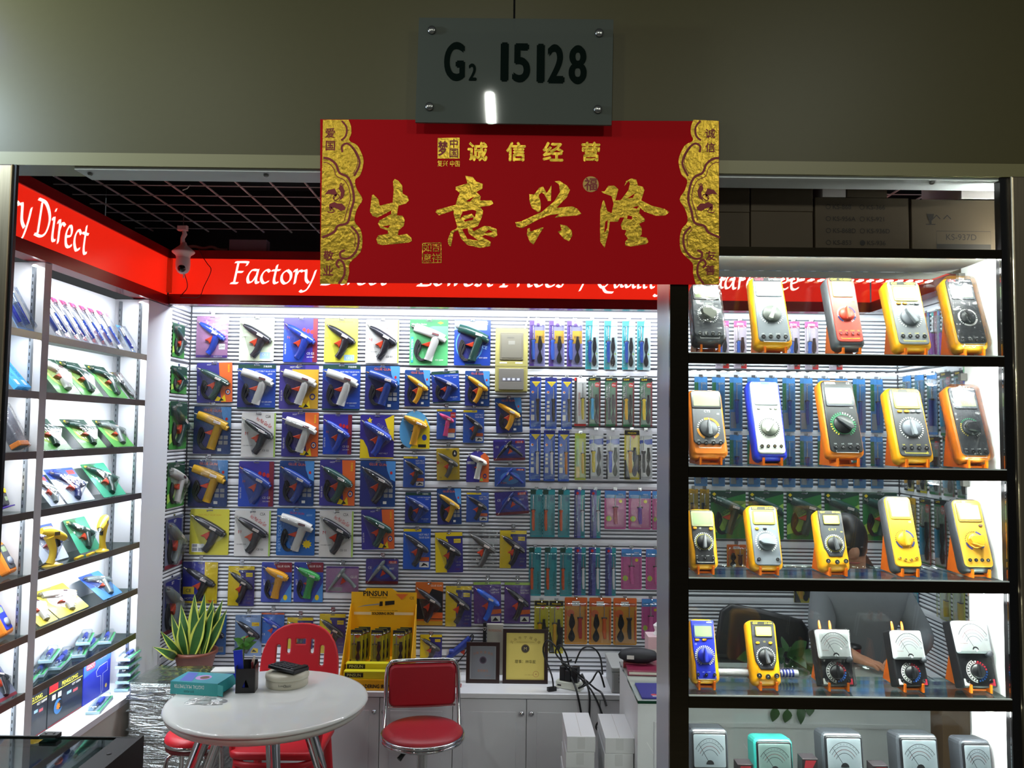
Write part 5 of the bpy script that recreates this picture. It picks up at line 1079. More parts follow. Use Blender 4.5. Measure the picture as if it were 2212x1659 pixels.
# ================================================================ goods on the white shelves
XLN = radians(90)
def shelf_y(px, z): 
    lo, hi = 2.2, 4.0
    for _ in range(30):
        m_ = (lo+hi)/2
        if proj((XL-.02, m_, z))[0] < px: lo = m_
        else: hi = m_
    return lo
def lean(name, y, z, Ht, t, label, cat, group, xb=None, yaw=0, lift=.004):
    xb = XL-0.018 if xb is None else xb; t = radians(t)
    return empty(name, (xb-Ht/2*sin(t), y, z+lift+Ht/2*cos(t)), (-t, 0, XLN+radians(yaw)), label, cat, group)
def cl(y, w): return max(2.99+w/2, min(3.772-w/2, y)) if y > 2.96 else min(2.92-w/2, y)
def shelf_gun(px, k, Wd, Ht, t, sty, gun, colr, label, group, cord=False, yaw=0):
    z = SZ[k]; r_ = lean('glue_gun_pack', cl(shelf_y(px, z), Wd), z, Ht, t, label, 'glue gun pack', group, yaw=yaw)
    h = card_base(r_, Wd, Ht, sty); hl = gun_parts(r_, gun, colr, Wd*.98, Ht*.98, h, cord); kk = min(Wd, Ht*.78)
    hp = [(max(-Wd*.48, min(Wd*.48, a_)), max(-Ht*.48, min(Ht*.48, b_))) for a_, b_ in inset(hl, -.03*kk)]
    q = MB(); q.puff(hp, h, h+.19*kk, BLISTER, .03*kk, .05*kk); q.build('blister', r_); return r_
def shelf_iron(px, k, Wd, Ht, t, sty, label, group, handle=None, yaw=0):
    z = SZ[k]; r_ = lean('soldering_iron_pack', cl(shelf_y(px, z), Wd), z, Ht, t, label, 'soldering iron', group, yaw=yaw)
    iron_pack(0, 0, 0, 0, sty, label, handle, None, r_, (Wd, Ht), hang=False); return r_
SOL['pinktop'] = ('#b9c2d8', [('pk', R(0, .84, 1, 1))], [('★', .5, .92, .05, 'w', 0, .3)], '#2a55c8', 0, 0.5)
SOL['bluefull'] = ('#8fb4e4', [('sk', R(0, .8, 1, 1))], [('IRON', .5, .9, .04, 'w', 0, .5)], '#2f3fb4', 0, 0.5)
for i, px in enumerate((128, 148, 168, 187, 207, 226, 244, 262, 288)):
    shelf_iron(px, 0, .042, .21 if i < 8 else .15, 33, 'pinktop' if i < 8 else 'bluefull', 'blue-handled iron in a clear pack with pink top on the topmost white shelf' if i < 8 else 'short blue-handled iron in a clear pack at the end of the topmost white shelf', 'pink-topped irons on the top shelf')
STY['biggw'] = ('#4a9a3e', [('dg', R(0, .72, 1, 1)), ('lg', circle(.3, 16, .45, .5)), ('y', circle(.06, 12, .15, .9))], [('GLUE GUN', .6, .93, .05, 'w', 0, .6)])
for px, gc, lb in ((150, 'white', 'white gun on a green card on the second shelf beside the divider'), (200, 'dkgreen', 'dark green gun on a green card in the middle of the second shelf'), (256, 'dkgreen', 'dark green gun on a green card before the slim pack on the second shelf')):
    shelf_gun(px, 1, .17, .185, 40, 'biggw', 'B', gc, lb, 'green packs on the white shelves')
shelf_iron(286, 1, .05, .16, 40, 'elec', 'slim dark tool pack at the end of the second white shelf', 'green packs on the white shelves', '#2a2c30')
for px, gc, lb in ((125, 'dkgreen', 'green pack half hidden by the divider on the third shelf'), (205, 'dkgreen', 'green pack with dark gun in the middle of the third shelf'), (268, 'grey', 'green pack with grey gun at the end of the third shelf')):
    shelf_gun(px, 2, .19, .16, 42, 'biggw', 'B', gc, lb, 'green packs on the white shelves')
STY['trayb'] = ('#b8c4d8', [('b', R(0, .7, 1, 1)), ('r', R(.7, .8, .95, .92))], [('HOT MELT', .3, .85, .06, 'w', 0, .5)])
STY['trayg'] = ('#3fa080', [('g', R(0, .6, .5, 1)), ('y', R(.1, .88, .22, .95))], [('TOOLS', .4, .8, .04, 'w', 0, .3)])
STY['trayy'] = ('#e0cc40', [('w', circle(.24, 16, .4, .55))], [('SET', .7, .9, .06, 'k', 0, .3)])
STY['traybl'] = ('#4a88cc', [('b', R(0, .5, .6, 1)), ('o', R(.55, .6, .72, .8))], [('KIT', .3, .8, .07, 'w', 0, .3)])
shelf_gun(175, 3, .21, .17, 38, 'trayb', 'A', 'dkblue', 'grey-blue gun in a blue and silver tray pack on the fourth shelf', 'tray packs on the white shelves')
shelf_gun(248, 3, .20, .18, 38, 'trayg', 'A', 'dkgreen', 'dark gun with red trigger in a turquoise tray pack on the fourth shelf', 'tray packs on the white shelves')
shelf_gun(125, 3, .10, .15, 40, 'trayb', 'A', 'grey', 'clear tray pack beside the divider on the fourth shelf', 'tray packs on the white shelves')
r_ = shelf_gun(150, 4, .18, .16, 30, 'trayb', 'A', 'dkblue', 'blue and red tray pack behind the first standing yellow gun', 'tray packs on the white shelves')
shelf_gun(222, 4, .17, .16, 30, 'trayg', 'A', 'dkgreen', 'turquoise tray pack behind the second standing yellow gun', 'tray packs on the white shelves')
for o_ in COLL.objects:
    if o_.get('label', '').endswith('standing yellow gun'): o_.location.x -= .055
shelf_gun(160, 5, .22, .15, 50, 'trayy', 'B', 'white', 'white tool in a yellow tray pack on the sixth shelf', 'tray packs on the white shelves')
shelf_gun(105, 5, .12, .15, 50, 'trayy', 'B', 'white', 'yellow tray pack beside the divider on the sixth shelf', 'tray packs on the white shelves')
shelf_gun(243, 5, .17, .15, 50, 'traybl', 'B', 'grey', 'grey tool in a blue tray pack on the sixth shelf', 'tray packs on the white shelves')
# two yellow display guns standing on the fifth shelf
def display_gun(px, yaw, flip, label):
    z = SZ[4]; y = shelf_y(px, z); r_ = empty('glue_gun', (XL-.036, y, z+.0005), (0, 0, XLN+radians(yaw)), label, 'glue gun', 'yellow display guns')
    ym = C('#f2cc3c', .35, coat=.3); s = flip
    q = MB(); q.tube([(s*.012, 0, .008), (s*.004, 0, .03), (s*.0, 0, .06), (s*.012, 0, .095), (s*.02, 0, .115)], [.017, .013, .0135, .016, .02], ym, 12, 3); q.build('grip', r_)
    q = MB(); q.tube([(s*.055, 0, .14), (s*.02, 0, .135), (-s*.03, 0, .112), (-s*.05, 0, .10)], [.012, .019, .018, .013], ym, 12, 3); q.build('barrel', r_)
    q = MB(); q.tube([(-s*.048, 0, .101), (-s*.062, 0, .094), (-s*.070, 0, .09)], [.010, .006, .002], C('#b8bcc0', .25, .9), 10); q.build('nozzle', r_)
    q = MB(); q.puff([(-s*.018, .07), (-s*.008, .105), (-s*.024, .10), (-s*.03, .075)], -.006, .006, C('#1c1c20', .4), .001); q.build('trigger', r_)
    q = MB(); q.lathe([(.034, 0), (.034, .003), (.02, .008), (.012, .014)], ym, 20, (0, 0, 0), 'z', sx=1.25, sy=.8); q.build('foot', r_)
    q = MB(); q.rect(.0*s-.012, .118, .012, .132, .0195, C('#4a3a20', .5)); q.build('gun_label', r_)
    q = MB(); q.tube([(s*.015, 0, .02), (s*.04, .01, .006), (s*.07, .0, .005), (s*.10, .02, .005)], .003, C('#141418', .4), 6, 4); q.build('power_cord', r_)
    return r_
display_gun(122, -20, -1, 'yellow glue gun standing on the fifth shelf beside the divider')
display_gun(228, 15, 1, 'yellow glue gun standing on the fifth shelf with a coiled black cord')
for i, (px, lb) in enumerate(((175, 'yellow paper knife lying on the fifth shelf'), (200, 'yellow and green paper knife lying on the fifth shelf'))):
    r_ = empty('paper_knife', (XL-.03, shelf_y(px, SZ[4]), SZ[4]+.0005), (0, 0, XLN+radians(10)), lb, 'knife', 'paper knives')
    q = MB(); q.bbox(-.035, .04, -.007, .007, 0, .008, C('#e0b422', .4), .002); q.build('handle', r_); q = MB(); q.box(.0402, .06, -.004, .004, .002, .004, C('#4a7a4a' if i else '#b0b4b8', .3)); q.build('blade_cap', r_)
# blue irons lying on the seventh shelf
LY = 'blue iron packs lying on the shelves'
def lying(px, z, dx, yaw, label, L=.20, Wd=.055, pz=0, xx=None):
    y = shelf_y(px, z); r_ = empty('soldering_iron_pack', ((XL-.078-dx) if xx is None else xx, y if z < .6 or z > .8 else cl(y, L*.9), z+.0008+pz), (radians(-82), 0, XLN+radians(yaw)), label, 'soldering iron', LY)
    r_.rotation_euler = (Matrix.Rotation(XLN+radians(yaw), 4, 'Z') @ Matrix.Rotation(radians(-90), 4, 'X')).to_euler()
    q = MB(); q.bbox(-L/2, L/2, -.012, 0, -Wd/2, Wd/2, C('#bfe2f0', .35), .001); q.build('tray', r_)
    q = MB(); q.box(-L/2, L/2, -.0126, -.0121, -Wd/2, -Wd/2+.012, C('#4fb070', .4)); q.build('green_edge', r_)
    q = MB(); q.tube([(-L*.1, -.018, 0), (L*.1, -.018, 0), (L*.3, -.018, 0)], [.009, .0095, .007], C('#4658dc', .3), 10); q.build('iron_handle', r_)
    q = MB(); q.tube([(-L*.42, -.016, 0), (-L*.1, -.018, 0)], [.002, .004], TIPM, 8); q.build('iron_tip', r_)
    q = MB(); q.puff(rrect(L*.94, Wd*.8, .008, 2), .0127, .031, BLISTER, .004, .008); q.build('blister', r_)
    return r_
for i, (px, dx, yw, pz) in enumerate(((95, .0, 72, 0), (128, .03, 70, 0), (158, .0, 75, 0), (180, .05, 72, .0), (205, .01, 68, 0), (232, .03, 76, 0), (258, .0, 70, 0), (150, .05, 70, .034), (222, .04, 68, .034))):
    lying(px, SZ[6], dx*.5, 90-yw, 'blue iron in a pale blue tray lying flat on the seventh shelf' if pz == 0 else 'blue iron in a pale blue tray lying on top of others on the seventh shelf', L=.17, Wd=.05 if i % 2 else .055, pz=pz)
# boxes and trays on the base board
ZBB = 0.548
def carton(name, x0, x1, y0, y1, z0, z1, colr, label, cat, group=None, rough=.4):
    r_ = empty(name, ((x0+x1)/2, (y0+y1)/2, z0), (0, 0, XLN), label, cat, group); Wd = y1-y0; Dp = x1-x0; Ht = z1-z0
    q = MB(); q.bbox(-Wd/2, Wd/2, -Dp/2, Dp/2, 0, Ht, C(colr, rough, coat=.3), .0015); q.build('body', r_); return r_, Wd, Ht, Dp/2
for i, (a, c, lb) in enumerate(((3.02, 3.205, 'black hot air gun box lettered PENGLONG beside the divider'), (3.21, 3.465, 'black hot air gun box lettered PENGLONG with a red badge'))):
    r_, w, hh, d = carton('hot_air_gun_box', -1.895, -1.815, a, c, ZBB+.0006, .735, '#181c26', lb, 'box', 'hot air gun boxes')
    q = MB(); e = d+.0006
    if i: q.rect(-w*.48, hh*.735, -w*.24, hh*.88, e, C('#c81e24', .4))
    q.text('PENGLONG', w*.1 if i else 0, hh*.80, hh*.085, e, C('#f0e24a', .5), maxw=w*.6); q.rect(-w*.48, hh*.715, w*.48, hh*.728, e, C('#e8dc50', .5)); q.text('KEY 1600W', w*.3, hh*.66, hh*.05, e, WP, maxw=w*.35)
    q.flat(circle(hh*.16, 18, -w*.22, hh*.36), e, C('#4a86c8', .5)); q.flat(circle(hh*.10, 18, -w*.17, hh*.38), e+.0003, C('#181c26', .5)); q.flat([(-w*.22+hh*.09*cos(t_*pi/8)*(1 if t_ % 2 else .55), hh*.36+hh*.09*sin(t_*pi/8)*(1 if t_ % 2 else .55)) for t_ in range(16)], e+.0006, C('#f0922a', .5))
    q.flat(rrect(w*.5, hh*.22, hh*.05, 3, w*.12, hh*.47), e+.0002, C('#2e3440', .5)); q.rect(w*.02, hh*.50, w*.15, hh*.56, e+.0004, C('#9ac0e8', .5)); q.rect(w*.2, hh*.47, w*.34, hh*.53, e+.0004, C('#c05a64', .5))
    for k in range(2): q.rect(-w*(.4-.16*k), hh*.55, -w*(.3-.16*k), hh*.66, e+.0003, C('#c9ccd0', .5))
    q.rect(-w*.48, 0.004, w*.48, hh*.012+.004, e, C('#c02028', .4)); q.build('print', r_)
r_, w, hh, d = carton('hot_air_gun_box', -1.89, -1.815, 3.47, 3.70, ZBB+.0006, .742, '#2a34b0', 'royal blue hot air gun box with a white outlined gun', 'box', 'hot air gun boxes')
q = MB(); e = d+.0006; q.flat([(-w*.5, hh*.6), (w*.5, hh*.75), (w*.5, hh), (-w*.5, hh)], e, C('#3a66d8', .5)); q.flat(rrect(w*.32, hh*.14, hh*.06, 3, -w*.26, hh*.8), e+.0002, C('#d02a4a', .5)); q.text('GOOT', -w*.26, hh*.8, hh*.09, e+.0004, WP, maxw=w*.28); q.text('热风枪', w*.2, hh*.88, hh*.09, e+.0004, C('#d8b0d8', .5), maxw=w*.4)
q.stroke([(-w*.05, hh*.6), (w*.05, hh*.68), (w*.36, hh*.7), (w*.38, hh*.5), (w*.2, hh*.48), (w*.22, hh*.1), (w*.16, hh*.04), (w*.12, hh*.46), (-w*.02, hh*.48), (-w*.05, hh*.6)], .002, e+.0004, WP, 0); q.flat(circle(hh*.05, 10, w*.34, hh*.16), e+.0004, C('#e0c060', .5)); q.build('print', r_)
for i in range(5):
    lying(0, ZBB, 0, 4+3*((i*7) % 3), 'pale blue iron tray in the stack on the cabinet base beside the blue box', L=.15, Wd=.06, pz=i*.0335, xx=-1.80).location.y = 3.775-.0
for o_ in list(COLL.objects):
    if o_.get('label', '').startswith('pale blue iron tray in the stack'): o_.location.y = 3.742; o_.rotation_euler.z += radians(0); o_.location.x = -1.752
lying(205, ZBB, 0, 12, 'single blue iron tray lying before the black boxes on the cabinet base', L=.2, Wd=.055, xx=-1.745)
# first bay (mostly behind the steel pier)
for px, k, lb in ((46, 0, 'blue iron in a clear pack in the first bay beside the steel pier'), (70, 0, 'blue iron in a clear pack in the first bay beside the divider')):
    shelf_iron(px, 0, .05, .2, 30, 'bluefull', lb, 'irons in the first bay')
for px, lb in ((44, 'sky blue soldering iron box leaning beside the steel pier'), (66, 'sky blue soldering iron box leaning beside the divider')):
    z = SZ[1]; Ht = .19; r_ = lean('soldering_iron_box', cl(shelf_y(px, z), .04), z, Ht, 42, lb, 'box', 'blue boxes in the first bay', lift=.016)
    q = MB(); q.bbox(-.02, .02, 0, .018, -Ht/2, Ht/2, C('#3f9fe0', .35), .001); q.build('body', r_)
    q = MB(); q.text('SOLDERING IRON', 0, .02, .016, .0005, C('#1c3c8a', .5), rot=90, maxw=.13); q.rect(-.012, -.085, .006, -.06, .0005, C('#c9d8e8', .5)); q.build('print', r_)
z = SZ[2]; Ht = .17; r_ = lean('tool_pack', shelf_y(42, z), z, Ht, 30, 'grey clear-wrapped tool with orange foot in the first bay', 'tool pack', None, lift=.014)
q = MB(); q.puff(rrect(.055, Ht, .006, 3), -.014, .02, C('#5d5f68', .3), .004); q.build('tool_body', r_); q = MB(); q.puff(rrect(.058, .02, .003, 2, 0, -Ht/2+.012), -.0135, .024, C('#f08a28', .4), .003); q.build('orange_foot', r_); q = MB(); q.puff(rrect(.062, Ht*1.04, .006, 2), -.015, .028, BAG, .005); q.build('clear_wrap', r_)
z = SZ[3]; r_ = empty('clamp_meter', (XL-.065, cl(shelf_y(38, z), .08), z+.022), (-radians(20), 0, XLN+radians(10)), 'yellow and black clamp meter on a purple rest in the first bay', 'clamp meter')
q = MB(); q.puff(rrect(.034, .075, .008, 3, 0, .04), -.012, .012, C('#3a3a3c', .4), .004); q.build('body', r_)
vs, fs = fill_shape([circle(.026, 20, 0, .10), circle(.015, 16, 0, .10)], .016, .002); q = MB(); q.add(vs, fs, C('#f2c420', .35)); q.build('clamp_jaw', r_)
q = MB(); q.rect(-.011, .02, .011, .036, .0125, LCDM); q.build('display', r_); q = MB(); q.puff(circle(.010, 16, 0, .058), .012, .016, C('#f2c420', .4), .001); q.build('dial', r_)
q = MB(); q.box(-.03, .03, -.02, .05, -.004, 0.0, C('#4a2a9a', .35)); q.build('purple_rest', r_)
for (px, k, lb, bodyc, capc) in ((35, 4, 'orange battery tester on a purple rest in the first bay', '#f0862a', '#5c6068'), (28, 5, 'royal blue multimeter with orange ends in the first bay', '#2438c8', '#f09a28')):
    z = SZ[k]; r_ = empty('multimeter', (XL-.045, shelf_y(px, z), z+.007), (-radians(28), 0, XLN+radians(12)), lb, 'multimeter')
    q = MB(); q.puff(rrect(.07, .12, .012, 3, 0, .065), -.01, .022, C('#f0862a', .38), .008); q.build('holster', r_); q = MB(); q.puff(rrect(.052, .092, .006, 3, 0, .066), .02, .0245, C(bodyc if k == 5 else '#4c5058', .38), .002); q.build('face_panel', r_)
    q = MB(); q.rect(-.018, .085, .018, .105, .025, LCDM); q.build('display', r_); q = MB(); q.lathe([(.015, 0), (.015, .006), (.0001, .006)], C('#9aa0b0', .4), 18, (0, -.0247, .048), 'h'); q.build('dial', r_)
shelf_gun(22, 6, .1, .15, 35, 'bagp', 'A', 'black', 'dark tool in a shiny bag low in the first bay', 'tray packs on the white shelves')

# ================================================================ low glass counter at the front left
r_ = empty('glass_counter', (-1.25, 1.92, 0), (0, 0, 0), 'low black-framed counter with a teal glass top beside the left pier', 'counter')
GB = C('#08080a', .45, spec=.3); x1_ = .309
def gp(name, *bx, m=GB, par=None):
    q = MB(); q.box(*bx, m); return q.build(name, par or r_)
gp('side_panel', x1_-.012, x1_, -.19, .19, 0, .95); gp('side_panel', -.3, -.288, -.19, .19, 0, .95); gp('back_panel', -.288, x1_-.012, .178, .19, 0, .90); gp('front_panel', -.288, x1_-.012, -.19, -.18, 0, .6)
gp('top_rail', -.288, x1_-.012, .172, .1775, .90, .95); gp('top_rail', x1_-.062, x1_-.0125, -.19, .1715, .937, .9495)
gp('glass_top', -.287, x1_-.0625, -.19, .1715, .941, .9465, m=clear_mat('teal_glass', (.62, .86, .86), .14, .8, .02)); gp('inner_tray', -.287, x1_-.0125, -.179, .1775, .80, .81, m=C('#6f9a92', .4)); gp('glass_pane', -.287, x1_-.0125, -.1895, -.1845, .602, .936, m=GLASS)
for x in (.08, -.11):
    q = MB(); q.bbox(-.022, .022, -.012, .016, 0, .010, C('#0a0a0b', .4), .002); h_ = q.build('hinge_clamp', r_, (x, .165, .9505))
    for u in (-.01, .01): q = MB(); q.lathe([(.003, 0), (.003, .002), (.0001, .0022)], C('#8a8c90', .3, .8), 10); q.build('screw', h_, (u, 0, .0102))
q = MB(); q.lathe([(.006, 0), (.006, .0008), (.0001, .0008)], C('#050506', .3), 14); q.build('lock', r_, (x1_-.03, .07, .9497))
for i in range(3): lying(0, .81, 0, 60, 'blue iron tray inside the low glass counter', L=.14, Wd=.05, xx=-1.045-.10*i).location.y = 1.92
area('counter_led_light', (-1.15, 2.08, .89), (0, -.3, -1), .25, .01, 4, COOL)
# ================================================================ furniture and things in the stall
CHROME = C('#d4d6d8', .08, 1.0); REDP = C('#d02430', .4); REDV = C('#a01826', .42, bump=.08, nscale=200)
# round table
tx, ty, tz = -.893, 3.03, .74
r_ = empty('round_table', (tx, ty, 0), (0, 0, 0), 'round white glossy table with splayed chrome legs', 'table')
q = MB(); q.lathe([(.0001, tz), (.352, tz), (.362, tz-.002), (.366, tz-.008), (.366, tz-.012), (.3, tz-.012)], C('#e4e6e2', .06, spec=.6), 64); q.build('table_top', r_)
q = MB(); q.lathe([(.0001, tz-.0125), (.357, tz-.0125), (.358, tz-.03), (.345, tz-.042), (.0001, tz-.042)], C('#cfd0c8', .3), 64); q.build('under_disc', r_)
for (a0, a1, c0, c1) in ((-.17, -.12, -.40, -.26), (.06, -.15, .17, -.36), (.14, -.02, .37, -.02), (-.16, .06, -.42, .15)):
    q = MB(); q.tube([(a0, a1, tz-.043), (c0, c1, .0)], [.026, .016], CHROME, 4); q.build('leg', r_)
# red plastic chair
def plastic_chair(x, y, rz, label):
    r_ = empty('plastic_chair', (x, y, 0), (0, 0, rz), label, 'chair', 'red plastic chairs')
    n = 16; out = [(-.2, .0), (.2, .0)]+[(.2*math.copysign(abs(cos(pi*i/n))**.8, cos(pi*i/n)), .19+.20*sin(pi*i/n)**.85) for i in range(n+1)]
    def slot(u, v, w, h): return rrect(w, h, min(w, h)*.45, 4, u, v)
    holes = [slot(-.115, .255, .034, .10), slot(-.062, .295, .03, .075), rrect(.062, .034, .006, 2, 0, .315), slot(.062, .295, .03, .075), slot(.115, .255, .034, .10)]
    vs, fs = fill_shape([out]+holes, .012, .006); q = MB(); q.add(vs, fs, REDP); o = q.build('backrest', r_, (0, .21, .47)); o.rotation_euler = (-radians(12), 0, 0)
    q = MB(); q.T = Matrix.Rotation(radians(-90), 4, 'X'); q.puff(rrect(.43, .42, .07, 5), -.014, .014, REDP, .012, .008, back=.004, smooth=True); o = q.build('seat', r_, (0, 0, .43))
    q = MB(); q.tube([(-.2, .18, .43), (-.2, -.0, .42), (-.17, -.19, .40), (0, -.21, .395), (.17, -.19, .40), (.2, -.0, .42), (.2, .18, .43)], .014, REDP, 8, 3); q.build('seat_rim', r_)
    for sx_ in (-1, 1):
        for sy_ in (-1, 1):
            q = MB(); q.tube([(sx_*.17, sy_*.16, .41), (sx_*.205, sy_*.21, 0)], [.024, .016], REDP, 6); q.build('leg', r_)
        q = MB(); q.tube([(sx_*.195, .24, .62), (sx_*.22, .12, .63), (sx_*.22, -.1, .60), (sx_*.2, -.16, .43)], .014, REDP, 8, 3); q.build('arm', r_)
    return r_
plastic_chair(-.945, 3.45, 0, 'red plastic armchair with slotted back behind the round table').scale = (.86, .86, 1)
plastic_chair(-.98, 2.53, radians(180), 'red plastic chair with its back to the corridor before the round table').scale = (.86, .86, .90)
# round red stools
def round_stool(x, y, h, r, label):
    r_ = empty('round_stool', (x, y, 0), label=label, cat='stool', group='round red stools')
    q = MB(); q.lathe([(.0001, h), (r*.8, h-.002), (r*.95, h-.01), (r, h-.022), (r, h-.03)], C('#c8232c', .35), 40); q.build('seat', r_)
    q = MB(); q.lathe([(r*.99, h-.030), (r*1.02, h-.034), (r*1.02, h-.042), (r*.98, h-.046), (r*.5, h-.046)], CHROME, 40); q.build('chrome_band', r_)
    q = MB(); q.lathe([(r*.97, h-.047), (r*.97, h-.062), (r*.5, h-.062)], C('#7a1a22', .4), 40); q.build('lower_band', r_)
    for a in (45, 135, 225, 315):
        c_, s_ = cos(radians(a)), sin(radians(a)); q = MB(); q.tube([(r*.6*c_, r*.6*s_, h-.063), (r*.95*c_, r*.95*s_, h-.085), (r*1.0*c_, r*1.0*s_, h-.12), (r*1.1*c_, r*1.1*s_, 0)], .010, CHROME, 8); q.build('leg', r_)
    q = MB(); q.tube([(r*1.04*cos(2*pi*i/24), r*1.04*sin(2*pi*i/24), .18) for i in range(24)], .007, CHROME, 6, closed=True); q.build('foot_ring', r_)
round_stool(-1.29, 3.36, .50, .115, 'low round red stool with chrome legs under the table edge')
round_stool(-.53, 2.84, .505, .10, 'round red stool peeping up before the swivel stool')
# red swivel stool with chrome backrest
sx_, sy_, sz_ = -.365, 3.5, .47
r_ = empty('swivel_stool', (sx_, sy_, 0), (0, 0, radians(8)), 'red vinyl swivel stool with chrome frame and back pad', 'stool')
q = MB(); q.lathe([(.0001, sz_+.002), (.12, sz_), (.16, sz_-.006), (.172, sz_-.016), (.173, sz_-.022)], REDV, 48); q.build('seat', r_)
for k, z in enumerate((.026, .040)):
    q = MB(); q.tube([(.174*cos(2*pi*i/40), .174*sin(2*pi*i/40), sz_-z) for i in range(40)], .0075, CHROME, 8, closed=True); q.build('chrome_band', r_)
q = MB(); q.lathe([(.16, sz_-.044), (.05, sz_-.05), (.03, sz_-.06), (.022, sz_-.07), (.022, .1)], CHROME, 24); q.build('column', r_)
q = MB(); q.tube([(-.03, -.06, sz_-.058), (-.08, -.10, sz_-.066), (-.10, -.115, sz_-.085)], [.006, .009, .011], C('#101012', .4), 8); q.build('lever', r_)
for i in range(5): a = radians(72*i+10); q = MB(); q.tube([(0, 0, .1), (.24*cos(a), .24*sin(a), .05), (.25*cos(a), .25*sin(a), .0)], [.022, .014, .012], CHROME, 8); q.build('base_arm', r_)
by = .135; zb0, zb1 = .515, .69
q = MB(); q.tube([(-.165, by-.04, sz_-.03), (-.162, by+.0, sz_+.06), (-.158, by+.02, zb1-.03), (-.145, by+.022, zb1+.005), (-.11, by+.022, zb1+.018), (.11, by+.022, zb1+.018), (.145, by+.022, zb1+.005), (.158, by+.02, zb1-.03), (.162, by, sz_+.06), (.165, by-.04, sz_-.03)], .0095, CHROME, 10, 3); q.build('back_frame', r_)
q = MB(); q.puff(rrect(.298, zb1-zb0+.012, .03, 5, 0, (zb0+zb1)/2), -by-.034, -by-.004, REDV, .012, .010, back=.006, smooth=True); q.build('back_pad', r_)
q = MB(); q.tube([(-.15, by+.022, zb0-.008), (.15, by+.022, zb0-.008)], .006, CHROME, 8); q.build('back_rail', r_)
# plastic-wrapped parcel
def foil_mat():
    mt = bpy.data.materials.new('stretch_film'); mt.use_nodes = True; nt = mt.node_tree; b_ = nt.nodes['Principled BSDF']
    b_.inputs['Base Color'].default_value = (.42, .45, .44, 1); b_.inputs['Metallic'].default_value = .75; b_.inputs['Roughness'].default_value = .16
    tc = nt.nodes.new('ShaderNodeTexCoord'); mp = nt.nodes.new('ShaderNodeMapping'); nz = nt.nodes.new('ShaderNodeTexNoise'); bp = nt.nodes.new('ShaderNodeBump')
    mp.inputs['Scale'].default_value = (4, 4, 26); nz.inputs['Scale'].default_value = 2.2; nz.inputs['Detail'].default_value = 5; nz.inputs['Distortion'].default_value = .8; bp.inputs['Strength'].default_value = .9; bp.inputs['Distance'].default_value = .03
    nt.links.new(tc.outputs['Object'], mp.inputs[0]); nt.links.new(mp.outputs[0], nz.inputs[0]); nt.links.new(nz.outputs['Fac'], bp.inputs['Height']); nt.links.new(bp.outputs['Normal'], b_.inputs['Normal'])
    return mt
FOIL = foil_mat()
r_ = empty('wrapped_parcel', (-1.475, 3.68, 0), (0, 0, radians(-4)), 'large parcel wrapped in clear stretch film standing before the plant', 'parcel')
q = MB(); q.bbox(-.185, .185, -.125, .125, 0, .618, FOIL, .012); q.build('carton', r_)
for i in range(22):
    z = .03+.57*random.random(); e = .0025; dz = random.uniform(-.03, .03); z = min(max(z, .035), .57); q = MB()
    q.tube([(-.186-e, -.126-e, z), (0, -.128-e, z+dz), (.186+e, -.126-e, z-dz), (.186+e, .126, z+dz), (-.186-e, .126, z)], random.uniform(.0012, .004), FOIL, 5, closed=True); q.build('film_fold', r_)
q = MB(); n = 8; vs = []; fs = []
for i in range(n+1):
    for j in range(n+1): vs.append((-.19+.38*i/n, -.13+.26*j/n, .6225+.006*random.random()))
for i in range(n):
    for j in range(n): fs.append((i*(n+1)+j, (i+1)*(n+1)+j, (i+1)*(n+1)+j+1, i*(n+1)+j+1))
q.add(vs, fs, clear_mat('film_top', (.75, .8, .78), .2, .8, .1, .6, 14), True); q.build('film_top', r_)
# snake plant
px_, py_ = -1.58, 4.09
r_ = empty('snake_plant', (px_, py_, CTZ+.0005), label='snake plant with yellow-edged leaves in a brown pot on the worktop', cat='potted plant')
q = MB(); q.lathe([(.07, 0), (.098, .125), (.108, .128), (.108, .145), (.098, .145), (.094, .125), (.0001, .125)], C('#6e3a2a', .5), 36); q.build('pot', r_)
q = MB(); q.lathe([(.0001, .13), (.093, .126)], C('#2e241c', .9, bump=.5, nscale=80), 20); q.build('soil', r_)
LFY = C('#c9cf5a', .45); LFG = C('#2f5a26', .42, noise=.5, nscale=30)
def leaf(root, base, tip, bend, w, twist):
    n = 7; L = []; q = MB(); B = Vector(base); T = Vector(tip); d = (T-B); side = d.cross(Vector((sin(twist), -cos(twist), 0.0))); side = side.normalized() if side.length > 1e-6 else Vector((1, 0, 0))
    nr = side.cross(d).normalized(); vs = []
    for i in range(n+1):
        t_ = i/n; c = B+d*t_+nr*bend*sin(pi*t_)*.5+Vector((0, 0, -abs(bend)*t_*t_*.25)); ww = w*(.55+.45*sin(pi*min(1, t_*1.1)))*(1-t_**4)
        for o_ in (-1, -.66, 0, .66, 1): vs.append(tuple(c+side*ww*o_*.5+nr*(.12*ww*abs(o_))))
    fe, fm_ = [], []
    for i in range(n):
        for j in range(4):
            f = (i*5+j, i*5+j+1, (i+1)*5+j+1, (i+1)*5+j); (fe if j in (0, 3) else fm_).append(f)
    q.add(vs, fm_, LFG, True); q.add(vs, fe, LFY, True); return q.build('leaf', root)
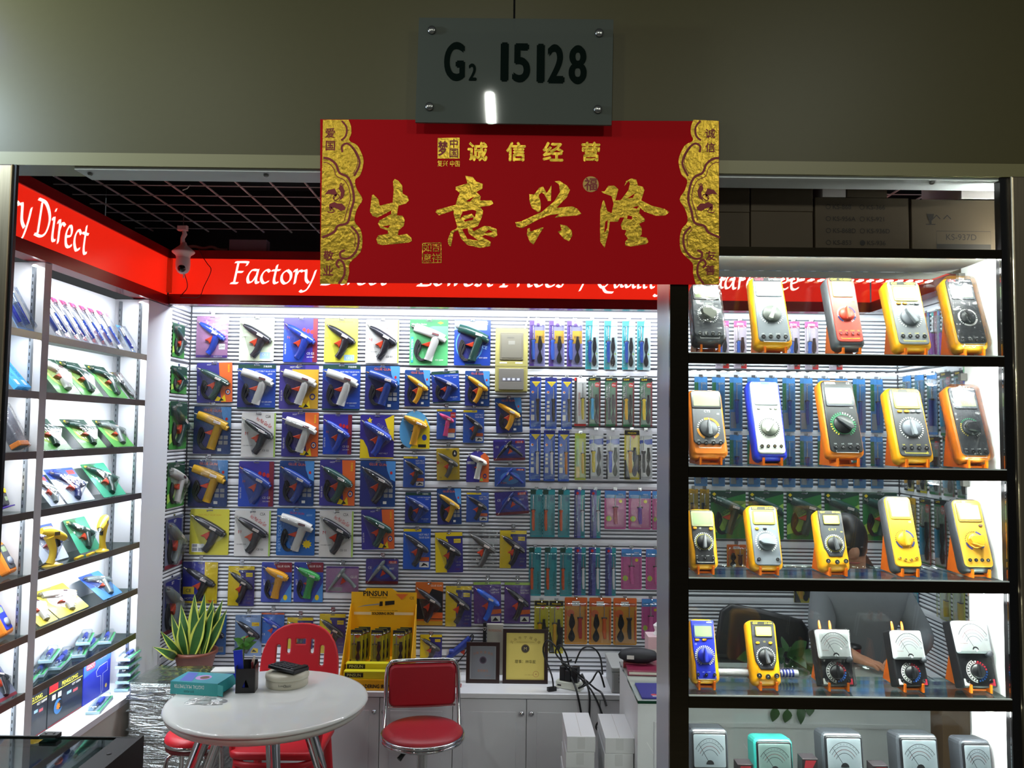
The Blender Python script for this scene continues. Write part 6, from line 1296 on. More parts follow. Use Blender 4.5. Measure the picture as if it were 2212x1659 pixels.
for (bx, tx_, tz_, ty_, bn, w, tw) in ((-.05, -.13, .19, -.12, .05, .030, .4), (-.06, -.13, .25, .0, .02, .032, .2), (-.03, -.09, .30, .02, .02, .045, 0), (-.02, -.03, .36, .04, .01, .045, .3), (0, -.01, .33, -.02, -.02, .05, .1), (.02, .03, .37, .02, .01, .05, -.2), (.03, .06, .33, .05, .02, .05, .3), (.04, .10, .31, -.03, .02, .045, -.3), (.05, .13, .34, .0, .02, .042, 0), (.03, .14, .27, .03, .03, .045, .5), (.05, .16, .29, -.02, .03, .036, .2), (-.01, .06, .28, -.05, .0, .05, .0), (-.04, -.06, .22, -.05, .02, .045, -.2), (-.07, -.135, .13, -.19, .09, .036, .8)):
    leaf(r_, (bx, ty_*.4, .125), (tx_, ty_, .125+tz_*.82), bn, w*1.35, tw)
# things on the round table
def on_table(px, py, z=tz): return onZ(z, px, py)
p = on_table(620, 1478); r_ = empty('round_tin', (p.x, p.y, tz+.0006), (0, 0, radians(10)), 'round cream cake tin shaped stand under the black calculator', 'tin')
CR = C('#cfcab6', .45); q = MB(); q.lathe([(.079, 0), (.081, .004), (.081, .028), (.078, .031)], CR, 40); q.build('body', r_); q = MB(); q.lathe([(.083, .0315), (.084, .036), (.083, .046), (.072, .052), (.0001, .053)], CR, 40); q.build('lid', r_)
q = MB()
for t_, a in (('Luxury', -97), ('Classic', -84)):
    aa = radians(a); q.T = Matrix.Rotation(aa+pi/2, 4, 'Z'); q.text(t_, 0, .017, .011, .0817, C('#4a4a44', .5), maxw=.03)
q.T = None; q.build('print', r_)
cz = tz+.0545; r_ = empty('calculator', (p.x+.0, p.y-.0, cz), (radians(-6), radians(4), radians(-22)), 'black calculator lying askew on the cream tin', 'calculator')
q = MB(); q.bbox(-.058, .066, -.05, .05, .004, .018, C('#141417', .35), .003); q.build('body', r_)
for i in range(5):
    for j in range(4): q = MB(); q.bbox(-.05+i*.018, -.037+i*.018, -.044+j*.018, -.031+j*.018, .0182, .022, C('#2c2c30', .5), .001); q.build('key', r_)
q = MB(); q.bbox(.045, .062, -.046, .046, .0182, .024, C('#0c0c0e', .2), .001); q.build('display_hood', r_)
p = on_table(533, 1492); r_ = empty('pen_holder', (p.x, p.y, tz+.0006), (0, 0, radians(6)), 'black pen holder with a blue folder and papers on the round table', 'pen holder')
BKM = C('#151518', .35)
q = MB(); q.box(-.036, .036, -.03, .03, 0, .004, BKM); q.build('base', r_)
for (a0, a1) in ((-.036, -.033), (.033, .036)): q = MB(); q.box(a0, a1, -.03, .03, .004, .10, BKM); q.build('side', r_)
q = MB(); q.box(-.0329, .0329, .027, .03, .004, .11, BKM); q.build('back', r_)
vs, fs = fill_shape([[(-.0329, .004), (.0329, .004), (.0329, .09), (-.0329, .09)], [(-.012, .02), (.014, .02), (.002, .05)]], .003); q = MB(); q.add(vs, fs, BKM); q.build('front', r_, (0, -.0285, 0))
r2 = empty('blue_folder', (p.x-.018, p.y-.002, tz+.0052), (radians(-4), radians(-7), radians(6)), 'slim royal blue folder standing in the black pen holder', 'folder'); q = MB(); q.bbox(-.016, .016, -.022, -.012, 0, .15, C('#2238c4', .4), .001); q.build('cover', r2); q = MB(); q.box(-.014, .014, -.0115, -.006, .002, .146, WP); q.build('papers', r2)
for i in range(3): r3 = empty('paper_roll', (p.x+.004+.010*i, p.y+.012-.004*i, tz+.0052), (radians(3*i), radians(8-5*i), 0), 'rolled paper standing in the black pen holder', 'paper', 'papers in the pen holder'); q = MB(); q.tube([(0, 0, 0), (0, 0, .125-.01*i)], .0045, C(('#e8e2d4', '#d0b8a8', '#7a2a2a')[i], .6), 8); q.build('sheet', r3)
# leafy sprig in the holder
r3 = empty('plant_sprig', (p.x-.018, p.y+.016, tz+.005), label='leafy green sprig standing behind the blue folder', cat='plant')
q = MB(); q.tube([(0, 0, 0), (-.005, .003, .1), (-.003, .0, .19)], .003, C('#5c6a3a', .6), 6); q.build('stem', r3)
LFG2 = C('#4f8a34', .45, noise=.3, nscale=40)
def flat_leaf(root, base, dirv, L, w, m_=None):
    d = Vector(dirv).normalized(); s_ = d.cross(Vector((0.3, -1, .2))).normalized(); nr = s_.cross(d); B = Vector(base); vs = []; q = MB()
    for t_, ww in ((0, .12), (.2, .75), (.4, 1), (.65, .8), (.85, .4), (1, .02)):
        c = B+d*L*t_-nr*L*.18*t_*t_
        vs += [tuple(c-s_*w*ww*.5+nr*w*.12*ww), tuple(c), tuple(c+s_*w*ww*.5+nr*w*.12*ww)]
    fs = [f for i in range(5) for f in ((i*3, i*3+1, i*3+4, i*3+3), (i*3+1, i*3+2, i*3+5, i*3+4))]
    q.add(vs, fs, m_ or LFG2, True); return q.build('leaf', root)
for i in range(11):
    a = i*2.4; flat_leaf(r3, (-.004, 0, .15+.006*(i % 7)), (cos(a), sin(a)*.6, .35-.12*(i % 4)), .036+.007*(i % 3), .02)
p = on_table(440, 1495); r_ = empty('multimeter_box', (p.x, p.y+.02, tz+.0006), (0, 0, radians(-8)), 'open teal multimeter box lying on the round table', 'box')
TL = C('#2c9a98', .4, coat=.2)
q = MB(); q.box(-.11, .08, -.06, .06, 0, .002, TL); q.build('bottom', r_); q = MB(); q.box(-.11, .08, -.06, -.058, .002, .045, TL); fr_ = q.build('front', r_); q = MB(); q.box(-.11, .08, .058, .06, .002, .045, TL); q.build('back', r_); q = MB(); q.box(-.11, -.108, -.058, .058, .002, .045, TL); q.build('end', r_); q = MB(); q.box(-.11, .08, -.06, .06, .0451, .047, C('#4aa0b0', .35, coat=.3)); tp_ = q.build('top', r_)
q = MB(); q.box(-.106, .079, -.057, .057, .0022, .003, C('#8a6a4a', .7)); q.build('lining', r_)
q = MB(); q.T = Matrix.Translation((.082, 0, .046)) @ Matrix.Rotation(radians(62), 4, 'Y'); q.box(0, .035, -.056, .056, -.001, .001, TL); q.build('flap', r_)
q = MB(); q.T = Matrix.Translation((.08, -.059, .0)) @ Matrix.Rotation(radians(-25), 4, 'Z'); q.box(0, .03, -.001, .001, .004, .043, TL); q.build('flap', r_)
q = MB(); q.text('DIGITAL MULTIMETER', -.035, .030, .013, .0606, WP, maxw=.12, rot=180); q.text('DT-9205', -.035, .012, .008, .0606, C('#0e3a3c', .5), maxw=.06, rot=180); q.build('print', fr_)
q = MB(); q.T = Matrix.Translation((0, 0, .0472)) @ Matrix.Rotation(radians(-90), 4, 'X'); q.flat(circle(.03, 18, -.01, 0), .0002, C('#b890c8', .5)); q.flat(circle(.018, 14, -.005, .0), .0004, C('#6a5a4a', .5)); q.flat([(-.08, -.05), (-.03, -.05), (-.06, .05), (-.1, .05)], .0002, C('#5a68b8', .5)); q.build('print', tp_)
p = on_table(490, 1478); r_ = empty('blue_box', (p.x-.0, p.y+.06, tz+.0006), (0, 0, radians(4)), 'flat royal blue box with white lid on the round table', 'box'); q = MB(); q.bbox(-.075, .06, -.03, .03, 0, .032, C('#1c30c0', .4), .001); q.build('body', r_); q = MB(); q.bbox(-.077, .062, -.032, .032, .0322, .040, C('#e6e6e2', .5), .001); q.build('lid', r_)
p = on_table(440, 1517); r_ = empty('plastic_bag', (p.x+.01, p.y-.0, tz+.0006), (0, 0, 0), 'crumpled clear plastic bag before the teal box', 'plastic bag'); q = MB(); n = 8; vs = []; fs = []
for i in range(n+1):
    for j in range(n+1): e = sin(pi*i/n)*sin(pi*j/n); vs.append((-.07+.14*i/n+random.uniform(-.008, .008), -.03+.06*j/n+random.uniform(-.006, .006), .001+e*random.uniform(.006, .024)))
for i in range(n):
    for j in range(n): fs.append((i*(n+1)+j, (i+1)*(n+1)+j, (i+1)*(n+1)+j+1, i*(n+1)+j+1))
q.add(vs, fs, clear_mat('crumpled_bag', (.97, .97, .97), .10, .8, .15, .5, 30), False); q.build('film', r_)

# ---------------------------------------------------------------- on the worktop
WT = CTZ+.0006
# yellow counter display
r_ = empty('counter_display', (-.652, 4.0, WT), label='yellow cardboard counter display lettered PINSUN with soldering irons', cat='counter display')
YC = C('#f0b416', .45); Wd = .34; zt = .44; yb_ = .2
q = MB(); q.T = Matrix.Translation((0, yb_, 0)); q.prism([(-Wd/2, 0), (Wd/2, 0), (Wd/2, zt-.02), (Wd/2-.1, zt-.02), (Wd/2-.13, zt), (-Wd/2+.08, zt), (-Wd/2+.06, zt-.02), (-Wd/2, zt-.02)], -.002, 0, YC); bk_ = q.build('back_board', r_)
for s_ in (-1, 1):
    q = MB(); x = s_*Wd/2; pr_ = [(-.055, 0), (yb_, 0), (yb_, .36), (yb_-.01, .36), (-.055, .05)]; vs = [(x-.0012, a, c) for a, c in pr_]+[(x+.0012, a, c) for a, c in pr_]; n = 5
    q.add(vs, [tuple(range(n)), tuple(range(n, 2*n))[::-1]]+[(i, n+i, n+(i+1) % n, (i+1) % n) for i in range(n)], YC); q.build('side_board', r_)
q = MB(); q.box(-Wd/2+.0014, Wd/2-.0014, -.055, -.053, 0, .05, YC); fb_ = q.build('front_board', r_); q = MB(); q.box(-Wd/2+.0014, Wd/2-.0014, -.052, yb_-.001, .05, .052, YC); q.build('floor_board', r_); q = MB(); q.box(-Wd/2+.0014, Wd/2-.0014, .06, yb_-.001, .09, .092, YC); q.build('step_board', r_)
q = MB(); q.T = Matrix.Translation((0, yb_, 0)); KK = C('#17140c', .5)
q.text('PINSUN', -.045, .413, .026, .0006, KK, maxw=.15, bold=.04); q.text('PROFESSIONAL TOOLS', -.03, .392, .006, .0006, KK, maxw=.1); q.flat([(.06, .412), (.125, .412), (.092, .382)], .0006, C('#e06a28', .5)); q.text('CE', .145, .392, .014, .0006, KK)
q.flat([(-.14, .342), (-.10, .348), (-.02, .356), (-.02, .363), (-.10, .353)], .0006, C('#8a8c90', .4)); q.flat([(-.024, .348), (.055, .358), (.055, .378), (-.022, .372)], .0007, KK); q.rect(-.006, .350, .006, .376, .0009, YC)
q.text('Long life tip  Replaceable heating element  High quality', 0, .326, .006, .0006, KK, maxw=.3); q.rect(-.155, .304, -.065, .318, .0006, C('#f0d8a8', .5)); q.rect(.055, .304, .155, .318, .0006, C('#f0d8a8', .5)); q.text('SOLDERING IRON', -.005, .311, .013, .0006, KK, maxw=.11, bold=.05); q.build('print', bk_)
q = MB(); q.text('SOLDERING IRON', 0, .02, .017, .0556, KK, maxw=.16, bold=.05); q.build('print', fb_)
SOL['pins'] = ('#cdbf22', [('k', R(0, .83, 1, 1)), ('o', [(.3, .83), (.85, .83), (.57, .73)]), ('k', R(.0, .0, .12, .1))], [('PINSUN', .5, .88, .06, 'y', 0, .9)], '#8a8438', 1, 0.32)
for u in (-.115, -.012, .098):
    for k in range(3):
        lb = 'soldering iron on a yellow and black card standing in the counter display'
        q2 = empty('soldering_iron_pack', (-.652+u+.014*k, 4.075+.03*k, WT+.0935+.075), (radians(-6), 0, 0), lb, 'soldering iron', 'irons in the counter display')
        q2.location.z = WT+.094+.082; iron_pack(0, 0, 0, 0, 'pins', lb, None, None, q2, (.062, .162), hang=False)
for i, (y, z) in enumerate(((-.035, .0525), (.015, .0525))):
    r2 = empty('iron_box', (-.652+.0, 4.0+y+.005, WT+z), label='yellow iron box lying in the front of the counter display' if i == 0 else 'yellow iron box lying behind another in the counter display', cat='box', group='yellow boxes in the display')
    q = MB(); q.bbox(-.15, .14, -.018, .018, 0, .036 if i == 0 else .06, C('#dcd028', .4), .001); q.build('body', r2); zz = .018 if i == 0 else .045
    q = MB(); q.rect(-.145, zz-.011, -.055, zz+.011, .0186, KK); q.text('PINSUN', -.10, zz, .014, .0189, C('#d8d878', .5), maxw=.075); q.build('print', r2)
# framed certificates
def framed(x0, x1, z1, y, label, inner, lines):
    r_ = empty('framed_certificate', ((x0+x1)/2, y, WT), (radians(-7), 0, 0), label, 'certificate', 'framed certificates'); w = x1-x0; h = (z1-WT)/cos(radians(7)); DK = C('#2a1614', .3, coat=.3); f = .016
    vs, fs = fill_shape([[(-w/2, 0), (w/2, 0), (w/2, h), (-w/2, h)], [(-w/2+f, f), (w/2-f, f), (w/2-f, h-f), (-w/2+f, h-f)]], .014, .001); q = MB(); q.add(vs, fs, DK); q.build('frame', r_)
    q = MB(); q.box(-w/2+f-.002, w/2-f+.002, -.001, .003, f-.002, h-f+.002, inner); pl = q.build('plate', r_); q = MB(); lines(q, w, h); q.build('print', pl)
GOLDT = C('#8a6420', .4)
def cert1(q, w, h):
    e = .0013; q.stroke([(-w*.37, h*.1), (w*.37, h*.1), (w*.37, h*.9), (-w*.37, h*.9), (-w*.37, h*.1)], .0025, e, C('#c8ccd0', .3, .6), 0); q.flat(circle(.018, 20, 0, h*.56), e, C('#5a4a5a', .4)); q.flat(circle(.013, 20, 0, h*.56), e+.0002, C('#2a2430', .4))
    for i, t_ in enumerate('宁城商会会员'): a = radians(150-24*i); q.text(t_, cos(a)*w*.3, h*.66+sin(a)*h*.1, .013, e, C('#b87a5a', .4))
    q.text('会员单位', 0, h*.3, .013, e, C('#b87a5a', .4)); q.text('二〇一六', w*.15, h*.18, .007, e, C('#b87a5a', .4))
def cert2(q, w, h):
    e = .0013
    for i, t_ in enumerate('义乌市宁城商会'): a = radians(152-20.6*i); q.text(t_, cos(a)*w*.35, h*.68+sin(a)*h*.17, .0145, e, GOLDT, rot=degs(a)-90)
    q.text('Yiwu Ningcheng Chamber of Commerce', 0, h*.76, .005, e, GOLDT, maxw=w*.5); q.flat(circle(.021, 22, 0, h*.64), e, C('#6a5a30', .4)); q.flat(circle(.0165, 22, 0, h*.64), e+.0002, C('#3a3438', .4)); q.text('M', 0, h*.64, .015, e+.0004, C('#c8b878', .4))
    q.text('理事：林华星', 0, h*.4, .0165, e, C('#3a3014', .4), maxw=w*.62); q.stroke([(w*.24+.014*cos(2*pi*i/16), h*.17+.014*sin(2*pi*i/16)) for i in range(17)], .0015, e, C('#b85a40', .4), 0); q.text('★', w*.24, h*.17, .009, e, C('#b85a40', .4)); q.text('二〇一六年十二月', w*.08, h*.155, .005, e, GOLDT, maxw=w*.3)
def degs(a): return a*180/pi
framed(-.213, -.046, .672, 4.085, 'dark framed silver plaque standing on the worktop', C('#8f9298', .3, .5), cert1)
framed(-.029, .197, .738, 4.085, 'dark framed yellow certificate standing on the worktop', C('#e0cc6a', .4), cert2)
# loose blue gun hanging, dark boxes behind the plaques
r_ = empty('glue_gun', (onY(YB-.03, 995, 1400).x, YB-.022, onY(YB-.03, 995, 1405).z), (0, radians(28), 0), 'blue glue gun hanging by its cord beside the plaque', 'glue gun')
gm = C('#22388e', .35); q = MB(); q.ribbon([(-.04, -.075), (-.02, -.02), (0, .03), (.01, .08)], [.022, .034, .036, .022], -.012, .03, gm, 3); q.build('gun_body', r_); q = MB(); q.ribbon([(-.015, -.02), (-.05, -.035)], [.03, .022], -.01, .026, gm); q.build('grip', r_); q = MB(); q.puff([(.0, -.01), (.028, -.012), (.02, .012)], -.004, .006, C('#c8402a', .4), .001); q.build('trigger', r_); q = MB(); q.tube([(.01, 0, .08), (.015, 0, .1), (.03, 0, .08), (.03, 0, 0), (.012, 0, -.09), (.02, 0, -.12)], .003, C('#141418', .4), 6, 3); q.build('power_cord', r_)
for (x0, x1, z1, y, c_, lb, t_) in ((-.135, -.118, .748, 4.20, '#17171a', 'narrow black box with white letters behind the silver plaque', 'CS'), (-.115, -.03, .735, 4.22, '#a8a49a', 'pale grey box behind the silver plaque', 'PROFESSIONAL')):
    r_ = empty('small_box', ((x0+x1)/2, y, WT), label=lb, cat='box', group='boxes behind the plaques'); w = x1-x0; h = z1-WT; q = MB(); q.bbox(-w/2, w/2, 0, .03, 0, h, C(c_, .4), .001); q.build('body', r_); q = MB(); q.text(t_, 0, h-.03, .012, .0006, WP if t_ == 'CS' else C('#b06a4a', .5), rot=90 if t_ == 'CS' else 0, maxw=.07); q.build('print', r_)
r_ = empty('clear_case', (-.265, 4.03, WT), label='small clear case with a brass fitting beside the silver plaque', cat='case'); q = MB(); q.bbox(-.03, .03, -.02, .02, .006, .07, BLISTER, .003); q.build('cover', r_); q = MB(); q.bbox(-.032, .032, -.022, .022, 0, .0058, C('#a8383a', .4), .001); q.build('base', r_); q = MB(); q.lathe([(.008, 0), (.01, .02), (.008, .024), (.008, .04)], C('#c8b890', .3, .6), 14, (0, 0, .006)); q.build('fitting', r_)
# power strip with plugs and cables
r_ = empty('power_strip', (.30, 4.02, WT), (0, 0, radians(-28)), 'white power strip crowded with black plugs and cables', 'power strip')
q = MB(); q.bbox(-.06, .07, -.028, .028, 0, .035, C('#d9dccf', .45), .004); q.build('body', r_)
for i, (x, h) in enumerate(((-.03, .07), (.0, .055), (.035, .075))): q = MB(); q.bbox(x-.014, x+.016, -.02, .02, .0352, .035+h, C('#15161a', .4), .004); q.build('plug', r_)
q = MB(); q.T = None; q.box(-.05, -.03, -.0285, -.0281, .012, .02, C('#1c1c20', .4)); q.build('switch', r_)
CB = C('#131316', .4)
cables = [[(.27, 4.0, .60), (.24, 3.97, .68), (.19, 3.98, .72), (.17, 4.0, .66), (.21, 3.96, .56), (.22, 3.95, .50)], [(.30, 4.0, .58), (.28, 3.97, .66), (.25, 3.97, .70), (.23, 3.98, .66), (.27, 3.97, .62), (.31, 3.97, .63)], [(.33, 4.02, .6), (.36, 3.98, .68), (.41, 3.97, .69), (.45, 3.99, .64), (.46, 3.97, .56)], [(.31, 3.99, .54), (.33, 3.918, .495), (.35, 3.905, .40), (.36, 3.9, .30), (.37, 3.9, .1)], [(.34, 3.98, .55), (.40, 3.93, .50), (.45, 3.9, .40), (.47, 3.87, .30), (.46, 3.85, .05)], [(.36, 3.98, .56), (.39, 3.912, .492), (.39, 3.9, .36), (.40, 3.91, .2), (.4, 3.9, .05)], [(.30, 4.0, .57), (.26, 3.96, .62), (.30, 3.95, .60), (.36, 3.96, .55), (.42, 3.955, .50), (.45, 3.91, .49), (.47, 3.88, .44)], [(.33, 4.0, .56), (.37, 3.96, .52), (.34, 3.95, .50), (.40, 3.95, .53), (.44, 3.96, .58), (.47, 3.97, .50)], [(.47, 3.9, .36), (.43, 3.88, .33), (.42, 3.86, .36), (.46, 3.85, .40), (.5, 3.86, .36)]]
for i, c_ in enumerate(cables):
    q = MB(); q.tube(c_, .0042 if i < 3 else .0048, CB, 6, 4); q_ = q.build('cable', r_)
    q_.matrix_parent_inverse = (Matrix.Translation(r_.location) @ Matrix.Rotation(radians(-28), 4, 'Z')).inverted()
r_ = empty('loose_plug', (.215, 3.975, WT), (0, 0, .4), 'black plug lying loose beside the power strip', 'plug'); q = MB(); q.bbox(-.025, .02, -.012, .012, 0, .018, CB, .003); q.build('body', r_)
for s_ in (-1, 1): q = MB(); q.tube([(.02, s_*.006, .009), (.034, s_*.006, .009)], .002, HOOKM, 6); q.build('pin', r_)
r_ = empty('printer', (.635, 4.06, WT), (0, 0, 0), 'grey office printer on the worktop behind the desk', 'printer'); PG = C('#9b9d9c', .5)
q = MB(); q.bbox(-.13, .16, -.11, .14, 0, .10, PG, .008); q.build('body', r_); q = MB(); q.bbox(-.135, .165, -.115, .145, .1002, .125, C('#a4a6a4', .5), .006); q.build('lid', r_)
for k in range(3): q = MB(); q.box(-.10, .0, -.1108, -.1102, .05+.016*k, .056+.016*k, C('#7a7c7c', .5)); q.build('vent', r_)
# white cartons
for (x0, x1, yf, lb, dx) in ((.223, .332, 3.11, 'white carton in the stack beside the cable tangle', 0), (.369, .4795, 3.10, 'white carton in the stack against the desk side', 0)):
    hbx = .0578; nb = 10
    for k in range(nb):
        z = k*(hbx+.0008); lab = lb if k < nb-1 else lb.replace('white carton in', 'topmost white carton of')
        if x0 > .4 and k == nb-3: lab = 'white carton with a round printed label in the stack by the desk'
        j = random.uniform(-.003, .003); r_ = empty('white_carton', ((x0+x1)/2+j, yf+.13, z), (0, 0, radians(random.uniform(-1, 1))), lab, 'carton', 'white cartons on the floor'); w = x1-x0
        q = MB(); q.bbox(-w/2, w/2, -.13, .13, 0, hbx, C('#dcdcde', .5), .0015); q.build('body', r_); q = MB(); q.box(-.0006, .0006, -.125, .125, hbx+.0001, hbx+.0005, C('#b9b0a8', .6)); q.build('lid_seam', r_)
        q = MB(); q.box(-w*.13, w*.13, -.1306, -.1302, .012, hbx-.002, C('#cfcfd0', .3)); q.build('tape', r_)
        if 'round printed' in lab:
            q = MB(); q.T = Matrix.Translation((0, -.1305, 0)); q.flat(circle(.024, 24, w*.24, .03), .0004, C('#5a6a70', .5)); q.flat(circle(.017, 20, w*.24, .03), .0006, WP); q.flat(circle(.024, 8, w*.24, .03, 60, 130)+[(w*.24, .03)], .0005, C('#c8d040', .5)); q.text('热点', w*.24, .03, .014, .0008, C('#c8302a', .5)); q.rect(-w*.42, .042, -w*.34, .046, .0004, KK); q.rect(-w*.42, .03, -w*.34, .034, .0004, KK); q.rect(-w*.42, .014, -w*.12, .018, .0004, C('#8a8a80', .5)); q.build('print', r_)
# desk
DX0, DX1, DY0, DY1 = .482, 1.57, 3.02, 3.52; DW = C('#e4e6e8', .4)
r_ = empty('desk', ((DX0+DX1)/2, DY0, 0), label='white panelled desk with a green-edged glass top', cat='desk'); hw = (DX1-DX0)/2
def dp(name, *bx, m=DW, par=None):
    q = MB(); q.box(*bx, m); return q.build(name, par or r_)
fp = dp('front_panel', -hw, hw, .004, .022, 0, .735); dp('side_panel', -hw, -hw+.018, .0225, .495, 0, .735); dp('side_panel', hw-.018, hw, .0225, .495, 0, .735)
dp('top_board', -hw, hw, .0, .5, .7355, .742); dp('glass_top', -hw, hw, -.002, .502, .7422, .752, m=C('#aeb8b0', .05, coat=.5)); dp('glass_edge', -hw, hw, -.0032, -.0022, .7422, .752, m=C('#1d4030', .1)); dp('glass_edge', -hw-.0012, -hw-.0002, -.002, .502, .7422, .752, m=C('#1d4030', .1))
for (a, c, e, g) in ((-hw+.06, hw-.06, .66, .675), (-hw+.06, hw-.06, .08, .095), (-hw+.06, -hw+.075, .0951, .6599), (hw-.075, hw-.06, .0951, .6599)): dp('moulding', a, c, -.003, .0038, e, g, par=fp)
for i in range(3):                                                       # crossed grooves of the front
    q = MB(); xc = -.36+.36*i; w = .15
    q.T = Matrix.Translation((0, .0038, 0)); q.stroke([(xc-w, .12), (xc+w, .6)], .003, .0004, C('#f4f5f6', .4), 0); q.stroke([(xc-w, .6), (xc+w, .12)], .003, .0006, C('#f4f5f6', .4), 0); q.build('inlay_lines', fp)
DT = .7526
def on_desk(px, py): return onZ(DT, px, py)
p0, p1 = on_desk(1365, 1478), on_desk(1385, 1510)
r_ = empty('blue_pad', (.64, (p0.y+p1.y)/2, DT), label='royal blue desk pad with a small red print on the desk corner', cat='desk pad'); hy = abs(p0.y-p1.y)/2; q = MB(); q.bbox(-.14, .14, -hy, hy, 0, .006, C('#2c2a86', .5), .001); q.build('pad', r_)
q = MB(); q.T = Matrix.Translation((-.09, -hy+.03, .0062)) @ Matrix.Rotation(radians(-90), 4, 'X'); q.flat(circle(.012, 10), .0001, C('#c03a4a', .5)); q.rect(-.008, -.02, .008, -.008, .0002, C('#b8bcc4', .5)); q.build('print', r_)
p0, p1 = on_desk(1358, 1420), on_desk(1375, 1462); r_ = empty('folder', (.64, (p0.y+p1.y)/2, DT), (0, 0, radians(-3)), 'maroon patterned folder lying on the desk', 'folder'); hy = abs(p0.y-p1.y)/2*.95; q = MB(); q.bbox(-.145, .14, -hy, hy, 0, .02, C('#8a2a48', .3, noise=.35, nscale=14, coat=.4), .002); q.build('cover', r_); q = MB(); q.box(-.14, .137, -hy-.0006, -hy-.0002, .005, .015, C('#d8cfc4', .6)); q.build('pages', r_)
r_ = empty('maroon_book', (.523, 3.445, DT), (0, 0, radians(-10)), 'dark red book under the black bag', 'book'); q = MB(); q.bbox(-.035, .06, -.025, .05, 0, .022, C('#7a2228', .4), .002); q.build('cover', r_)
r_ = empty('black_bag', (.55, 3.44, DT+.0228), (0, 0, radians(-6)), 'small black soft bag with a white label lying on the desk', 'bag'); q = MB()
q.lathe([(.0001, 0), (.6, .02), (.95, .25), (1, .5), (.85, .8), (.4, .98), (.0001, 1)], C('#1b1d22', .55, bump=.3, nscale=40), 20); me_ = q.build('body', r_); me_.scale = (.085, .05, .055)
q = MB(); q.T = Matrix.Rotation(radians(0), 4, 'X'); q.rect(-.05, .022, -.02, .038, .0512, C('#d8d8d2', .5)); q.build('label', r_)
p0 = on_desk(1398, 1418); r_ = empty('tissue_box', (p0.x+.065, p0.y+.05, DT), label='white and pink tissue box standing on the desk', cat='tissue box'); q = MB(); q.bbox(-.06, .06, -.045, .045, 0, .085, C('#e2c4ca', .5), .002); q.build('body', r_); q = MB(); q.box(-.0605, .0605, -.0456, -.0452, 0.0, .03, C('#e8e2de', .5)); q.build('lower_band', r_)
q = MB(); q.lathe([(.03, .0855), (.022, .10), (.030, .125), (.012, .14), (.0001, .15)], C('#f2f0f0', .8), 9, smooth=False); q.build('tissue', r_)
# potted pothos on the desk, trailing over its front
p0 = onZ(DT, 1660, 1470); r_ = empty('pothos_plant', (1.06, 3.13, DT), label='dark green trailing plant in a pot on the desk', cat='potted plant')
q = MB(); q.lathe([(.05, 0), (.065, .09), (.068, .095), (.06, .095), (.0001, .085)], C('#c9c4bc', .5), 24); q.build('pot', r_); DGL = C('#2c5a24', .4, noise=.3, nscale=30)
for i in range(34):
    a = i*2.399; rr = .03+.013*(i % 9); flat_leaf(r_, (cos(a)*rr*.6, sin(a)*rr*.5, .09+.012*(i % 6)), (cos(a), sin(a)*.7, .55-.11*(i % 9)), .075+.012*(i % 3), .055, DGL)
q = MB(); q.tube([(0, -.04, .09), (.0, -.10, .06), (-.01, -.125, .01), (-.03, -.13, -.02)], .003, C('#4c6a34', .5), 6, 3); q.build('vine', r_)
for (dx, dz, L) in ((-.075, -.012, .055), (-.03, -.02, .05), (.015, .0, .075), (.05, .0, .045)): flat_leaf(r_, (dx, -.127, dz), (.15 if dx > 0 else -.1, -.12, -1), L, .042, DGL)
r_ = empty('tea_cup', (onZ(DT, 1856, 1424).x-.03, onZ(DT, 1856, 1424).y, DT), label='black lidded cup with a red rim on the desk', cat='cup'); q = MB(); q.lathe([(.028, 0), (.034, .02), (.036, .05)], C('#b8352c', .35), 24); q.build('body', r_); q = MB(); q.lathe([(.0365, .0502), (.040, .054), (.036, .062), (.01, .068), (.0001, .069)], C('#121214', .3), 24); q.build('lid', r_)
# brown cartons right of the desk
for i, (z0, z1, lb) in enumerate(((0, .36, 'lower strapped brown carton beside the desk'), (.361, .74, 'upper strapped brown carton beside the desk'))):
    r_ = empty('brown_carton', (1.83, 3.135, z0), (0, 0, radians(2)), lb, 'carton', 'brown cartons beside the desk'); q = MB(); q.bbox(-.22, .22, -.105, .105, 0, z1-z0, C('#8a6a48', .7, noise=.12, nscale=12), .002); q.build('body', r_)
    q = MB(); q.tube([(-.08, -.107, 0.002), (-.085, -.1085, (z1-z0)*.5), (-.07, -.107, z1-z0-.002)], .004, C('#d8d4cc', .4), 6, 3); q.build('strap', r_)
    q = MB(); q.box(-.19, .19, -.1062, -.1056, (z1-z0)*.45, (z1-z0)*.55, C('#a07a50', .3)); q.build('tape', r_)
# black office chair behind the desk
r_ = empty('office_chair', (1.19, 3.70, 0), (0, 0, radians(-4)), 'black padded office chair behind the desk', 'chair'); LB = C('#17171b', .42)
q = MB(); q.puff([(-.215, 0), (.205, 0), (.225, .22), (.19, .27), (.0, .315), (-.14, .335), (-.19, .30), (-.225, .12)], -.04, .0, LB, .02, .016, back=.01, smooth=True); o = q.build('backrest', r_, (0, .11, .60)); o.rotation_euler = (-radians(6), 0, 0)
q = MB(); q.T = Matrix.Rotation(radians(-90), 4, 'X'); q.puff(rrect(.44, .38, .07, 5), -.035, .035, LB, .025, .02, back=.01, smooth=True); q.build('seat', r_, (0, -.10, .46))
q = MB(); q.tube([(0, -.1, .43), (0, -.1, .1)], .025, C('#2a2a2e', .3, .6), 12); q.build('column', r_)
for i in range(5): a = radians(72*i); q = MB(); q.tube([(0, -.1, .11), (.22*cos(a), -.1+.22*sin(a), .05), (.23*cos(a), -.1+.23*sin(a), 0)], [.022, .015, .012], C('#2a2a2e', .4), 8); q.build('base_arm', r_)
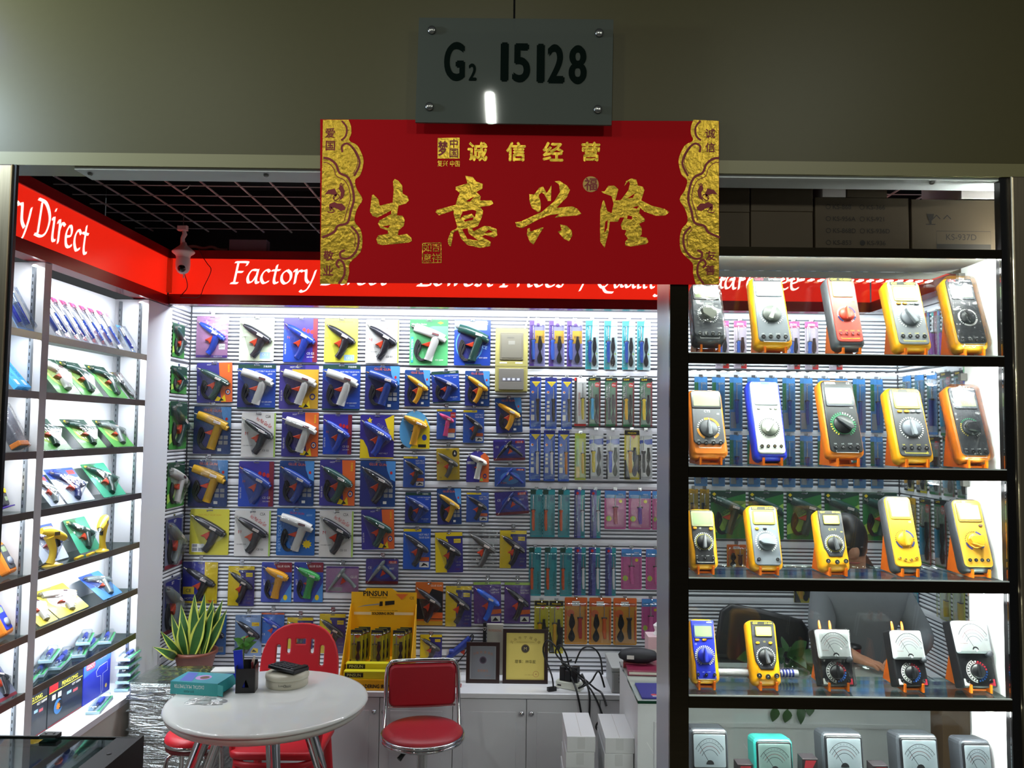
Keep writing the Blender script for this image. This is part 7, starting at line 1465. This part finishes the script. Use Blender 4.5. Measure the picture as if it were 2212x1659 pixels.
for s_ in (-1, 1): q = MB(); q.tube([(s_*.22, .09, .70), (s_*.235, .0, .69), (s_*.235, -.16, .68), (s_*.22, -.2, .50)], .016, LB, 8, 3); q.build('arm', r_)
# fuse box on the slat wall
a, c = onY(YB-.004, 1071, 711), onY(YB-.004, 1139, 848); w, h = c.x-a.x, a.z-c.z; r_ = empty('fuse_box', ((a.x+c.x)/2, YB-.003, c.z), label='olive-beige electric meter and fuse box fixed to the slat wall', cat='fuse box')
OB = C('#9a9354', .5); q = MB(); q.puff(rrect(w, h, .006, 3, 0, h/2), 0, .05, OB, .006); q.build('housing', r_)
q = MB(); q.puff(rrect(w*.72, h*.43, .004, 3, 0, h*.715), .05, .054, C('#6e6a5a', .3), .002); q.build('window_frame', r_); q = MB(); q.puff(rrect(w*.62, h*.37, .003, 3, 0, h*.715), .0542, .0555, C('#6f6c60', .25), .001); q.build('meter_window', r_)
q = MB(); q.puff(rrect(w*.76, h*.33, .004, 3, 0, h*.2), .05, .055, C('#74716a', .3), .002); d_ = q.build('fuse_cover', r_); q = MB(); q.rect(-w*.28, h*.17, w*.3, h*.22, .0556, C('#6a6a74', .4))
for k in range(4): q.rect(-w*.26+w*.145*k, h*.18, -w*.18+w*.145*k, h*.215, .0559, C('#d0d2d8', .4))
q.build('breakers', d_); q = MB(); q.rect(-w*.36, h*.445, -w*.14, h*.465, .0506, WP); q.rect(w*.12, h*.445, w*.34, h*.465, .0506, WP); q.rect(-w*.14, h*.84, w*.08, h*.86, .0559, C('#5a584e', .5)); q.rect(-w*.1, h*.74, w*.1, h*.80, .0559, C('#7a786e', .5)); q.build('print', r_); q = MB(); q.rect(-w*.5, h*.4, w*.5, h*.406, .0505, C('#6a6644', .5)); q.build('joint_line', r_)
q = MB(); q.tube([(w*.4, -.006, h), (w*.48, -.006, h+.045), (w*.55, -.006, h+.09)], .005, C('#d8dae0', .5), 8); q.build('conduit', r_)
# ================================================================ things on the shop front
_tc.resolution_u = 6; _txt.clear()
q_l = empty('added_spotlight', (-1.54, YF-.001, 2.60), label='small spotlight bracketed to the fascia left of the shop', cat='spotlight')  # added lamp body, out of view, for the glow of the neighbouring sign
q = MB(); q.box(-.03, .03, -.006, 0, -.04, .04, BLK); q.build('bracket', q_l); q = MB(); q.tube([(0, -.006, 0), (0, -.3, -.0)], .008, BLK, 8); q.build('arm', q_l); q = MB(); q.tube([(-.06, -.39, -.03), (-.005, -.345, -.038)], [.05, .06], BLK, 14); q.build('head', q_l)
# red and gold banner
BY = 1.6435
def bp(px, py): v = onY(BY, px, py); return (v.x, v.z)
b0 = onY(BY, 1122, 436); banner = empty('banner', (b0.x, BY, b0.z), label='large red banner with gold Chinese calligraphy hung under the number plate', cat='banner')
def L1(x, y): u, v = bp(680+x/4.3667, 250+y/4.3667); return (u-b0.x, v-b0.z)
def L2(x, y): u, v = bp(1110+x/4.365, 250+y/4.365); return (u-b0.x, v-b0.z)
RED = C('#c4000e', .6, spec=.12); GOLD = C('#c8a436', .34, .85, bump=.5, nscale=90); DRED = C('#8e0d16', .5)
cs = [bp(692, 258), bp(1553, 262), bp(1553, 615), bp(692, 611)]; q = MB(); q.prism([(u-b0.x, v-b0.z) for u, v in cs], 0, .0008, RED); q.build('sheet', banner)
def poly(name, P, loops, holes=(), h=.0011, m=GOLD):
    q = MB()
    for lp in loops: q.flat([P(*a) for a in lp], h, m)
    for lp in holes: q.flat([P(*a) for a in lp], h+.0002, RED)
    return q.build(name, banner)
poly('character', L1, [[(755,597),(790,615),(825,660),(830,735),(875,760),(890,800),(860,830),(790,850),(775,940),(830,945),(850,985),(840,1040),(790,1085),(785,1130),(870,1115),(910,1150),(917,1185),(880,1198),(640,1222),(595,1210),(580,1165),(600,1130),(690,1115),(690,1085),(620,1060),(597,1020),(610,990),(720,930),(722,895),(615,950),(590,962),(545,945),(520,905),(530,830),(540,750),(555,745),(600,790),(612,850),(735,820),(745,700),(738,620)]], [[(640,1045),(715,1033),(690,1062)]])
poly('character', L1, [[(1420,567),(1490,580),(1520,620),(1585,645),(1580,690),(1525,720),(1565,760),(1560,800),(1670,800),(1685,830),(1650,850),(1560,860),(1588,900),(1575,960),(1540,1040),(1480,1065),(1500,1090),(1600,1040),(1650,1045),(1715,1070),(1722,1130),(1690,1150),(1610,1125),(1575,1140),(1660,1190),(1655,1230),(1560,1248),(1440,1220),(1380,1160),(1350,1080),(1310,1100),(1285,1235),(1260,1215),(1255,1170),(1285,1090),(1330,1070),(1345,1050),(1310,930),(1310,895),(1170,940),(1140,910),(1150,890),(1330,840),(1350,770),(1370,730),(1330,700),(1330,670),(1440,640)]],
     [[(1365,985),(1395,905),(1490,888),(1525,900),(1510,960),(1480,925),(1400,945)], [(1405,985),(1500,955),(1490,985),(1415,1000)], [(1425,808),(1510,760),(1462,812)], [(1388,1072),(1442,1062),(1452,1112),(1500,1145),(1545,1180),(1440,1162)], [(1600,1108),(1640,1075),(1680,1100)]])
poly('character', L2, [[(145,740),(190,745),(240,680),(275,670),(310,730),(330,700),(355,655),(350,770),(350,805),(320,805),(285,740),(260,725),(235,750),(255,830),(250,900),(225,910),(170,870),(148,810)], [(385,620),(430,615),(500,660),(528,700),(500,770),(400,870),(550,855),(600,880),(635,925),(610,940),(470,950),(385,962),(430,925),(330,940),(250,970),(80,1060),(30,1050),(12,1005),(60,1000),(260,910),(380,810),(435,720),(425,650)], [(130,1065),(150,1060),(155,1095),(260,1055),(280,1055),(240,1120),(185,1215),(150,1190),(122,1120)], [(435,1025),(500,1040),(545,1085),(550,1130),(520,1185),(470,1160),(415,1095),(450,1080)]])
poly('character', L2, [[(825,715),(855,715),(890,662),(945,660),(985,695),(965,770),(955,800),(1010,795),(1080,700),(1095,640),(1080,615),(1040,665),(1060,615),(1110,592),(1155,605),(1170,660),(1215,670),(1230,705),(1200,800),(1300,850),(1420,880),(1465,910),(1430,940),(1340,945),(1230,905),(1190,870),(1180,920),(1230,970),(1235,995),(1180,1020),(1205,1060),(1205,1120),(1185,1140),(1250,1150),(1268,1190),(1250,1210),(1100,1235),(1050,1225),(1048,1190),(1075,1160),(1045,1120),(1060,1080),(1020,1075),(1008,1030),(1040,960),(1000,960),(980,1000),(905,1000),(890,1110),(855,1245),(815,1190),(812,1100),(815,890),(840,800),(850,800),(880,900),(920,920),(940,830),(920,760),(840,730)]],
     [[(1070,780),(1140,735),(1120,775)], [(1065,975),(1075,940),(1115,950),(1112,980)], [(850,1110),(862,1000),(885,985),(880,1060)], [(1115,865),(1180,850),(1160,880)]])
def gold_side(Lf, mir):
    X = (lambda x: x) if not mir else (lambda x: 2008-70-(x-75)); P = lambda x, y: Lf(X(x), y)
    edge = [(320,40),(342,100),(345,170),(325,235),(400,280),(448,370),(460,450),(430,560),(380,610),(400,700),(450,790),(400,880),(375,995),(430,1070),(450,1170),(430,1290),(330,1390),(325,1480),(300,1588)]
    q = MB(); lft = [(78, 40), (50, 1588)] if not mir else [(75+8, 50), (75+6, 1588)]
    sm_ = smooth_path(edge, 3); q.flat([P(*a) for a in [lft[0]]+sm_+[lft[1]]], .0011, GOLD); q.build('gold_border', banner)
    q = MB(); k_ = 1/FPX*1.64
    def st_(pts, w): q.stroke([P(*a) for a in pts], w/4.366*k_, .0015, DRED, 4)
    st_([(82,400),(140,410),(200,460),(235,540),(310,580),(350,660),(370,790),(340,900),(310,1010),(220,1040),(180,1100),(72,1150)], 22); st_([(82,440),(130,450),(180,500),(205,570),(280,610),(325,690),(335,790),(310,880),(280,990)], 7)
    st_([(255,50),(300,110),(295,190),(250,235)], 18); st_([(262,345),(258,290),(310,265),(380,330),(425,450),(372,570)], 20); st_([(350,300),(395,380),(405,460),(362,550)], 6)
    st_([(345,1045),(412,1130),(400,1260),(330,1340),(255,1345),(240,1295),(285,1268)], 20); st_([(330,1070),(380,1140),(375,1240)], 6); st_([(232,1435),(205,1400),(230,1360),(275,1400),(280,1500),(225,1585)], 20)
    q.build('border_lines', banner)
    q = MB()                                                             # small rooster on a cloud
    q.flat([P(*a) for a in [(95,745),(128,702),(190,688),(212,740),(205,765),(180,748),(140,738)]], .0015, DRED); q.flat([P(*a) for a in [(228,805),(270,775),(285,715),(262,660),(240,655),(225,690),(248,725),(242,765)]], .0016, DRED)
    st_([(180,790),(210,740),(235,770),(195,800),(175,770),(200,745)], 8); st_([(235,660),(250,640),(262,655),(278,645)], 8); q.flat([P(*a) for a in [(140,835),(185,815),(215,830),(255,828),(290,865),(285,890),(245,900),(215,880),(180,865),(160,880),(150,905),(135,870)]], .0015, DRED); st_([(150,860),(185,905),(145,915),(120,905)], 9)
    q.build('rooster_motif', banner); return P
P1 = gold_side(L1, False); P2 = gold_side(lambda x, y: L2(x, y), True)
kz = 1.64/FPX
def ch(t, P, x, y, size, m, h=.0017, nm='small_character', bold=.02):
    q = MB(); u, v = P(x, y); q.text(t, u, v, size/4.366*kz, h, m, bold=bold); return q.build(nm, banner)
for t, x, y in (('爱', 145, 165), ('国', 148, 285), ('敬', 130, 1320), ('业', 128, 1460)): ch(t, L1, x, y, 92, DRED)
for t, x, y in (('诚', 1850, 170), ('信', 1850, 300), ('友', 1855, 1320), ('善', 1850, 1455)): ch(t, L2, x, y, 92, DRED)
for t, P, x, y in (('诚', L1, 1535, 340), ('信', L2, 20, 340), ('经', L2, 370, 340), ('营', L2, 725, 340)): ch(t, P, x, y, 180, GOLD, .0011, 'character', .035)
q = MB(); q.flat([L1(*a) for a in [(1160,212),(1366,208),(1366,405),(1158,405)]], .0011, GOLD); q.text('梦', *L1(1208, 310), 140/4.366*kz, .0015, DRED, bold=.03, cond=.6); q.text('中', *L1(1312, 262), 85/4.366*kz, .0015, DRED, bold=.02); q.text('国', *L1(1312, 355), 85/4.366*kz, .0015, DRED, bold=.02); q.text('复兴 中国', *L1(1262, 452), 60/4.366*kz, .0011, GOLD, maxw=215/4.366*kz); q.build('dream_seal', banner)
q = MB(); f_ = [(1018,1205),(1190,1200),(1192,1385),(1015,1390),(1018,1205)]; q.stroke([L1(*a) for a in f_], 9/4.366*kz, .0011, GOLD, 0)
for t, x, y in (('如', 1062, 1245), ('吉', 1145, 1245), ('意', 1062, 1340), ('祥', 1145, 1340)): q.text(t, *L1(x, y), 80/4.366*kz, .0011, GOLD)
q.build('square_seal', banner)
q = MB(); q.flat([L2(725+75*cos(2*pi*i/28), 647+75*sin(2*pi*i/28)) for i in range(28)], .0011, C('#b08a4a', .4, .6)); q.text('福', *L2(725, 647), 120/4.365*kz, .0014, DRED, bold=.02); q.build('round_seal', banner)
# number plate on stand-offs
PY = 1.612; c4 = [onY(PY, 905, 38), onY(PY, 1325, 42), onY(PY, 1321, 270), onY(PY, 897, 264)]; cx = sum(c.x for c in c4)/4; cz = sum(c.z for c in c4)/4
plate = empty('number_plate', (cx, PY, cz), label='frosted glass number plate reading G2 15128 on metal stand-offs', cat='number plate')
def frosted():
    mt = bpy.data.materials.new('frosted_plate'); mt.use_nodes = True; nt = mt.node_tree; nt.nodes.clear(); out = nt.nodes.new('ShaderNodeOutputMaterial')
    tr = nt.nodes.new('ShaderNodeBsdfTransparent'); tr.inputs[0].default_value = (.75, .8, .76, 1); df = nt.nodes.new('ShaderNodeBsdfDiffuse'); df.inputs[0].default_value = (.14, .155, .13, 1); gl = nt.nodes.new('ShaderNodeBsdfGlossy'); gl.inputs['Roughness'].default_value = .03
    m1 = nt.nodes.new('ShaderNodeMixShader'); m1.inputs[0].default_value = .72; m2 = nt.nodes.new('ShaderNodeMixShader'); m2.inputs[0].default_value = .07
    nt.links.new(tr.outputs[0], m1.inputs[1]); nt.links.new(df.outputs[0], m1.inputs[2]); nt.links.new(m1.outputs[0], m2.inputs[1]); nt.links.new(gl.outputs[0], m2.inputs[2]); nt.links.new(m2.outputs[0], out.inputs[0]); return mt
q = MB(); q.prism([(c.x-cx, c.z-cz) for c in c4], -.006, 0, frosted()); q.build('glass', plate)
DGN = C('#03120c', .8, spec=.1); q = MB()
def pt(px, py): v = onY(PY, px, py); return v.x-cx, v.z-cz
for t, px, py, hpx, wpx in (('G', 982, 133, 84, 50), ('2', 1021, 156, 37, 19), ('1', 1090, 134, 84, 26), ('5', 1126, 136, 84, 42), ('1', 1168, 137, 84, 26), ('2', 1201, 138, 84, 40), ('8', 1248, 140, 84, 42)):
    vs_, fs_, x0, x1, y0, y1 = text_geo(t); s = hpx*PY/FPX; q.text(t, *pt(px, py), s*.99, .0004, DGN, bold=.036, cond=1.0 if t == '1' else wpx*PY/FPX*.82/((x1-x0)*s/(y1-y0)))
q.build('lettering', plate)
for px, py in ((933, 66), (1294, 72), (928, 231), (1291, 237)):
    u, v = pt(px, py); q = MB(); q.lathe([(.006, -(YF-PY)), (.006, .0002), (.0085, .0004), (.0085, .004), (.006, .0055), (.0001, .006)], C('#a8a8a4', .25, 1.0), 16, (u, 0, v), 'h'); q.build('stand_off', plate)
# cardboard boxes on the show case
BYF = 1.732; CBD = C('#4a3d2a', .7, noise=.15, nscale=10)
def top_box(px0, py0, px1, py1, label, z0=None, m_=CBD, depth=.17, yf=BYF, txt=None, z1=None):
    a = onY(yf, px0, py0); c = onY(yf, px1, py1); z0 = c.z if z0 is None else z0; z1 = a.z if z1 is None else z1
    r_ = empty('cardboard_box', ((a.x+c.x)/2, yf, z0), label=label, cat='box', group='boxes on the show case'); w = c.x-a.x; h = z1-z0
    q = MB(); q.bbox(-w/2+.0006, w/2-.0006, 0, depth, 0, h, m_, .001); q.build('body', r_)
    if txt: q = MB(); txt(q, w, h); q.build('print', r_)
    return r_
Z0 = 2.1386; zm = onY(BYF, 1600, 459).z; zm2 = onY(BYF, 1700, 457).z; zT = 2.39
top_box(1545, 460, 1620, 540, 'plain brown box low beside the steel post', Z0, z1=zm); top_box(1545, 378, 1620, 459, 'plain brown box stacked beside the steel post', zm+.0006, z1=zT)
top_box(1621.5, 457, 1757, 540, 'wide brown box under another on the show case', Z0, z1=zm2); top_box(1621.5, 378, 1757, 457, 'wide brown box stacked on another over the show case', zm2+.0006, z1=zT)
def t3(q, w, h):
    K_ = C('#1c160e', .7)
    for r in range(4):
        for c in range(2):
            u = -w*.36+c*w*.36; v = h*(.84-.2*r)
            q.stroke([(u+.005*cos(2*pi*i/10), v+.005*sin(2*pi*i/10)) for i in range(11)], .0012, .0008, K_, 0); q.text(('KS-868', 'KS-366', 'KS-956A', 'KS-921', 'KS-868D', 'KS-936D', 'KS-853', 'KS-936')[r*2+c], u+w*.05, v, h*.075, .0008, K_, 'l', maxw=w*.24)
    q.flat(circle(.006, 12, 0, h*.24), .0009, K_)
def t4(q, w, h):
    K_ = C('#1c160e', .7); q.text('↑↑', -w*.18, h*.66, h*.16, .0008, K_); q.flat([(-w*.34, h*.75), (-w*.26, h*.75), (-w*.28, h*.64), (-w*.32, h*.64)], .0008, K_); q.rect(-w*.31, h*.58, -w*.29, h*.64, .0008, K_); q.rect(-w*.35, h*.565, -w*.25, h*.58, .0008, K_)
    q.stroke([(-w*.24, h*.16), (w*.33, h*.16), (w*.33, h*.46), (-w*.24, h*.46), (-w*.24, h*.16)], .001, .0008, K_, 0); q.text('KS-937D', w*.02, h*.36, h*.1, .0008, K_, maxw=w*.5); q.rect(-w*.24, h*.16, w*.33, h*.24, .0009, K_)
z3 = onY(BYF, 1860, 427).z
top_box(1760, 427, 1965, 540, 'brown box printed with a list of KS model numbers', Z0, z1=z3, txt=t3); top_box(1968, 428, 2175, 540, 'brown box printed with arrows and a glass symbol', Z0, z1=z3-.002, txt=t4)
top_box(1829, 380, 1917, 421, 'small dark box on top of the printed boxes', z3+.0006, z1=zT)
WB = C('#e8e0dc', .6); top_box(1776, 380, 1828, 421, 'small white box on top of the printed boxes', z3+.0006, z1=zT, m_=WB); top_box(2075, 383, 2175, 425, 'white box on top beside the steel pier', z3+.0006, z1=zT, m_=WB)
# security camera hung before the corner of the light boxes
SC = C('#e6e0de', .35); ky = 3.80; k0 = onY(ky, 396, 548); r_ = empty('security_camera', (k0.x, ky, k0.z), label='white dome security camera hanging in the corner of the red signs', cat='security camera')
q = MB(); q.lathe([(.012, .055), (.018, .04), (.03, .03), (.052, .012), (.054, .008), (.05, .002), (.036, -.008), (.032, -.02)], SC, 28, sx=1.0, sy=.9); q.build('hood', r_)
q = MB(); q.lathe([(.032, -.0202), (.034, -.05), (.032, -.075), (.024, -.09), (.012, -.098), (.0001, -.1)], SC, 24); q.build('body', r_)
q = MB(); q.T = Matrix.Translation((.004, -.018, -.075)); q.lathe([(.0001, .022), (.010, .020), (.018, .010), (.019, 0), (.012, -.01)], C('#0c0c0e', .12), 20, axis='h'); q.build('lens', r_)
q = MB(); q.tube([(-.004, 0, .05), (-.006, 0, .075), (.004, 0, .095), (-.002, 0, .115)], [.012, .010, .012, .009], SC, 10); q.build('stem', r_); q = MB(); q.bbox(-.03, .016, -.014, .014, .112, .136, SC, .004); q.build('joint', r_); q = MB(); q.tube([(-.005, 0, .137), (-.004, 0, 2.785-k0.z)], .0022, C('#7a7a78', .4, .6), 6); q.build('hanger', r_)
q = MB(); q.tube([(.005, 0, -.098), (.005, 0, -.118)], .003, SC, 8); q.build('antenna', r_)
def kp(px, py): v = onY(YS-.02, px, py); return (v.x-k0.x, v.y-ky, v.z-k0.z)
q = MB(); q.tube([(.008, 0, -.095), kp(405, 620), kp(390, 640), kp(402, 642), kp(430, 641), kp(440, 620), kp(456, 585), kp(448, 570), kp(438, 555), kp(430, 538)], .0022, C('#5a1414', .5), 6, 4); q.build('cable', r_)
# clutter on top of the back light box
for (a, c, y, lb, cc) in ((500, 580, 520, 'pinkish-grey carton lying on top of the back light box', '#6a5660'),):
    z0 = ZS1+.0006; p0 = onY(4.03, a, y); p1 = onY(4.03, c, y); q = MB(); q.bbox(p0.x, p1.x, 4.0, 4.055, z0, p0.z, C(cc, .6), .001); o = q.build('flat_carton'); tags(o, lb, 'carton')
q = MB(); q.tube([(-1.70, 4.01, ZS1+.012), (-1.64, 4.02, ZS1+.03), (-1.58, 4.01, ZS1+.018), (-1.54, 4.02, ZS1+.028), (-1.50, 4.01, ZS1+.012), (-1.46, 4.02, ZS1+.012)], .0085, C('#8a8078', .6), 7, 4); o = q.build('cable_bundle'); tags(o, 'grey cable bundle lying on top of the back light box', 'cable')
# white cable tie on the ceiling grid
p0 = onY(3.43, 405, 392); q = MB(); q.tube([(-.02, 0, -.008), (0, 0, 0), (.012, 0, .016)], .0022, C('#d8d8d4', .5), 6); o = q.build('cable_tie', None, (p0.x, 3.43, 2.787)); tags(o, 'white cable tie on the ceiling grid', 'cable tie')

# ================================================================ person behind the desk
def skin_mesh(V, E, Rr, sub=2):
    me = bpy.data.meshes.new('skin_source'); me.from_pydata(V, E, []); o = bpy.data.objects.new('skin_source', me); COLL.objects.link(o)
    sm_ = o.modifiers.new('s', 'SKIN'); sm_.use_smooth_shade = True
    for i, sv in enumerate(me.skin_vertices[0].data): sv.radius = (Rr[i], Rr[i]) if not isinstance(Rr[i], tuple) else Rr[i]; sv.use_root = (i == 0)
    ss = o.modifiers.new('d', 'SUBSURF'); ss.levels = sub
    dg = bpy.context.evaluated_depsgraph_get(); ev = o.evaluated_get(dg).to_mesh(); vs = [tuple(v.co) for v in ev.vertices]; fs = [tuple(p.vertices) for p in ev.polygons]
    bpy.data.objects.remove(o); bpy.data.meshes.remove(me); return vs, fs
PO = Vector((1.63, 3.74, 0)); person = empty('person', PO, label='seated person in a grey jacket with dark hair behind the desk', cat='person')
SKIN = C('#c98f6e', .5); JK = C('#868a90', .75, bump=.4, nscale=25)
V = [(0, .02, .53), (0, .02, .70), (0, 0, .88), (-.01, -.02, 1.02), (-.035, -.04, 1.10), (-.06, -.06, 1.16), (-.09, -.075, 1.235), (-.095, -.07, 1.31), (-.095, -.175, 1.215)]
Rr = [(.14, .11), (.13, .095), (.15, .10), (.10, .08), .05, .052, (.076, .09), (.062, .075), .012]
E = [(0, 1), (1, 2), (2, 3), (3, 4), (4, 5), (5, 6), (6, 7), (6, 8)]
JV, JE, JR = list(V[:4])+[(-.02, -.03, 1.075)], [(0, 1), (1, 2), (2, 3), (3, 4)], [(.158, .125), (.148, .112), (.168, .118), (.12, .10), (.085, .08)]
for s_, sh, el, wr, hd in ((-1, (-.17, .0, 1.0), (-.225, -.09, .83), (-.14, -.24, .79), (-.11, -.285, .785)), (1, (.17, .0, 1.0), (.24, -.09, .83), (.09, -.23, .79), (.035, -.275, .785))):
    b_ = len(V); V += [sh, el, wr, hd]; Rr += [.062, .044, .028, (.036, .016)]; E += [(3, b_), (b_, b_+1), (b_+1, b_+2), (b_+2, b_+3)]
    j_ = len(JV); w2 = Vector(el).lerp(Vector(wr), .62); JV += [sh, el, tuple(w2)]; JR += [.078, .06, .052]; JE += [(3, j_), (j_, j_+1), (j_+1, j_+2)]
    d = (Vector(hd)-Vector(wr)).normalized(); sd = Vector((-d.y, d.x, 0))
    for k in range(4):
        o_ = (k-1.5)*.017; L_ = (.034, .042, .038, .03)[k]; r0 = Vector(hd)+sd*o_+d*.01; i0 = len(V); V += [tuple(r0+d*.012), tuple(r0+d*(.012+L_)+Vector((0, 0, .003))), tuple(r0+d*(.012+L_*1.7)-Vector((0, 0, .010)))]; Rr += [.0085, .0078, .0065]; E += [(b_+3, i0), (i0, i0+1), (i0+1, i0+2)]
    i0 = len(V); t0 = Vector(wr)+d*.02-sd*s_*.02; V += [tuple(t0), tuple(t0+d*.035-sd*s_*.018)]; Rr += [.011, .008]; E += [(b_+2, i0), (i0, i0+1)]
for s_ in (-1, 1):
    b_ = len(V); V += [(s_*.09, .0, .52), (s_*.075-.05, -.34, .52), (s_*.075-.05, -.33, .09), (s_*.075-.05, -.42, .04)]; Rr += [.08, .058, .04, .034]; E += [(0, b_), (b_, b_+1), (b_+1, b_+2), (b_+2, b_+3)]
vs, fs = skin_mesh(V, E, Rr, 2); q = MB(); q.add(vs, fs, SKIN, True); q.build('body', person)
vs, fs = skin_mesh(JV, JE, JR, 2); q = MB(); q.add(vs, fs, JK, True); q.build('jacket', person)
q = MB(); q.tube([(-.03, -.03, 1.055), (-.04, -.045, 1.10), (-.045, -.05, 1.115)], [.085, .066, .062], JK, 16, 2, caps=False); q.build('collar', person)
TV = [(0, .02, .56)]; TE = []; TR = [(.155, .12)]
for s_ in (-1, 1): b_ = len(TV); TV += [(s_*.09, .0, .53), (s_*.075-.05, -.34, .525), (s_*.075-.05, -.33, .12)]; TR += [.092, .072, .055]; TE += [(0, b_), (b_, b_+1), (b_+1, b_+2)]
vs, fs = skin_mesh(TV, TE, TR, 2); q = MB(); q.add(vs, fs, C('#1d2230', .7), True); q.build('trousers', person)
HR = C('#0d0b0c', .4); hc = Vector((-.095, -.055, 1.275)); q = MB(); vs = []; fs = []; nu, nv = 20, 12
for j in range(nv+1):
    th = pi*j/nv
    for i in range(nu):
        a = 2*pi*i/nu; x, y, z = sin(th)*cos(a), sin(th)*sin(a), cos(th); front = max(0, -y)
        rx = .096; cut = 1.0
        if front > .5 and z < -.6: cut = .72                         # the face stays free
        vs.append((hc.x+x*rx*cut, hc.y+y*.108*cut+(.01 if cut < 1 else 0), hc.z+z*.115*(1 if z > -.2 else 1.25)*(cut if z < 0 else 1)))
for j in range(nv):
    for i in range(nu): fs.append((j*nu+i, j*nu+(i+1) % nu, (j+1)*nu+(i+1) % nu, (j+1)*nu+i))
q.add(vs, fs, HR, True); q.build('hair', person)
q = MB(); q.tube([(-.06, .04, 1.25), (.0, .06, 1.18), (.05, .02, 1.09), (.06, -.02, 1.0)], [.03, .042, .036, .012], HR, 10, 3); q.build('ponytail', person)
for s_ in (-1, 1):
    q = MB(); q.lathe([(.0001, .006), (.008, .003), (.010, 0)], C('#1a1414', .3), 12, (-.095+s_*.032, -.158, 1.245), 'h', sx=1.3, sy=.6); q.build('eye', person)
    q = MB(); q.lathe([(.0001, .008), (.012, .006), (.016, 0)], SKIN, 12, (-.095+s_*.088, -.07, 1.225), 'h', sx=.5, sy=1.4); q.build('ear', person)
q = MB(); q.tube([(-.12, -.152, 1.178), (-.095, -.160, 1.176), (-.07, -.152, 1.178)], [.003, .005, .003], C('#a85a52', .5), 8, 2); q.build('mouth', person)
r_ = empty('round_stool', (1.63, 3.78, 0), label='black padded stool under the seated person', cat='stool'); q = MB(); q.lathe([(.0001, .400), (.15, .399), (.165, .39), (.165, .37), (.1, .37)], LB, 32); q.build('seat', r_)
for a in (45, 135, 225, 315): c_, s_ = cos(radians(a)), sin(radians(a)); q = MB(); q.tube([(.11*c_, .11*s_, .37), (.15*c_, .15*s_, 0)], .011, CHROME, 8); q.build('leg', r_)

bpy.data.objects.remove(_to); bpy.data.curves.remove(_tc)
